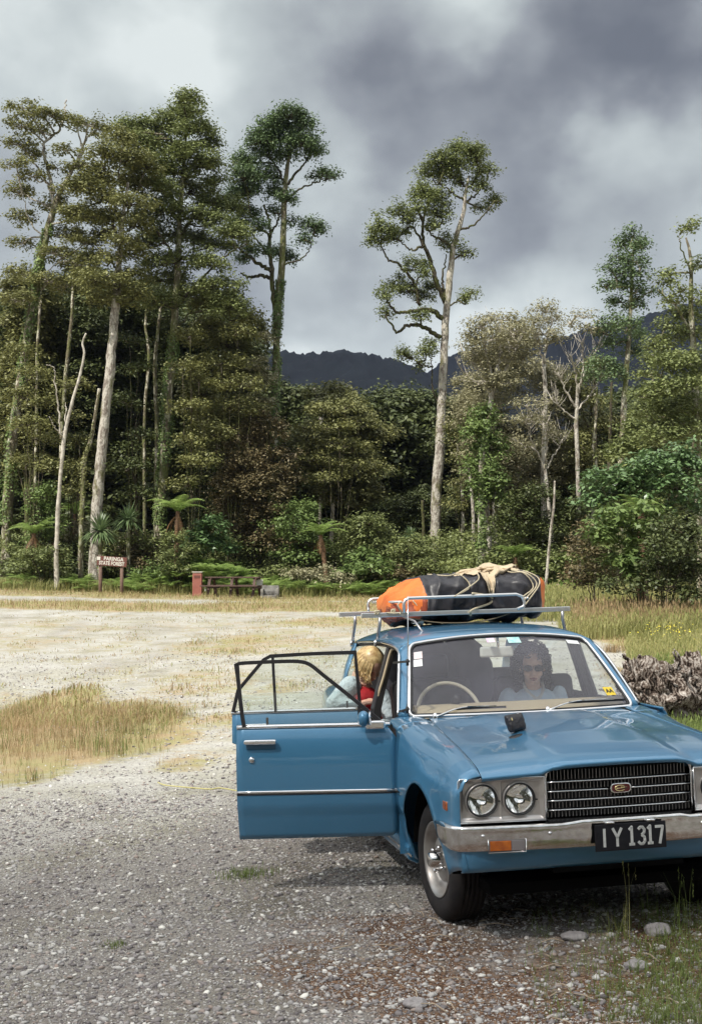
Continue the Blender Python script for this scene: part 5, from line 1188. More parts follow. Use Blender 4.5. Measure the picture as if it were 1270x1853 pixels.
tree('tall_tree', 'tall vine-clad tree with the highest crown of the left-hand wood', 'tree', 52,
 [(287, 1000, 11), (296, 850, 11), (305, 720, 10), (314, 620, 9), (321, 500, 8), (325, 400, 6), (333, 300, 4), (339, 215, 2)],
 [[(322, 490, 5), (300, 440), (275, 410)], [(324, 430, 5), (360, 380), (385, 350)], [(318, 560, 5), (350, 520), (400, 470), (445, 440)], [(320, 520, 4), (340, 480), (352, 455)], [(328, 380, 4), (300, 340), (270, 310)], [(332, 330, 4), (360, 300), (380, 280)], [(316, 600, 3), (350, 560), (375, 545)], [(335, 280, 3), (310, 255), (290, 235)]],
 [(420, 430, 30, 20), (415, 380, 26, 20), (415, 560, 34, 22), (230, 235, 24, 16), (338, 185, 20, 18), (350, 205, 18, 14), (325, 210, 20, 14), (300, 232, 32, 22), (262, 240, 26, 20), (355, 240, 30, 20), (380, 265, 16, 20), (250, 265, 28, 20), (300, 275, 34, 20), (345, 285, 34, 20), (270, 305, 36, 20), (320, 315, 36, 20), (375, 305, 26, 18), (392, 335, 16, 16), (285, 345, 36, 18), (340, 350, 36, 18), (385, 370, 24, 16), (300, 380, 34, 16), (345, 395, 34, 16), (270, 395, 28, 16), (390, 405, 24, 14), (300, 425, 34, 14), (300, 510, 40, 16), (345, 535, 40, 16), (285, 545, 32, 14), (395, 520, 36, 16), (350, 435, 32, 14), (265, 445, 28, 16), (395, 445, 24, 14), (330, 470, 32, 14), (290, 480, 30, 14), (380, 480, 30, 14)],
 'pod', BARKM, spread=1.8, dens=1.15, size=.095, subr=.18, vine=(600, 980, .5, 1.6), bbark=BARKD)
tree('tall_tree', 'tall tree with a thick straight pale grey trunk rising behind the spiky cabbage trees', 'tree', 49,
 [(173, 960, 13.5), (180, 880, 13), (190, 770, 12), (200, 660, 11.5), (207, 580, 10.5), (212, 520, 9.5), (216, 470, 7), (222, 400, 5), (232, 330, 3)],
 [[(213, 490, 4), (200, 470), (180, 450), (168, 436)], [(218, 450, 5), (205, 400), (195, 360)], [(217, 470, 4), (240, 440), (262, 420)], [(222, 400, 4), (240, 360), (255, 330)], [(220, 420, 4), (200, 340), (188, 300)], [(226, 360, 4), (215, 320), (220, 280)]],
 [(150, 340, 24, 18), (150, 400, 24, 18), (265, 300, 20, 18), (218, 255, 24, 16), (190, 285, 28, 18), (235, 290, 26, 18), (175, 320, 24, 18), (215, 330, 30, 18), (250, 335, 22, 16), (190, 360, 26, 18), (235, 372, 28, 16), (205, 400, 30, 16), (170, 395, 20, 14), (245, 410, 24, 14), (180, 430, 22, 12), (220, 440, 26, 12), (160, 470, 20, 12), (245, 460, 22, 14), (200, 470, 22, 10), (240, 500, 24, 12), (215, 520, 30, 14), (175, 510, 26, 12), (150, 500, 24, 12), (190, 545, 30, 14), (245, 540, 28, 12)],
 'olive', BARK, spread=1.5, dens=1.1, size=.095, subr=.18)
tree('tall_tree', 'leaning pale tree at the far left with a flat windswept top and white limbs', 'tree', 51,
 [(12, 985, 12), (18, 860, 12), (28, 760, 11), (45, 640, 10), (62, 540, 10), (78, 450, 9), (97, 380, 8), (110, 345, 6)],
 [[(99, 380, 6), (90, 340), (70, 305), (55, 285)], [(100, 350, 6), (86, 300), (80, 262), (108, 235), (118, 205), (120, 180)], [(108, 350, 8), (130, 310), (150, 275), (150, 262), (168, 240)], [(150, 272, 3), (140, 230), (136, 210)], [(112, 345, 4), (140, 330), (165, 300)], [(52, 600, 3), (85, 500), (110, 470)], [(97, 380, 3), (60, 360), (30, 340)], [(80, 430, 3), (55, 400), (40, 350)]],
 [(42, 195, 22, 9), (65, 208, 26, 9), (95, 212, 26, 9), (128, 222, 26, 9), (160, 226, 26, 9), (190, 238, 20, 8), (40, 230, 24, 11), (75, 240, 20, 9), (35, 262, 24, 10), (120, 272, 22, 7), (60, 282, 24, 8), (30, 300, 22, 9), (150, 300, 22, 10), (105, 305, 20, 7), (60, 320, 26, 8), (170, 330, 22, 10), (35, 350, 22, 14), (130, 345, 24, 9), (105, 375, 24, 14), (140, 390, 26, 16), (40, 395, 20, 14), (120, 430, 28, 16), (155, 440, 24, 12), (45, 440, 20, 10), (100, 460, 26, 12), (140, 480, 26, 12), (45, 500, 26, 14), (90, 510, 28, 12), (35, 545, 24, 14), (120, 520, 28, 12)],
 'olive', BARKM, spread=1.2, dens=1.05, size=.09, subr=.17, flat=.35, vine=(400, 960, .5, 1.5), bbark=BARK)
tree('tall_tree', 'slender conical tree rising over the right-hand bushes against the dark hill', 'tree', 44,
 [(1120, 900, 8), (1122, 850, 8), (1127, 760, 7), (1132, 680, 6.5), (1138, 600, 5), (1142, 520, 4), (1146, 450, 2)],
 [[(1142, 520, 3), (1110, 520), (1090, 515)], [(1144, 500, 3), (1158, 490)], [(1138, 600, 3), (1115, 590), (1100, 600)], [(1134, 660, 3), (1110, 670), (1090, 675)], [(1140, 545, 3), (1165, 535), (1180, 528)]],
 [(1144, 430, 15, 11), (1132, 448, 16, 11), (1158, 450, 11, 11), (1125, 470, 16, 9), (1150, 475, 16, 9), (1105, 490, 14, 6), (1130, 495, 20, 8), (1156, 498, 12, 8), (1095, 518, 14, 7), (1120, 522, 20, 9), (1150, 524, 18, 8), (1178, 526, 14, 5), (1125, 548, 24, 9), (1150, 555, 16, 8), (1108, 585, 20, 8), (1135, 590, 22, 9), (1095, 605, 18, 9), (1150, 608, 18, 8), (1120, 622, 22, 8), (1088, 665, 22, 11), (1110, 680, 20, 10), (1078, 682, 16, 8), (1140, 640, 16, 9)],
 'blue', BARKM, spread=.9, dens=1.2, size=.08, subr=.14, flat=.8, fat=1.25)
tree('tall_tree', 'ragged spreading tree at the right edge with tiered foliage', 'tree', 37,
 [(1268, 1000, 12), (1262, 860, 11), (1256, 700, 9), (1250, 560, 6), (1249, 470, 4), (1240, 430, 2)],
 [[(1250, 600, 5), (1225, 560), (1205, 540), (1190, 525)], [(1250, 500, 3), (1232, 450), (1228, 425)], [(1254, 660, 5), (1220, 630), (1195, 610)], [(1256, 720, 5), (1215, 700), (1180, 690)], [(1258, 780, 5), (1220, 760), (1180, 750)]],
 [(1244, 412, 12, 8), (1213, 500, 18, 8), (1200, 512, 12, 7), (1238, 525, 14, 8), (1225, 545, 20, 8), (1245, 575, 20, 12), (1205, 590, 22, 9), (1225, 612, 30, 12), (1185, 630, 22, 12), (1245, 650, 28, 16), (1205, 660, 30, 16), (1175, 680, 22, 12), (1235, 700, 34, 18), (1195, 710, 30, 16), (1165, 720, 20, 12), (1225, 745, 38, 18), (1180, 760, 30, 16), (1240, 790, 34, 18), (1200, 800, 34, 18), (1252, 610, 26, 18), (1235, 570, 26, 14), (1262, 680, 26, 20), (1215, 660, 30, 16), (1255, 740, 30, 20), (1185, 650, 24, 14), (1258, 540, 18, 12), (1262, 480, 14, 12), (1170, 745, 26, 16), (1215, 770, 30, 18)],
 'pod', BARKM, spread=1.4, dens=1.1, size=.08, subr=.15)
# ---- greyish half-bare trees right of centre
def wispy(label, D, trunk, brs, bl, leaf='grey', dens=.95, name='dying_tree'):
    br2 = list(brs)
    for b_ in brs:                      # fans of bare twigs
        x, y = b_[-1][:2]
        x0, y0 = b_[-2][:2]
        for k in range(16):
            t = rng.uniform(0, 1); ax, ay = x0+(x-x0)*t, y0+(y-y0)*t; u = rng.uniform(-1, 1); L_ = rng.uniform(16, 40); br2.append([(ax, ay, 1.1), (ax+u*L_*.45, ay-L_*.45), (ax+u*L_*.75, ay-L_)])
    return tree(name, label, 'tree', D, trunk, br2, bl, leaf, BARK, spread=1.2, dens=dens, size=.075, subr=.16, bbark=BARKW)
wispy('grey-leaved ragged tree just right of the lone tall trunk', 47, [(884, 1000, 7), (880, 860, 7), (886, 740, 7), (900, 660, 5)],
 [[(890, 720, 5), (870, 680), (850, 650)], [(895, 700, 5), (880, 640), (872, 600)], [(900, 680, 5), (905, 630), (905, 590)], [(900, 690, 5), (925, 650), (940, 610)], [(890, 700, 4), (860, 690), (842, 680)]],
 [(872, 592, 26, 14), (905, 580, 28, 14), (935, 600, 22, 14), (855, 620, 20, 14), (890, 615, 30, 14), (925, 630, 26, 14), (865, 650, 22, 14), (905, 655, 34, 14), (945, 650, 18, 14), (875, 690, 30, 14), (915, 695, 32, 14), (900, 730, 34, 16), (868, 740, 22, 18)])
wispy('thin tree with a small rounded olive crown beside the grey ragged tree', 50, [(984, 980, 6), (982, 860, 6), (986, 740, 6), (984, 660, 5)], [[(984, 670, 4), (975, 620), (965, 590)], [(984, 660, 4), (990, 610), (1000, 580)]],
 [(985, 563, 24, 10), (965, 585, 20, 9), (1005, 580, 20, 9), (982, 605, 26, 12), (1000, 620, 18, 9), (968, 625, 18, 9)], 'grey', 1.0)
wispy('bleached leafless tree with a fan of bare white branches', 45, [(1046, 960, 5), (1045, 860, 5), (1042, 770, 5), (1045, 700, 4)],
 [[(1044, 740, 4), (1020, 700), (1005, 670)], [(1045, 720, 4), (1040, 670), (1030, 640)], [(1046, 710, 4), (1055, 660), (1052, 620)], [(1046, 700, 3), (1070, 650), (1085, 620)], [(1043, 760, 3), (1015, 740), (1000, 725)], [(1045, 740, 3), (1070, 710), (1080, 690)]],
 [(1055, 575, 22, 10), (1035, 590, 16, 8), (1070, 600, 14, 8)], 'grey', .35, 'dead_tree')
wispy('grey feathery tree low between the dark trunks, its twigs pale', 46, [(1000, 1020, 5), (995, 940, 5), (985, 840, 4)], [[(985, 850, 3), (960, 790), (950, 760)], [(986, 840, 3), (990, 790), (985, 755)], [(986, 850, 3), (1010, 810), (1020, 790)]],
 [(950, 735, 24, 12), (985, 728, 24, 10), (930, 760, 20, 12), (965, 765, 26, 12), (1000, 790, 22, 12), (950, 810, 26, 14)], 'grey', .5)
tree('vine_covered_tree', 'short trunk buried in bright green climbing vine, right of the lone tall tree', 'tree', 46, [(872, 1015, 8), (870, 940, 8), (872, 840, 8), (880, 760, 7)], [],
 [(878, 760, 22, 20), (868, 790, 24, 20), (885, 815, 26, 20), (870, 845, 26, 22), (890, 870, 22, 20), (868, 890, 22, 18), (892, 905, 20, 18)], 'bright', BARK, spread=.6, dens=.85, size=.10, subr=.2, vine=(740, 1000, .8, 2.))
bigtree('ragged_tree', 'pale grey-green tree filling the belt right of the lone tall trunk', 51, 895, 590, 1000, 135, 'grey', 26, .75, .085, bark=BARK, trunkw=6)
bigtree('ragged_tree', 'grey-olive tree standing between the two thin olive crowns and the bleached tree', 52, 990, 650, 1000, 130, 'grey', 22, .65, .085, bark=BARK, trunkw=6)
bigtree('ragged_tree', 'olive-grey tree just left of the slender conical tree', 51, 1070, 640, 1000, 100, 'olive', 20, .6, .085, bark=BARK, trunkw=6)
bigtree('ragged_tree', 'fine-leaved olive tree directly left of the vine-buried trunk', 53, 835, 745, 1010, 70, 'olive', 14, .6, .085, bark=BARK, trunkw=5)
# ---- bare and broken stems in the left-hand wood
def snag(label, D, pts, name='dead_tree', bark=BARKW, brs=(), vine=None, cat='dead tree', group=None): return tree(name, label, cat, D, pts, brs, (), bark=bark, vine=vine, group=group)
snag('white curved dead stem leaning over dark undergrowth at the left', 47, [(104, 960, 7), (110, 860, 6), (118, 785, 6), (128, 740, 5), (145, 680, 4.5), (153, 640, 3.6), (150, 622, 3.4), (156, 603, 3)], brs=[[(112, 790, 3), (106, 740), (100, 690), (98, 665), (84, 660)], [(116, 785, 2.5), (120, 750), (120, 728)], [(112, 790, 2), (98, 770), (92, 755)]])
snag('slim mossy broken trunk close to the left of the thick pale trunk', 48, [(147, 960, 8), (151, 880, 7), (154, 830, 7), (165, 795, 6), (173, 750, 5.5), (180, 703, 5)], bark=BARKM, vine=(760, 950, .2, .6))
TG = 'slender trunks inside the left-hand wood'
for i, (lb, D, pts) in enumerate([('slender spotted trunk second from the left edge, lit through the leaves', 56, [(108, 980, 6), (112, 800, 6), (118, 700, 6), (124, 640, 6), (130, 575, 5), (134, 480, 3)]),
  ('thin pale trunk close beside the leaning tree at the left edge', 57, [(62, 980, 5), (66, 800, 5), (68, 640, 4.5), (74, 545, 4)]),
  ('thin wavy trunk midway between the thick pale trunk and the vine-clad tree', 58, [(262, 980, 5), (262, 760, 5), (270, 650, 5), (264, 590, 4), (268, 540, 3)]),
  ('short blotched trunk just left of the vine-clad tree', 57, [(282, 960, 6), (284, 780, 6), (281, 660, 6), (290, 560, 4)]),
  ('dark slanting trunk in the shade right of the vine-clad tree', 57, [(385, 980, 6), (378, 860, 6), (368, 780, 5), (362, 700, 4)])]):
    tree('slender_tree', lb, 'tree', D, pts, (), [(pts[-1][0]+rng.uniform(-10, 10), pts[-1][1]-12, 26, 14), (pts[-1][0]+rng.uniform(-20, 20), pts[-1][1]+18, 24, 12)], 'dark', BARKM, group=TG)
snag('forked bleached snag poking out above the central scrub', 62, [(600, 960, 6), (606, 860, 5), (612, 800, 4), (622, 745, 4), (626, 720, 3)], brs=[[(620, 750, 3), (606, 725), (612, 700), (625, 705)], [(625, 725, 2.5), (636, 708), (628, 698)], [(612, 800, 2.5), (600, 780), (596, 760)]])
snag('pair of short bleached stubs above the bronze scrub', 62, [(578, 960, 5), (582, 860, 4), (580, 760, 4), (575, 735, 3.5), (569, 702, 3)], brs=[[(581, 770, 4), (586, 735), (588, 708)]])
snag('rusty broken stem at the dark foot of the central wood', 52, [(768, 1020, 6), (766, 960, 5), (764, 905, 5)], bark=BARKD)
snag('thin grey stem just right of the lone tall trunk', 50, [(856, 1020, 6), (856, 940, 6), (852, 880, 5), (846, 838, 4)], bark=BARK)
snag('thin pale leaning stem in the dark gap left of the right-hand bushes', 42, [(988, 1050, 5), (994, 980, 4.5), (1001, 920, 4), (1003, 870, 3)], bark=BARK)
snag('mottled straight stem left of the slender conical tree', 46, [(1078, 960, 5), (1078, 860, 5), (1076, 800, 5), (1080, 700, 3)], bark=BARKM)
snag('dark straight stem directly left of the conical tree', 47, [(1098, 960, 6), (1100, 860, 6), (1104, 760, 5), (1106, 690, 4)], bark=BARKD)

# ---- broad trees filling the wood, front to back
DT = 'dark broad trees crowding the middle of the wood'
for a in [
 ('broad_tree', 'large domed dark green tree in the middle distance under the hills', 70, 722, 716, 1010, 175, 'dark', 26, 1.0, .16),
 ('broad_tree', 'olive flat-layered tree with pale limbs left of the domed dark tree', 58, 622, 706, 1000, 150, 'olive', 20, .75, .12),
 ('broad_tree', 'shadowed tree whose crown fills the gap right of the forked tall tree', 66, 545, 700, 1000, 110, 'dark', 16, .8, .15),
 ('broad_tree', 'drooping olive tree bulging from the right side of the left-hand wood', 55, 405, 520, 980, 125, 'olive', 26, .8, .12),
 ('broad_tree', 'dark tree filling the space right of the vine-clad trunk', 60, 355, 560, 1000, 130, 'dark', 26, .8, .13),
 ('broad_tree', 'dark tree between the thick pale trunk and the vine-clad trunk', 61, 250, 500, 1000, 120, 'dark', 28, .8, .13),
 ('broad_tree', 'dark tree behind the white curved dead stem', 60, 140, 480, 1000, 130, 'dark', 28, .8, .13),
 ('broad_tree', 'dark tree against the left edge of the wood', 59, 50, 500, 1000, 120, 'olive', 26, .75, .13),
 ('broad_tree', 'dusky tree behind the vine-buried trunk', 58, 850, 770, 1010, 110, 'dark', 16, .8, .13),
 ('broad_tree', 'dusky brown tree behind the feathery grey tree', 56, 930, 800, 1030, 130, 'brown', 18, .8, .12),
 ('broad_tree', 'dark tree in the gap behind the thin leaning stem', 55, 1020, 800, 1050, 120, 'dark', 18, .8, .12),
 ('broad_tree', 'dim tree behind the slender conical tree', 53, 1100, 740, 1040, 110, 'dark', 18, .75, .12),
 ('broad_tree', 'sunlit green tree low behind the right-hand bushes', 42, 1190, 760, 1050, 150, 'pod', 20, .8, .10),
]:
    nm_, lb, D, px, top, base_, w_, lf, n_, dn, sz = a; bigtree(nm_, lb, D, px, top, base_, w_, lf, n_, dn, sz, trunkw=6)
# ---- shrubs along the edge
def shrub(label, D, bl, leaf, name='shrub', base=None, size=.09, dens=1., cat='shrub', stems=4, group=None, flat=.6, subr=.15):
    xs_ = [b_[0] for b_ in bl]; cx_ = sum(xs_)/len(xs_) if base is None else base; gy = 1030+(1.6-g(P(cx_, 1030, D)[0], D))*F/D
    tr = [(cx_, gy, 2.5), (cx_+rng.uniform(-5, 5), min(gy-10, min(b_[1] for b_ in bl)*.4+gy*.6), 2)]
    br = [[(cx_+rng.uniform(-4, 4), gy-4, 2), ((cx_+b_[0])/2, (gy+b_[1])/2+4), (b_[0], b_[1])] for b_ in bl[:stems+3]]
    return tree(name, label, cat, D, tr, br, bl, leaf, BARKD, spread=.7*D/50, dens=dens, size=size, subr=subr, group=group, flat=flat)
shrub('big bronze-tinted bush behind the picnic table', 51, [(450, 800, 34, 28), (485, 780, 28, 26), (440, 850, 38, 28), (490, 840, 38, 28), (465, 890, 44, 28), (510, 880, 30, 26), (430, 920, 36, 26), (480, 940, 44, 26), (440, 975, 40, 24), (500, 985, 44, 24), (415, 880, 26, 24)], 'brown', dens=.9)
shrub('yellow-green bush right of the bronze bush', 50, [(540, 930, 30, 22), (560, 955, 28, 20), (530, 965, 34, 22), (560, 985, 32, 20), (525, 1000, 34, 18), (555, 1012, 34, 14)], 'bright', dens=.8)
shrub('rounded mid-green bush under the domed tree', 50, [(665, 950, 28, 16), (650, 970, 26, 16), (680, 972, 26, 16), (660, 995, 34, 18), (640, 1010, 26, 14), (690, 1005, 26, 16)], 'pod', dens=.9)
shrub('small broad-leaved bush in front of the rounded bush', 48, [(655, 1015, 24, 14), (675, 1030, 26, 12), (645, 1035, 24, 10)], 'bright', dens=.7, size=.14)
shrub('pale bush with thin stems left of the lone tall trunk', 49, [(745, 985, 24, 12), (730, 1000, 22, 12), (755, 1005, 22, 12), (740, 1020, 28, 12)], 'pod', dens=.8)
shrub('low brown scrub under the pale bush', 48, [(700, 1035, 28, 10), (725, 1042, 22, 8)], 'brown', dens=.8)
shrub('light green shrub at the foot of the vine-clad tall tree', 49, [(380, 960, 24, 18), (365, 985, 24, 16), (395, 990, 22, 16), (345, 1005, 20, 14)], 'gloss', dens=.8, size=.13)
shrub('grey-brown twiggy shrub behind the forest sign', 50, [(240, 985, 30, 16), (255, 1010, 28, 18), (230, 1025, 26, 16), (270, 1030, 22, 14)], 'brown', dens=.8)
shrub('dark shrub to the left of the forest sign posts', 50, [(140, 1000, 28, 16), (120, 1020, 26, 16), (160, 1022, 24, 14), (150, 1040, 28, 10)], 'dark', dens=.9)
shrub('leafy climber-hung bush at the left under the dead stems', 50, [(85, 900, 22, 20), (75, 930, 26, 20), (100, 950, 24, 18), (80, 970, 26, 16), (60, 900, 16, 16)], 'bright', dens=.6)
shrub('grey-green bush at the left between fern and dark shrub', 51, [(150, 965, 26, 16), (170, 985, 20, 14), (125, 980, 22, 14)], 'grey', dens=.6)
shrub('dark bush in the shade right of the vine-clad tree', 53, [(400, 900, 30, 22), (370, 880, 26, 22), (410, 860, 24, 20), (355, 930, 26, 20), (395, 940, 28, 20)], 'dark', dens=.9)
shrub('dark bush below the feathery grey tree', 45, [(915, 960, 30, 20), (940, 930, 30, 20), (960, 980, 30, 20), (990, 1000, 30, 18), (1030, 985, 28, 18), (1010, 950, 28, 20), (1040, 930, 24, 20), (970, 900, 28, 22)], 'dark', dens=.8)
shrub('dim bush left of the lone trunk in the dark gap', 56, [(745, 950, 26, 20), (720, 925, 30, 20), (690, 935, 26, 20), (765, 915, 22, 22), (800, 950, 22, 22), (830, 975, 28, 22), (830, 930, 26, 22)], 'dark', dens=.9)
YT = 'young trees at the front of the left-hand wood'
for lb, D, bl, lf in (
 ('young olive tree with drooping sprays left of the white curved dead stem', 49.5, [(45, 640, 26, 14), (60, 680, 28, 14), (40, 720, 26, 16), (75, 735, 24, 14), (50, 770, 30, 16), (80, 800, 26, 14), (55, 840, 30, 16), (95, 850, 22, 14)], 'olive'),
 ('young tree with thin foliage between the white dead stem and the thick pale trunk', 50.5, [(135, 700, 24, 12), (125, 760, 22, 12), (145, 800, 22, 12), (120, 850, 26, 14), (140, 890, 26, 14)], 'olive'),
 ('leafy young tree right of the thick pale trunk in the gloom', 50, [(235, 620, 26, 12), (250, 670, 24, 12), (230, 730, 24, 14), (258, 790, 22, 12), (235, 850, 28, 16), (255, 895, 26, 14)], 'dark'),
 ('feathery olive sapling immediately right of the vine-clad trunk', 49.5, [(345, 610, 26, 12), (330, 665, 26, 12), (360, 690, 28, 12), (345, 740, 28, 14), (370, 770, 26, 12), (335, 800, 26, 14), (365, 840, 30, 16), (340, 880, 26, 14)], 'olive'),
 ('bushy olive tree swelling out under the forked tree', 50.5, [(430, 600, 24, 12), (400, 660, 34, 16), (435, 700, 34, 16), (415, 740, 36, 18), (455, 745, 26, 16), (390, 790, 30, 16)], 'olive'),
 ('grey-twigged tree with a rounded top behind the bronze bush', 53, [(470, 730, 22, 12), (455, 700, 18, 12), (480, 690, 14, 14), (468, 660, 12, 16), (485, 620, 10, 14)], 'grey'),
 ('flat-layered olive tree in front of the bleached snags', 53, [(590, 745, 34, 9), (625, 738, 36, 9), (570, 775, 36, 10), (615, 775, 40, 10), (650, 765, 24, 9), (595, 805, 40, 10), (640, 810, 36, 10), (565, 835, 34, 10), (610, 840, 38, 10), (650, 845, 26, 10), (590, 870, 34, 10)], 'olive')):
    shrub(lb, D, bl, lf, name='young_tree', cat='tree', group=YT, dens=.62, size=.095, subr=.2, flat=.4)
for lb, D, bl, lf in (
 ('low tangled grey-brown scrub right of the fireplace', 47.6, [(530, 1040, 26, 9), (555, 1046, 24, 8), (580, 1040, 24, 9), (610, 1048, 28, 8)], 'grey'),
 ('low mixed green scrub left of the bronze bush behind the bin', 48.5, [(345, 1020, 22, 12), (325, 1035, 20, 10), (370, 1030, 24, 10)], 'bright'),
 ('low dark scrub at the far left behind the first tree fern', 48.5, [(40, 1030, 28, 12), (75, 1035, 26, 12), (100, 1045, 24, 9)], 'pod'),
 ('weedy green scrub between the sign and the leafy bank', 47.8, [(265, 1045, 22, 9), (290, 1035, 20, 12), (310, 1050, 22, 8)], 'bright'),
 ('low scrub of mixed greens at the foot of the lone tall trunk', 48, [(770, 1030, 22, 12), (800, 1035, 22, 10), (830, 1030, 24, 12), (860, 1035, 22, 10)], 'pod')):
    shrub(lb, D, bl, lf, dens=.8, size=.085)
shrub('weedy green bush hiding the stem of the spreading tree fern', 47.4, [(318, 985, 22, 14), (335, 1005, 22, 14), (310, 1015, 20, 12), (330, 1035, 24, 10)], 'pod', dens=.8)
shrub('soft green bush hiding the stems of the two leftmost tree ferns', 47.6, [(55, 1005, 22, 12), (85, 1010, 22, 12), (105, 1005, 18, 12), (70, 1030, 30, 12)], 'pod', dens=.8)
# right-hand bushes, nearer
shrub('large glossy-leaved bush with silvery highlights at the right', 31, [(1090, 880, 34, 22), (1130, 868, 36, 20), (1175, 850, 40, 22), (1220, 840, 36, 24), (1080, 915, 28, 20), (1120, 910, 36, 22), (1165, 895, 38, 22), (1215, 885, 38, 24), (1255, 860, 28, 26), (1240, 925, 34, 22)], 'gloss', dens=.9, size=.10, base=1170, subr=.13)
shrub('rounded broadleaf shrub with flat tiers and cream flowers at the right', 29, [(1110, 935, 30, 10), (1150, 930, 32, 10), (1085, 955, 24, 10), (1130, 955, 34, 12), (1170, 960, 28, 12), (1100, 980, 26, 12), (1140, 985, 34, 12), (1120, 1020, 28, 12), (1160, 1015, 26, 12), (1140, 1040, 30, 12)], 'bright', dens=.75, size=.12, base=1160, subr=.13)
shrub('fine-twigged purplish grey shrub with drooping skirts beside the gravel road', 30, [(1065, 970, 24, 20), (1055, 1000, 22, 20), (1075, 1010, 26, 20), (1060, 1035, 26, 18), (1085, 1045, 30, 18), (1050, 1055, 18, 12)], 'brown', dens=1.0, size=.065, base=1075, subr=.12)
shrub('dark wispy shrub filling the right edge behind the long grass', 28, [(1215, 960, 34, 20), (1250, 975, 28, 22), (1200, 990, 28, 18), (1235, 1005, 34, 20), (1190, 1030, 30, 20), (1225, 1045, 38, 20), (1255, 1040, 28, 24), (1205, 1070, 34, 16), (1165, 1065, 30, 14), (1120, 1065, 28, 14), (1245, 1080, 30, 16)], 'dark', dens=1.1, size=.07, base=1200, subr=.13)
# cream blossoms on the tiers are part of that shrub's leaves: the brightest leaf tone

# ---- ferns and cabbage trees
def fronds(n, L, c, droop=.9, rise=.5, width=.24, lo=0, tilt=0.):
    V, Q = [], []
    for i in range(n):
        a = 2*PI*i/n+rng.uniform(-.2, .2); Lf = L*rng.uniform(.8, 1.15); el = rise*rng.uniform(.7, 1.2); m_ = 22; pos = np.array(c, float); h = np.array([math.cos(a), math.sin(a), 0]); sdv = np.array([-math.sin(a), math.cos(a), 0])
        for j in range(m_):
            t = j/m_; ang = el-droop*1.5*t; d = h*math.cos(ang)+np.array([0, 0, math.sin(ang)]); st = Lf/m_; nx_ = pos+d*st; wd = Lf*width*math.sin(PI*min(1, .12+.9*t))**.8*rng.uniform(.9, 1.1)
            for s in (-1, 1):
                tip = pos+sdv*s*wd+d*wd*.35-np.array([0, 0, wd*.25]); k = len(V); V += [pos, nx_-(nx_-pos)*.25, tip+d*st*.15, tip]; Q.append((k, k+1, k+2, k+3))
            pos = nx_
    return V, Q
def tree_fern(label, D, px, py, L=1.5, group='tree ferns along the edge of the wood', lean=0., dead=True, n=13):
    c = P(px, py, D); b_ = PG(px+lean, D); root = empty('tree_fern', tuple(b_), label, 'tree fern', group)
    mb = MB(); mb.tube(catmull([b_-np.array([0, 0, .2]), (b_+c)/2+np.array([rng.uniform(-.05, .05), 0, 0]), c], 8), [.13, .12, .11, .10, .10, .10, .09, .08], 9); o = mb.build('trunk', mat('fern_trunk', (.10, .055, .03), rough=.95, var=(.16, .09, .05), vscale=8, bump=1, bscale=14), root); o.data.transform(Matrix.Translation(-Vector(b_)))
    V, Q = fronds(n, L, c, rise=1.05, droop=1.0, width=.20); o = fastmesh('fronds', V, Q, LF['fern']); _p(o, root, b_)
    if dead:
        V, Q = fronds(7, L*.7, c-np.array([0, 0, .1]), droop=.5, rise=-.9, width=.10); o = fastmesh('dead_fronds', V, Q, LF['dead']); _p(o, root, b_)
    return root
tree_fern('pale green tree fern at the far left edge of the clearing', 49, 62, 965, 1.3)
tree_fern('smaller tree fern behind and right of the leftmost one', 51, 100, 975, 1.0)
tree_fern('bright tree fern left of the thick pale trunk, behind the cabbage trees', 52, 135, 930, 1.2)
tree_fern('spreading bright tree fern right of the vine-clad trunk with a skirt of dead fronds', 48, 322, 925, 1.45)
tree_fern('leaning tree fern with a rusty trunk right of the yellow-green bush', 49, 580, 968, 1.15, lean=14)
tree_fern('small fresh green tree fern just behind the luggage on the roof', 44, 932, 1008, 1.05)
tree_fern('tree fern frond cluster showing among the right-hand bushes', 30.5, 1160, 922, .85, dead=False)
tree_fern('low tree fern in the shade right of the thin leaning stem', 44, 1025, 1015, .7, dead=False)
def cabbage(label, D, px, py, r_, group='spiky cabbage trees'):
    c = P(px, py, D); b_ = PG(px, D); root = empty('cabbage_tree', tuple(b_), label, 'cabbage tree', group)
    mb = MB(); mb.tube(catmull([b_-np.array([0, 0, .2]), (b_+c)/2, c], 8), .085, 8); o = mb.build('trunk', BARKM, root); o.data.transform(Matrix.Translation(-Vector(b_)))
    V, Q = [], []
    for i in range(190):
        d = rvec(1)[0]; d[2] = abs(d[2])*1.2-.55; d /= np.linalg.norm(d); L_ = r_*rng.uniform(.75, 1.1); s = np.cross(d, [0, 0, 1.]); s /= np.linalg.norm(s)+1e-9; w_ = .035*r_/.9
        p0 = c+d*.05; p1 = c+d*L_*.55+np.array([0, 0, .02]); p2 = c+d*L_-np.array([0, 0, .14*L_*(1.2-d[2])]); k = len(V)
        V += [p0-s*w_*.5, p0+s*w_*.5, p1+s*w_, p1-s*w_, p2+s*.004, p2-s*.004]; Q += [(k, k+1, k+2, k+3), (k+3, k+2, k+4, k+5)]
    _p(fastmesh('leaves', V, Q, LF['flax']), root, b_); return root
cabbage('spiky cabbage tree head directly above the forest sign', 48, 182, 962, .92); cabbage('spiky cabbage tree head right of and higher than the one over the sign', 49, 233, 942, .85); cabbage('small pale spiky head left of the lone tall trunk', 50, 742, 968, .45); cabbage('little spiky plant hidden behind the luggage right of the lone trunk', 45, 895, 1020, .55)

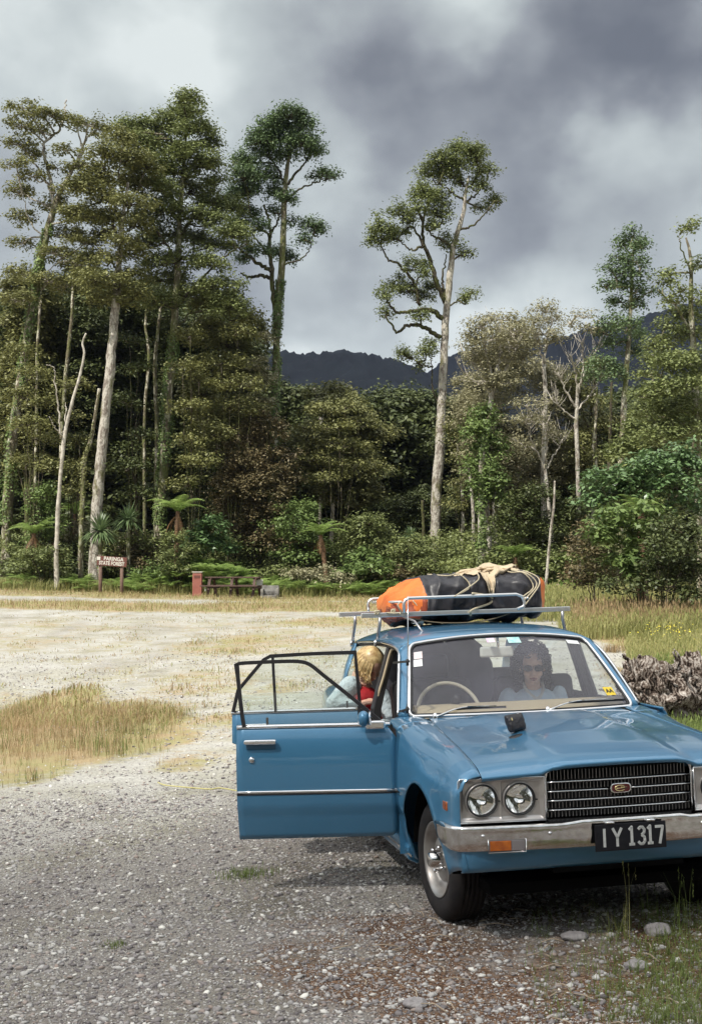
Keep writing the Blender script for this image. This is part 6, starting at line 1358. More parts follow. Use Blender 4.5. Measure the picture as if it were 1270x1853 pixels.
# ground ferns, undergrowth and the depth of the wood: nobody could count these
V, Q = [], []
for i in range(340):
    px = rng.choice([rng.normal(370, 70), rng.choice([510, 585, 650, 700])+rng.normal()*16, rng.choice([50, 110, 150, 225])+rng.normal()*14, rng.uniform(900, 1050)], p=[.50, .25, .13, .12]); D = rng.uniform(46.6, 50.5) if px < 800 else rng.uniform(42, 45); b_ = PG(px, D); v, q = fronds(int(rng.integers(6, 10)), rng.uniform(.45, .85), b_+np.array([0, 0, rng.uniform(.05, .35+.8*math.exp(-((px-380)/90)**2))]), rise=1.0, width=.26); k = len(V); V += v; Q += [tuple(a+k for a in f_) for f_ in q]
tag(fastmesh('ferns', V, Q, LF['fern']), 'bright ferns massed along the foot of the wood', 'ferns', kind='stuff')
C_, N_ = [], []
for i in range(520):
    px = rng.uniform(-40, 1310); D = rng.uniform(49.5, 58) if px < 820 else rng.uniform(44, 55); p = PG(px, D); p[2] += rng.uniform(.1, 2.6)*rng.uniform(.3, 1); s_, q, nn = blob(p, (.9, .8, .5), 16, 24, .2); C_.append(q); N_.append(nn)
tag(leafmesh('undergrowth', np.concatenate(C_), np.concatenate(N_), .15, .085, LF['pod'], None, (0, 0, 0)), 'dim tangled undergrowth beneath the trees', 'undergrowth', kind='stuff')
C_, N_ = [], []
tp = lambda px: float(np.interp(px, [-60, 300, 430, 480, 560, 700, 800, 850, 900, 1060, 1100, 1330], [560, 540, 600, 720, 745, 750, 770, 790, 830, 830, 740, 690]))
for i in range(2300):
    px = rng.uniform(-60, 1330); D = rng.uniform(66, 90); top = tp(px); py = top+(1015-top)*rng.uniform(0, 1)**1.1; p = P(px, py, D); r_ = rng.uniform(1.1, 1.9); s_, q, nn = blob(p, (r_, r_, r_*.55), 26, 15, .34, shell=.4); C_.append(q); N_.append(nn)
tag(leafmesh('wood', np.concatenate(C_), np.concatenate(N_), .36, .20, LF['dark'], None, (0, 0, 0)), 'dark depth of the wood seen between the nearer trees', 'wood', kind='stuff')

# ---- hills
def hill(name, lab, D0, D1, prof, col, seed):
    X0, X1 = -760, 900; nx2, ny2 = 560, 170; xs_ = np.linspace(X0, X1, nx2); rows = []
    pxs = [a for a, b in prof]; pys = [b for a, b in prof]
    V = np.zeros((nx2, ny2, 3))
    for i, x in enumerate(xs_):
        px = 635+x/D1*F; h = (1030-np.interp(px, pxs, pys))/F*D1+1.6
        for j in range(ny2):
            t = j/(ny2-1); y = D0+(D1-D0)*1.6*t; e = math.sin(min(1, t/.625)*PI/2)**1.3 if t < .625 else max(0, 1-(t-.625)*1.1)
            n_ = noise.fractal(Vector((x/180+seed, y/180, 0)), .9, 2.1, 4)
            z = h*e*(1+.0*n_)+n_*h*.16*(1-abs(2*min(1, t/.625)-1)**2)*(1 if t < .625 else 0)-(6 if j == 0 else 0)
            z += abs(noise.noise(Vector((x/11, y/11, seed))))*-9+noise.noise(Vector((x/5, y/5, seed)))*3.5+2
            V[i, j] = (x, y, z)
    idx = np.arange(nx2*ny2).reshape(nx2, ny2); Fq = np.stack([idx[:-1, :-1], idx[1:, :-1], idx[1:, 1:], idx[:-1, 1:]], -1).reshape(-1, 4)
    m = mat(name+'_forest', col, rough=1, var=tuple(c*1.9 for c in col), vscale=.05, bump=3, bscale=.11, spec=.05)
    o = fastmesh(name, V.reshape(-1, 3), Fq, m, smooth=False); tag(o, lab, kind='structure'); return o
hill('hills', 'dark forested ridge on the skyline left of the lone tree', 500, 1150, [(-400, 700), (200, 690), (440, 690), (510, 673), (560, 676), (620, 671), (680, 676), (730, 685), (775, 697), (850, 720), (1000, 760), (1500, 800)], (.007, .009, .010), 3)
hill('hills', 'dark forested mountainside rising to the right', 600, 1300, [(-400, 960), (500, 860), (700, 745), (760, 702), (800, 682), (860, 662), (930, 645), (1010, 625), (1100, 598), (1170, 574), (1250, 556), (1400, 520), (1800, 500)], (.006, .008, .010), 8)
# ================================================================== THINGS ON THE CLEARING
WOODR = mat('red_brown_board', (.13, .045, .032), rough=.75, var=(.10, .034, .025), vscale=8, bump=.3, bscale=30)
POSTW = mat('weathered_post', (.16, .10, .075), rough=.85, var=(.11, .065, .05), vscale=9, bump=.5, bscale=25)
def at(D, px): return PG(px, D)
# forest sign
D = 45.6; k = mpp(D); b_ = at(D, 203); root = empty('forest_sign', tuple(b_), 'red-brown board sign on two posts in front of the cabbage trees', 'sign')
c = P(203, 1016, D)-b_; cx_, cz_ = 0, c[2]
rotS = Matrix.Rotation(R(-3), 3, 'Y')
m_ = MB(); m_.box((0, 0, cz_), (1.12, .05, .36), Matrix.Rotation(R(4), 3, 'Y')); bo = bevel(m_.build('sign_board', WOODR, root), .01)
for x in (-.44, .36): m_ = MB(); m_.tube([(x, .07, -.4), (x, .07, cz_+.05-.06*np.sign(x))], .065, 10); m_.build('post', POSTW, root)
WT = mat('white_lettering', (.55, .53, .48), rough=.6)
Rf = Matrix.Translation((0, -.028, cz_)) @ Matrix.Rotation(R(4), 4, 'Y') @ Matrix.Rotation(PI/2, 4, 'X')
text_mesh('lettering', 'PARINGA', .19, WT, bo, Rf @ Matrix.Translation((.06, .088, 0)), sx=.92, offset=.006)
text_mesh('lettering', 'STATE FOREST', .19, WT, bo, Rf @ Matrix.Translation((.0, -.082, 0)), sx=.76, offset=.006)
m_ = MB(); m_.prism([(-.565, .02), (-.435, .02), (-.435, .15), (-.565, .15)], lambda a, b, t: tuple(Rf @ Vector((a, b, t))), 0, .006); m_.build('sign_emblem', WT, bo)
# litter bin
D = 45.4; b_ = at(D, 358); root = empty('litter_bin', tuple(b_), 'tall narrow red-brown box bin left of the picnic table', 'bin')
h = P(358, 1035, D)[2]-b_[2]
m_ = MB(); m_.box((0, 0, h/2-.03), (.34, .34, h-.04)); bevel(m_.build('bin_body', mat('rust_red_paint', (.24, .075, .055), rough=.6, var=(.30, .11, .085), vscale=4), root), .02)
m_ = MB(); m_.box((0, 0, h-.005), (.38, .38, .035)); bevel(m_.build('lid', mat('pale_lid', (.45, .40, .36), rough=.6), root), .008)
m_ = MB(); m_.box((0, -.172, h-.18), (.22, .012, .10)); m_.build('slot_flap', WOODR, root)
# picnic table
D = 45.2; b_ = at(D, 424); root = empty('picnic_table', tuple(b_), 'long dark wooden picnic table with attached benches at the edge of the wood', 'picnic table'); root.rotation_euler = (0, 0, R(-9))
DW = mat('dark_timber', (.055, .030, .024), rough=.8, var=(.09, .05, .04), vscale=6, bump=.5, bscale=25)
L_ = 2.05
m_ = MB()
for y in (-.28, -.14, 0, .14, .28): m_.box((0, y, .74), (L_, .125, .045))
bevel(m_.build('table_top', DW, root), .006)
for y in (-.72, .72):
    m_ = MB(); m_.box((0, y-.07, .43), (L_+.1, .125, .045)); m_.box((0, y+.07, .43), (L_+.1, .125, .045)); bevel(m_.build('bench', DW, root), .006)
for x in (-.85, 0, .85):
    m_ = MB(); m_.bar((x, -.26, .72), (x, -.62, -.05), .05, .10, (1, 0, 0)); m_.bar((x, .26, .72), (x, .62, -.05), .05, .10, (1, 0, 0)); m_.box((x+.052, 0, .375), (.045, 1.6, .09)); m_.box((x+.052, 0, .69), (.045, .7, .09)); m_.build('trestle', DW, root)
m_ = MB(); m_.box((-.88, -.78, .34), (.02, .02, .2)); m_.box((.98, -.06, .56), (.24, .02, .22)); m_.build('notice', mat('pale_notice', (.5, .5, .46), rough=.7), root)
# barbecue block
b_ = at(44.6, 489); root = empty('fireplace', tuple(b_), 'low grey concrete block fireplace at the right end of the picnic table', 'fireplace')
CON = mat('sooty_concrete', (.28, .27, .25), rough=.9, var=(.06, .055, .05), vscale=4, bump=.6, bscale=20)
for nm_, c_, s_ in (('back_wall', (0, .22, .24), (.62, .10, .48)), ('side_wall', (-.28, -.05, .18), (.10, .44, .36)), ('side_wall', (.28, -.05, .20), (.10, .44, .40)), ('hearth', (0, -.05, .05), (.46, .44, .14))):
    m_ = MB(); m_.box(c_, s_); bevel(m_.build(nm_, CON, root), .02)
m_ = MB()
for k in range(7): m_.bar((-.22+.073*k, -.24, .27), (-.22+.073*k, .16, .27), .012, .012)
m_.build('grate', BLACK, root)
# root stump heap at the right
D = 13.6; b_ = at(D, 1190); 
def stump(label, cx_, D, w_, h_, seed, name='root_stump'):
    b_ = at(D, cx_); root = empty(name, tuple(b_), label, 'tree stump'); m = bpy.data.materials.new('weathered_root_wood'); m.use_nodes = True; nt = m.node_tree; bs = nt.nodes['Principled BSDF']; bs.inputs['Roughness'].default_value = .9; bs.inputs['Specular IOR Level'].default_value = .15
    tc = nt.nodes.new('ShaderNodeTexCoord'); wv = nt.nodes.new('ShaderNodeTexWave'); wv.inputs['Scale'].default_value = 7; wv.inputs['Distortion'].default_value = 14; wv.inputs['Detail'].default_value = 4; wv.inputs['Detail Scale'].default_value = 1.6; nt.links.new(tc.outputs['Object'], wv.inputs['Vector'])
    n1 = nt.nodes.new('ShaderNodeTexNoise'); n1.inputs['Scale'].default_value = 4.5; n1.inputs['Detail'].default_value = 9; n1.inputs['Roughness'].default_value = .7; n1.inputs['Distortion'].default_value = 1.6; nt.links.new(tc.outputs['Object'], n1.inputs['Vector']); av = nt.nodes.new('ShaderNodeMath'); av.operation = 'MULTIPLY_ADD'; av.inputs[1].default_value = .16; nt.links.new(wv.outputs['Fac'], av.inputs[0]); nt.links.new(n1.outputs['Fac'], av.inputs[2])
    cr = nt.nodes.new('ShaderNodeValToRGB'); e = cr.color_ramp.elements; e[0].position = .47; e[0].color = (.012, .008, .006, 1); e[1].position = .82; e[1].color = (.40, .37, .34, 1); q = e.new(.56); q.color = (.10, .075, .06, 1); q = e.new(.66); q.color = (.25, .22, .195, 1); nt.links.new(av.outputs[0], cr.inputs[0]); nt.links.new(cr.outputs[0], bs.inputs['Base Color'])
    bp = nt.nodes.new('ShaderNodeBump'); bp.inputs['Distance'].default_value = .03; nt.links.new(av.outputs[0], bp.inputs['Height']); nt.links.new(bp.outputs[0], bs.inputs['Normal'])
    def f_(p):
        q = p*2.6+Vector((seed, 0, 0)); s = .86+.42*noise.noise(q)+.26*(1-abs(noise.noise(q*2.1))*3)+.13*(1-abs(noise.noise(Vector((q.x*4+q.z*2, q.y*4, q.z*2.2))))*3)+.07*noise.noise(q*8)
        r_ = p*s; r_.z = r_.z*1.0+h_*.42; return r_
    mb = MB(); mb.ell((0, 0, 0), (w_*.5, w_*.42, h_*.52), nu=150, nv=100, fn=f_); mb.build('stump_body', m, root)
    mb = MB()
    for k in range(46):
        a = rng.uniform(PI*.9, PI*2.1); z = rng.uniform(.08, h_*.95); rr = w_*.46*math.sqrt(max(.05, 1-((z-h_*.42)/(h_*.6))**2)); p = Vector((math.cos(a)*rr, math.sin(a)*rr*.85, z)); pts = [p*.86]; d = Vector((math.cos(a)*.4+rng.normal()*.5, math.sin(a)*.3, rng.normal()*.7)).normalized()
        for j in range(5): d = (d+Vector(rng.normal(size=3))*.55).normalized(); q = pts[-1]+d*rng.uniform(.04, .09); q.z = max(q.z, .02); pts.append(q)
        w0 = rng.uniform(.02, .045); mb.tube(catmull(pts, 16), np.linspace(w0, w0*.4, 16)*rng.uniform(.8, 1.2, 16), 7)
    mb.build('roots', m, root); return root
stump('gnarled grey root stump beside the car, at the edge of the grass', 1172, 13.6, .86, .78, 2.2)
stump('weathered twisted root mass cut by the right edge, next to the gnarled stump', 1262, 13.9, .95, .74, 7.7)

# ---- stones
ph = (1+5**.5)/2; ICO = np.array([(-1, ph, 0), (1, ph, 0), (-1, -ph, 0), (1, -ph, 0), (0, -1, ph), (0, 1, ph), (0, -1, -ph), (0, 1, -ph), (ph, 0, -1), (ph, 0, 1), (-ph, 0, -1), (-ph, 0, 1)])/math.sqrt(1+ph*ph)
ICF = np.array([(0, 11, 5), (0, 5, 1), (0, 1, 7), (0, 7, 10), (0, 10, 11), (1, 5, 9), (5, 11, 4), (11, 10, 2), (10, 7, 6), (7, 1, 8), (3, 9, 4), (3, 4, 2), (3, 2, 6), (3, 6, 8), (3, 8, 9), (4, 9, 5), (2, 4, 11), (6, 2, 10), (8, 6, 7), (9, 8, 1)])
def stones(x, y, s):
    n = len(x); th = rng.uniform(0, 2*PI, n); sx, sy, sz = s*rng.uniform(.7, 1.3, n), s*rng.uniform(.55, 1., n), s*rng.uniform(.3, .6, n)
    T_ = ICO[None]*(1+rng.uniform(-.38, .30, (n, 12, 1))); X_ = T_[..., 0]*sx[:, None]; Y_ = T_[..., 1]*sy[:, None]; Z_ = T_[..., 2]*sz[:, None]+T_[..., 0]*sx[:, None]*rng.uniform(-.3, .3, (n, 1))
    V = np.stack([X_*np.cos(th)[:, None]-Y_*np.sin(th)[:, None]+x[:, None], X_*np.sin(th)[:, None]+Y_*np.cos(th)[:, None]+y[:, None], Z_+(gz(x, y)+sz*.35)[:, None]], -1).reshape(-1, 3)
    return V, (ICF[None]+12*np.arange(n)[:, None, None]).reshape(-1, 3)
ST = bpy.data.materials.new('gravel_stone'); ST.use_nodes = True; nt = ST.node_tree; bs = nt.nodes['Principled BSDF']; bs.inputs['Roughness'].default_value = .85; bs.inputs['Specular IOR Level'].default_value = .25
ge = nt.nodes.new('ShaderNodeNewGeometry'); cr = nt.nodes.new('ShaderNodeValToRGB'); e = cr.color_ramp.elements; e[0].position = 0; e[0].color = (.12, .108, .112, 1); e[1].position = 1; e[1].color = (.68, .66, .61, 1)
for p_, c_ in ((.25, (.21, .19, .19)), (.5, (.29, .275, .27)), (.62, (.29, .23, .20)), (.68, (.35, .335, .325)), (.9, (.46, .445, .43))): q = e.new(p_); q.color = (*c_, 1)
nt.links.new(ge.outputs['Random Per Island'], cr.inputs[0]); nt.links.new(cr.outputs[0], bs.inputs['Base Color'])
def scatter(n, d0, d1, smin, smax, pw=1.):
    y = d0+(d1-d0)*rng.uniform(0, 1, n)**pw; x = rng.uniform(-1, 1, n)*(.31*y+.4)
    q = grassw(x, y); keep = (rng.uniform(0, 1, n) > q*.8) & (rng.uniform(0, 1, n) > .75*np.exp(-(((x-lc[0]-.25)/1.0)**2+((y-lc[1])/.7)**2))); x, y = x[keep], y[keep]; s = smin*(smax/smin)**(rng.uniform(0, 1, len(x))**2.6); return x, y, s
x1, y1, s1 = scatter(30000, 3.9, 10, .007, .021, 1.1); x2, y2, s2 = scatter(26000, 9, 24, .007, .024)
V, Fs = stones(np.concatenate([x1, x2]), np.concatenate([y1, y2]), np.concatenate([s1, s2])); o = fastmesh('gravel', V, Fs, ST, smooth=False); tag(o, 'loose grey and pale gravel stones over the clearing', 'gravel', kind='stuff')
# finer chips between them: flattened octahedra
x, y, s_ = scatter(150000, 3.8, 10.5, .0028, .008, 1.3); n = len(x); OC = np.array([(1, 0, 0), (0, 1, 0), (-1, 0, 0), (0, -1, 0), (0, 0, 1), (0, 0, -1)], float); OF = np.array([(0, 1, 4), (1, 2, 4), (2, 3, 4), (3, 0, 4), (1, 0, 5), (2, 1, 5), (3, 2, 5), (0, 3, 5)])
T_ = OC[None]*rng.uniform(.5, 1.4, (n, 6, 1))*s_[:, None, None]; th = rng.uniform(0, 2*PI, n)[:, None]; tl = rng.uniform(-.5, .5, (n, 1)); Vx = T_[..., 0]*np.cos(th)-T_[..., 1]*np.sin(th); Vy = T_[..., 0]*np.sin(th)+T_[..., 1]*np.cos(th); Vz = T_[..., 2]*.6+Vx*tl
V = np.stack([Vx+x[:, None], Vy+y[:, None], Vz+(gz(x, y)+s_*.25)[:, None]], -1).reshape(-1, 3); tag(fastmesh('gravel', V, (OF[None]+6*np.arange(n)[:, None, None]).reshape(-1, 3), ST), 'fine crushed stone chips between the larger gravel', 'gravel', kind='stuff')
lx = rng.uniform(lc[0]-1.1, lc[0]+1.4, 900); ly = rng.uniform(lc[1]-1.0, lc[1]+1.0, 900)
V, Fs = stones(lx, ly, .008*(2.6)**(rng.uniform(0, 1, 900)**2.4)); tag(fastmesh('cobbles', V, Fs, ST, smooth=False), 'larger stones bedded in the brown litter before the car', 'stones', kind='stuff')
def boulder(label, px, py, r_, seed, flat=.6):
    p = hitg(px, py); root = None; mb = MB(); mb.ell((0, 0, r_*.25), (r_, r_*.75, r_*flat), nu=40, nv=26, fn=lambda q: q*(1+.22*noise.noise(q*(1.6/r_)+Vector((seed, 0, 0)))+.05*noise.noise(q*(6/r_))))
    o = mb.build('rock', mat('grey_rock', (.20, .185, .19), rough=.85, var=(.33, .31, .31), vscale=18, bump=.6, bscale=60)); o.location = (p[0], p[1], g(p[0], p[1])); tag(o, label, 'rock'); return o
boulder('largest rounded pale rock in the grass under the front of the car at the right', 1188, 1690, .062, 1); boulder('flat grey rock lying alone in the brown litter ahead of the bumper', 1038, 1700, .06, 4, .35); boulder('grey rock at the lower right beside the twigs', 1150, 1752, .05, 9, .45); boulder('smooth grey rock at the bottom edge below the front wheel', 750, 1822, .05, 12, .45)
# twigs and dry sticks in the litter
m_ = MB()
for k in range(70):
    x, y = rng.uniform(lc[0]-1., lc[0]+1.5), rng.uniform(lc[1]-1., lc[1]+.9); a = rng.uniform(0, PI); L_ = rng.uniform(.04, .16); z = g(x, y)+.014
    m_.tube([(x, y, z), (x+math.cos(a)*L_*.5, y+math.sin(a)*L_*.5, z+rng.uniform(.0, .012)), (x+math.cos(a+.2)*L_, y+math.sin(a+.2)*L_, z)], [.003, .0026, .0015], 5)
tag(m_.build('twigs', mat('dry_twig', (.34, .27, .20), rough=.9)), 'dry broken twigs scattered in the litter', 'twigs', kind='stuff')
# yellow cord on the gravel
pts = [hitg(x, y) for x, y in ((286, 1420), (300, 1426), (340, 1431), (380, 1435), (400, 1434), (440, 1442), (470, 1446))]
m_ = MB(); m_.tube(catmull([(p[0], p[1], g(p[0], p[1])+.02+.004*i) for i, p in enumerate(pts)], 40), .0055, 6); o = m_.build('cord', mat('yellow_cord', (.42, .38, .16), rough=.7)); tag(o, 'thin yellow cord lying on the gravel left of the open door', 'cord')

# ---- grass
def blades(x, y, h, w_, lean=.35, curve=.5, z=None):
    n = len(x); a = rng.uniform(0, 2*PI, n); d = np.stack([np.cos(a), np.sin(a), np.zeros(n)], 1); s = np.stack([-np.sin(a), np.cos(a), np.zeros(n)], 1)*w_[:, None]*.5; b0 = np.stack([x, y, gz(x, y) if z is None else z], 1); ln = (h*rng.uniform(0, lean, n))[:, None]
    m_ = b0+d*ln*.35+np.array([0, 0, 1])*(h*.6)[:, None]; t = b0+d*ln*(1+curve)+np.array([0, 0, 1])*(h*(1-.12*lean))[:, None]
    V = np.stack([b0-s, b0+s, m_+s*.8, m_-s*.8, t+s*.15, t-s*.15], 1); return V.reshape(-1, 3), (np.array([[0, 1, 2, 3], [3, 2, 4, 5]])[None]+6*np.arange(n)[:, None, None]).reshape(-1, 4), t
def sample(n, d0, d1, pw=1., lo=.35, x0=None, x1=None, power=1.5):
    y = d0+(d1-d0)*rng.uniform(0, 1, n)**pw; x = rng.uniform(-1, 1, n)*(.30*y+.5) if x0 is None else rng.uniform(x0, x1, n)
    q = grassw(x, y)+np.array([noise.noise(Vector((a*1.1, b*1.1, 5))) for a, b in zip(x, y)])*.45+np.array([noise.noise(Vector((a*4, b*4, 2))) for a, b in zip(x, y)])*.25
    k = (q > lo) & (rng.uniform(0, 1, n) < q**power+.02); return x[k], y[k], q[k]
GS = leaf_mat('straw_grass', (.22, .155, .075), (.44, .32, .18), trans=.35, rough=.7); GG = leaf_mat('green_grass', (.085, .13, .03), (.22, .27, .08), trans=.35, rough=.6); GY2 = leaf_mat('yellow_green_grass', (.17, .20, .055), (.42, .38, .17), trans=.35, rough=.6)
def clumped(x, y, k, r_):
    j = rng.integers(0, len(x), len(x)*k); return x[j]+rng.normal(size=len(j))*r_, y[j]+rng.normal(size=len(j))*r_
x, y, q = sample(5200, 9.2, 17, lo=.46, power=3.2); j = rng.integers(0, len(x), len(x)*8); q = q[j]; x, y = x[j]+rng.normal(size=len(j))*.07, y[j]+rng.normal(size=len(j))*.07; n = len(x); hh = rng.uniform(.3, 1, n)*np.clip(q, .25, 1.1)*.27
V, Fq, t = blades(x, y, hh, rng.uniform(.0022, .0045, n), 1.0); tag(fastmesh('grass', V, Fq, GS), 'dry straw coloured grass tufts on the left of the clearing', 'grass', kind='stuff')
j = (rng.uniform(0, 1, n) < .5) & (np.array([noise.noise(Vector((a*1.4, b*1.4, 8))) for a, b in zip(x, y)]) > .02); V, Fq, _ = blades(x[j], y[j], hh[j]*.9, rng.uniform(.003, .006, j.sum())); tag(fastmesh('grass', V, Fq, GG), 'green blades mixed in the dry tufts', 'grass', kind='stuff')
x, y, q = sample(110000, 15, 48, lo=.36); n = len(x); V, Fq, t = blades(x, y, rng.uniform(.02, .07, n)*(1+1.2*(q > .8))*(1+.3*(y > 34)), rng.uniform(.007, .016, n), 1.1); hf = len(V)//12*6; tag(fastmesh('grass', V[:hf], Fq[:hf//3], GS), 'short straw grass over the far side of the clearing', 'grass', kind='stuff'); tag(fastmesh('grass', V[hf:], Fq[hf//3:]-hf, GY2), 'short greening grass over the far side of the clearing', 'grass', kind='stuff')
# green margin along the foot of the wood
px = rng.uniform(-20, 1300, 30000); D = np.where(px < 820, rng.uniform(46.6, 49.5, 30000), rng.uniform(38, 46, 30000)); x = (px-635)/F*D; V, Fq, t = blades(x, D, rng.uniform(.15, .55, len(x)), rng.uniform(.012, .026, len(x)), .5); tag(fastmesh('grass', V, Fq, GY2), 'yellow-green grass margin below the ferns', 'grass', kind='stuff')
# tall seeding grass on the right verge
def seedgrass(n, d0, d1, p0, p1, hmin, hmax, lab, m, w_=.008):
    D = rng.uniform(d0, d1, n); px = rng.uniform(p0, p1, n); x = (px-635)/F*D; h = rng.uniform(hmin, hmax, n); V, Fq, t = blades(x, D, h, np.full(n, w_)*rng.uniform(.6, 1.3, n), .45)
    k = rng.uniform(0, 1, n) < .35; tt = t[k]; d = rvec(len(tt))*.3+np.array([0, 0, 1]); s = rvec(len(tt))*w_*1.6; L_ = h[k][:, None]*.16
    V2 = np.stack([tt-d*L_*.4, tt+s, tt+d*L_, tt-s], 1).reshape(-1, 3); Fq2 = np.arange(len(V2)).reshape(-1, 4)+len(V)
    o = fastmesh('grass', np.vstack([V, V2]), np.vstack([Fq, Fq2]), m); return tag(o, lab, 'grass', kind='stuff')
seedgrass(15000, 25, 31, 1010, 1290, .12, .48, 'long seeding grass in front of the right-hand bushes', GY2, .012)
seedgrass(7000, 16, 25, 1130, 1290, .06, .26, 'mixed green and dry grass beside the gravel road', GY2, .009)
seedgrass(5000, 14, 20, 1150, 1290, .08, .30, 'fresh green grass around the root stumps', GG, .009)
seedgrass(9000, 30, 40, 850, 1060, .2, .6, 'pale tall grass behind the roof luggage', GY2, .014)
seedgrass(5000, 26, 30, 1030, 1290, .25, .62, 'pale seed heads standing up before the right-hand bushes', GS, .010)
seedgrass(1300, 12.4, 13.4, 1150, 1290, .06, .22, 'green grass in front of the root stumps', GG, .006)
n = 2600; px = rng.uniform(960, 1290, n); py = 1640+rng.uniform(0, 1, n)*220; k = rng.uniform(0, 1, n) < .15+.85*sstep(1040, 1230, px)*sstep(1620, 1760, py+60*(px > 1180)); pp = np.array([hitg(a, b) for a, b in zip(px[k], py[k])]); jj = rng.integers(0, len(pp), len(pp)*3); x = pp[jj, 0]+rng.normal(size=len(jj))*.02; y = pp[jj, 1]+rng.normal(size=len(jj))*.02
V, Fq, t = blades(x, y, rng.uniform(.015, .07, len(x)), rng.uniform(.0015, .0035, len(x)), .8); tag(fastmesh('grass', V, Fq, GG), 'sparse green blades in the litter at the lower right', 'grass', kind='stuff')
def tuft(label, px, py, n, h, m, w_=.003, r_=.03, seeds=0, name='grass_tuft', cat='grass tuft', lean=.5):
    p = hitg(px, py); x = p[0]+rng.normal(size=n)*r_; y = p[1]+rng.normal(size=n)*r_; V, Fq, t = blades(x, y, h*rng.uniform(.4, 1, n), np.full(n, w_), lean)
    if seeds:
        tt = t[:seeds]; s = rvec(seeds)*.004; VV = [V]; FF = [Fq]
        for q in range(5): c = tt-np.array([0, 0, .012*q]); v2 = np.stack([c-[0, 0, .008], c+rvec(seeds)*.005, c+[0, 0, .010], c-rvec(seeds)*.005], 1).reshape(-1, 3); FF.append(np.arange(len(v2)).reshape(-1, 4)+sum(len(a) for a in VV)); VV.append(v2)
        V = np.vstack(VV); Fq = np.vstack(FF)
    b_ = (p[0], p[1], g(p[0], p[1])); o = fastmesh(name, V, Fq, m, loc=b_); return tag(o, label, cat)
tuft('low green weed on the gravel below the open front door', 445, 1585, 260, .05, GG, .004, .07); tuft('tiny green weed on the gravel at the lower left', 208, 1712, 90, .03, GG, .003, .03)
tuft('tallest seeding grass stalk in front of the car, left of the pale rock', 1132, 1700, 7, .36, GY2, .003, .012, 4, lean=.15); tuft('cluster of seeding grass stalks at the right edge under the car', 1232, 1690, 14, .34, GG, .003, .03, 8, lean=.25); tuft('thin short seeding stalks between the two taller grass clusters', 1182, 1660, 8, .22, GG, .0025, .03, 5, lean=.3)
tuft('leaning dry grass blades left of the tallest stalk', 1112, 1690, 12, .16, GY2, .003, .03, 0, lean=1.1)
tuft('dry tuft on the gravel road beyond the car roof', 1108, 1180, 160, .22, GS, .008, .09); tuft('green fern-like weed growing out of the root stump', 1215, 1240, 14, .25, GG, .012, .03, 0, lean=1.2)
# small yellow flowers by the stumps
C_, N_ = [], []
for k in range(90):
    px, py = rng.normal(1212, 24), rng.normal(1158, 11); p = hitg(px, py); C_.append([p[0], p[1], g(p[0], p[1])+rng.uniform(.18, .32)]); N_.append([0, -.3, 1])
o = leafmesh('flowers', np.array(C_), np.array(N_), .032, .03, mat('yellow_petals', (.75, .62, .05), rough=.6), None, (0, 0, 0)); tag(o, 'small yellow flowers in the grass above the stumps', 'flowers', kind='stuff')
V, Fq, t = blades(np.array(C_)[:, 0], np.array(C_)[:, 1], np.array(C_)[:, 2]-gz(np.array(C_)[:, 0], np.array(C_)[:, 1]), np.full(90, .006), .1); tag(fastmesh('flower_stems', V, Fq, GG), 'green stems under the yellow flowers', 'flowers', kind='stuff')

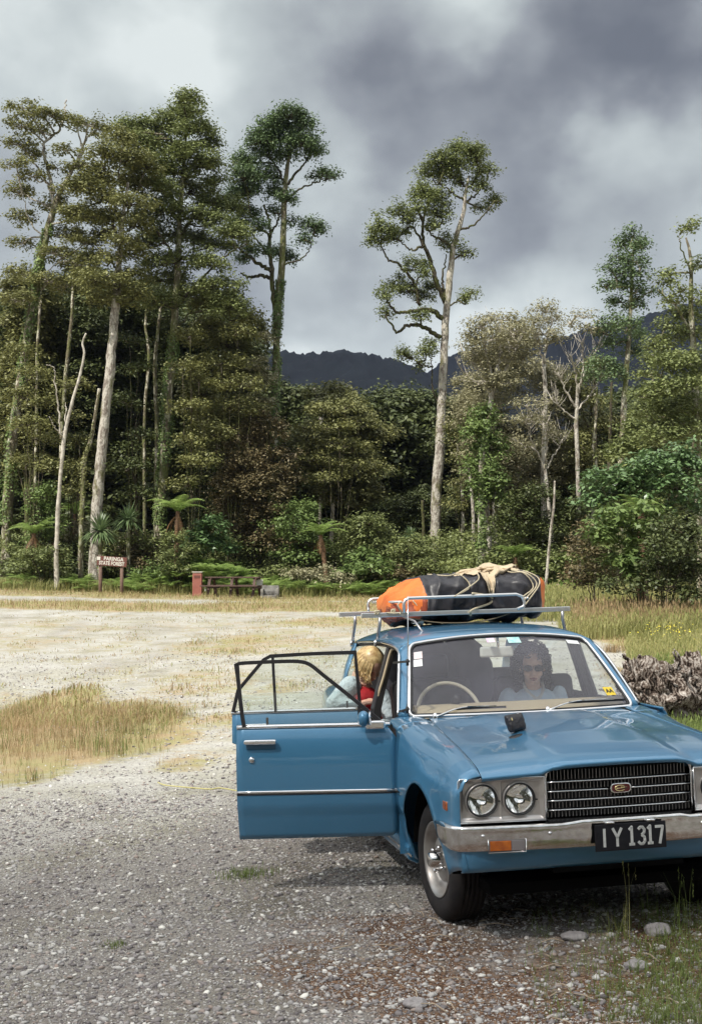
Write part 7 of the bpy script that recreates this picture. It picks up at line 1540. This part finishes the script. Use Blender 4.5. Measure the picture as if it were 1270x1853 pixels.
# ---- the wood goes on behind the photographer; the chrome and glass of the car mirror it
C_, N_ = [], []
for i in range(950):
    x = rng.uniform(-75, 75); y = rng.uniform(-44, -26)-.0*x; z = rng.uniform(.5, 15); s_, q, nn = blob((x, y, z), (2.2, 2.2, 1.4), 22, 12, .55, shell=.4); C_.append(q); N_.append(nn)
tag(leafmesh('wood', np.concatenate(C_), np.concatenate(N_), .62, .36, LF['dark'], None, (0, 0, 0)), 'dark wood on the near side of the clearing, mirrored in the chrome', 'wood', kind='stuff')
# ---- two unseen clouds added outside the picture to shade the near ground with the car, and the mountains
CLM = bpy.data.materials.new('shade_cloud'); CLM.use_nodes = True; nt = CLM.node_tree; nt.nodes.clear(); o_ = nt.nodes.new('ShaderNodeOutputMaterial'); a_ = nt.nodes.new('ShaderNodeBsdfTransparent'); b2 = nt.nodes.new('ShaderNodeBsdfTranslucent'); b2.inputs[0].default_value = (.9, .9, .92, 1); mx = nt.nodes.new('ShaderNodeMixShader'); mx.inputs[0].default_value = .46
nt.links.new(a_.outputs[0], mx.inputs[1]); nt.links.new(b2.outputs[0], mx.inputs[2]); nt.links.new(mx.outputs[0], o_.inputs[0])
def shade_cloud(cx_, cy_, H_, rx, ry, rz, seed, lab):
    t = H_/sd[2]; mb = MB(); mb.ell((0, 0, 0), (rx, ry, rz), nu=90, nv=40, fn=lambda p: p*(1+.05*noise.noise(p*(6/rx)+Vector((seed, 0, 0)))))
    o = mb.build('shade_cloud', CLM); o.location = (cx_+sd[0]*t, cy_+sd[1]*t, H_); tag(o, lab, kind='stuff')
shade_cloud(0, 8.4-120, 425, 260, 120, 16, 1, 'unseen shade caster added for the car and near ground')
shade_cloud(150, 1000, 1150, 2600, 640, 60, 3, 'unseen shade caster added for the mountains')

# ---- the air itself
m_ = MB(); m_.box((50, 1000, 196), (3200, 2300, 400)); hz = m_.build('haze', None); hz.data.materials.clear()
HZ = bpy.data.materials.new('haze'); HZ.use_nodes = True; nt = HZ.node_tree; nt.nodes.clear(); o_ = nt.nodes.new('ShaderNodeOutputMaterial'); pv = nt.nodes.new('ShaderNodeVolumePrincipled')
pv.inputs['Color'].default_value = (.62, .70, 1, 1); pv.inputs['Density'].default_value = .00012; pv.inputs['Anisotropy'].default_value = .2; nt.links.new(pv.outputs[0], o_.inputs['Volume']); hz.data.materials.append(HZ); tag(hz, 'thin bluish air between the clearing and the mountains', kind='stuff')
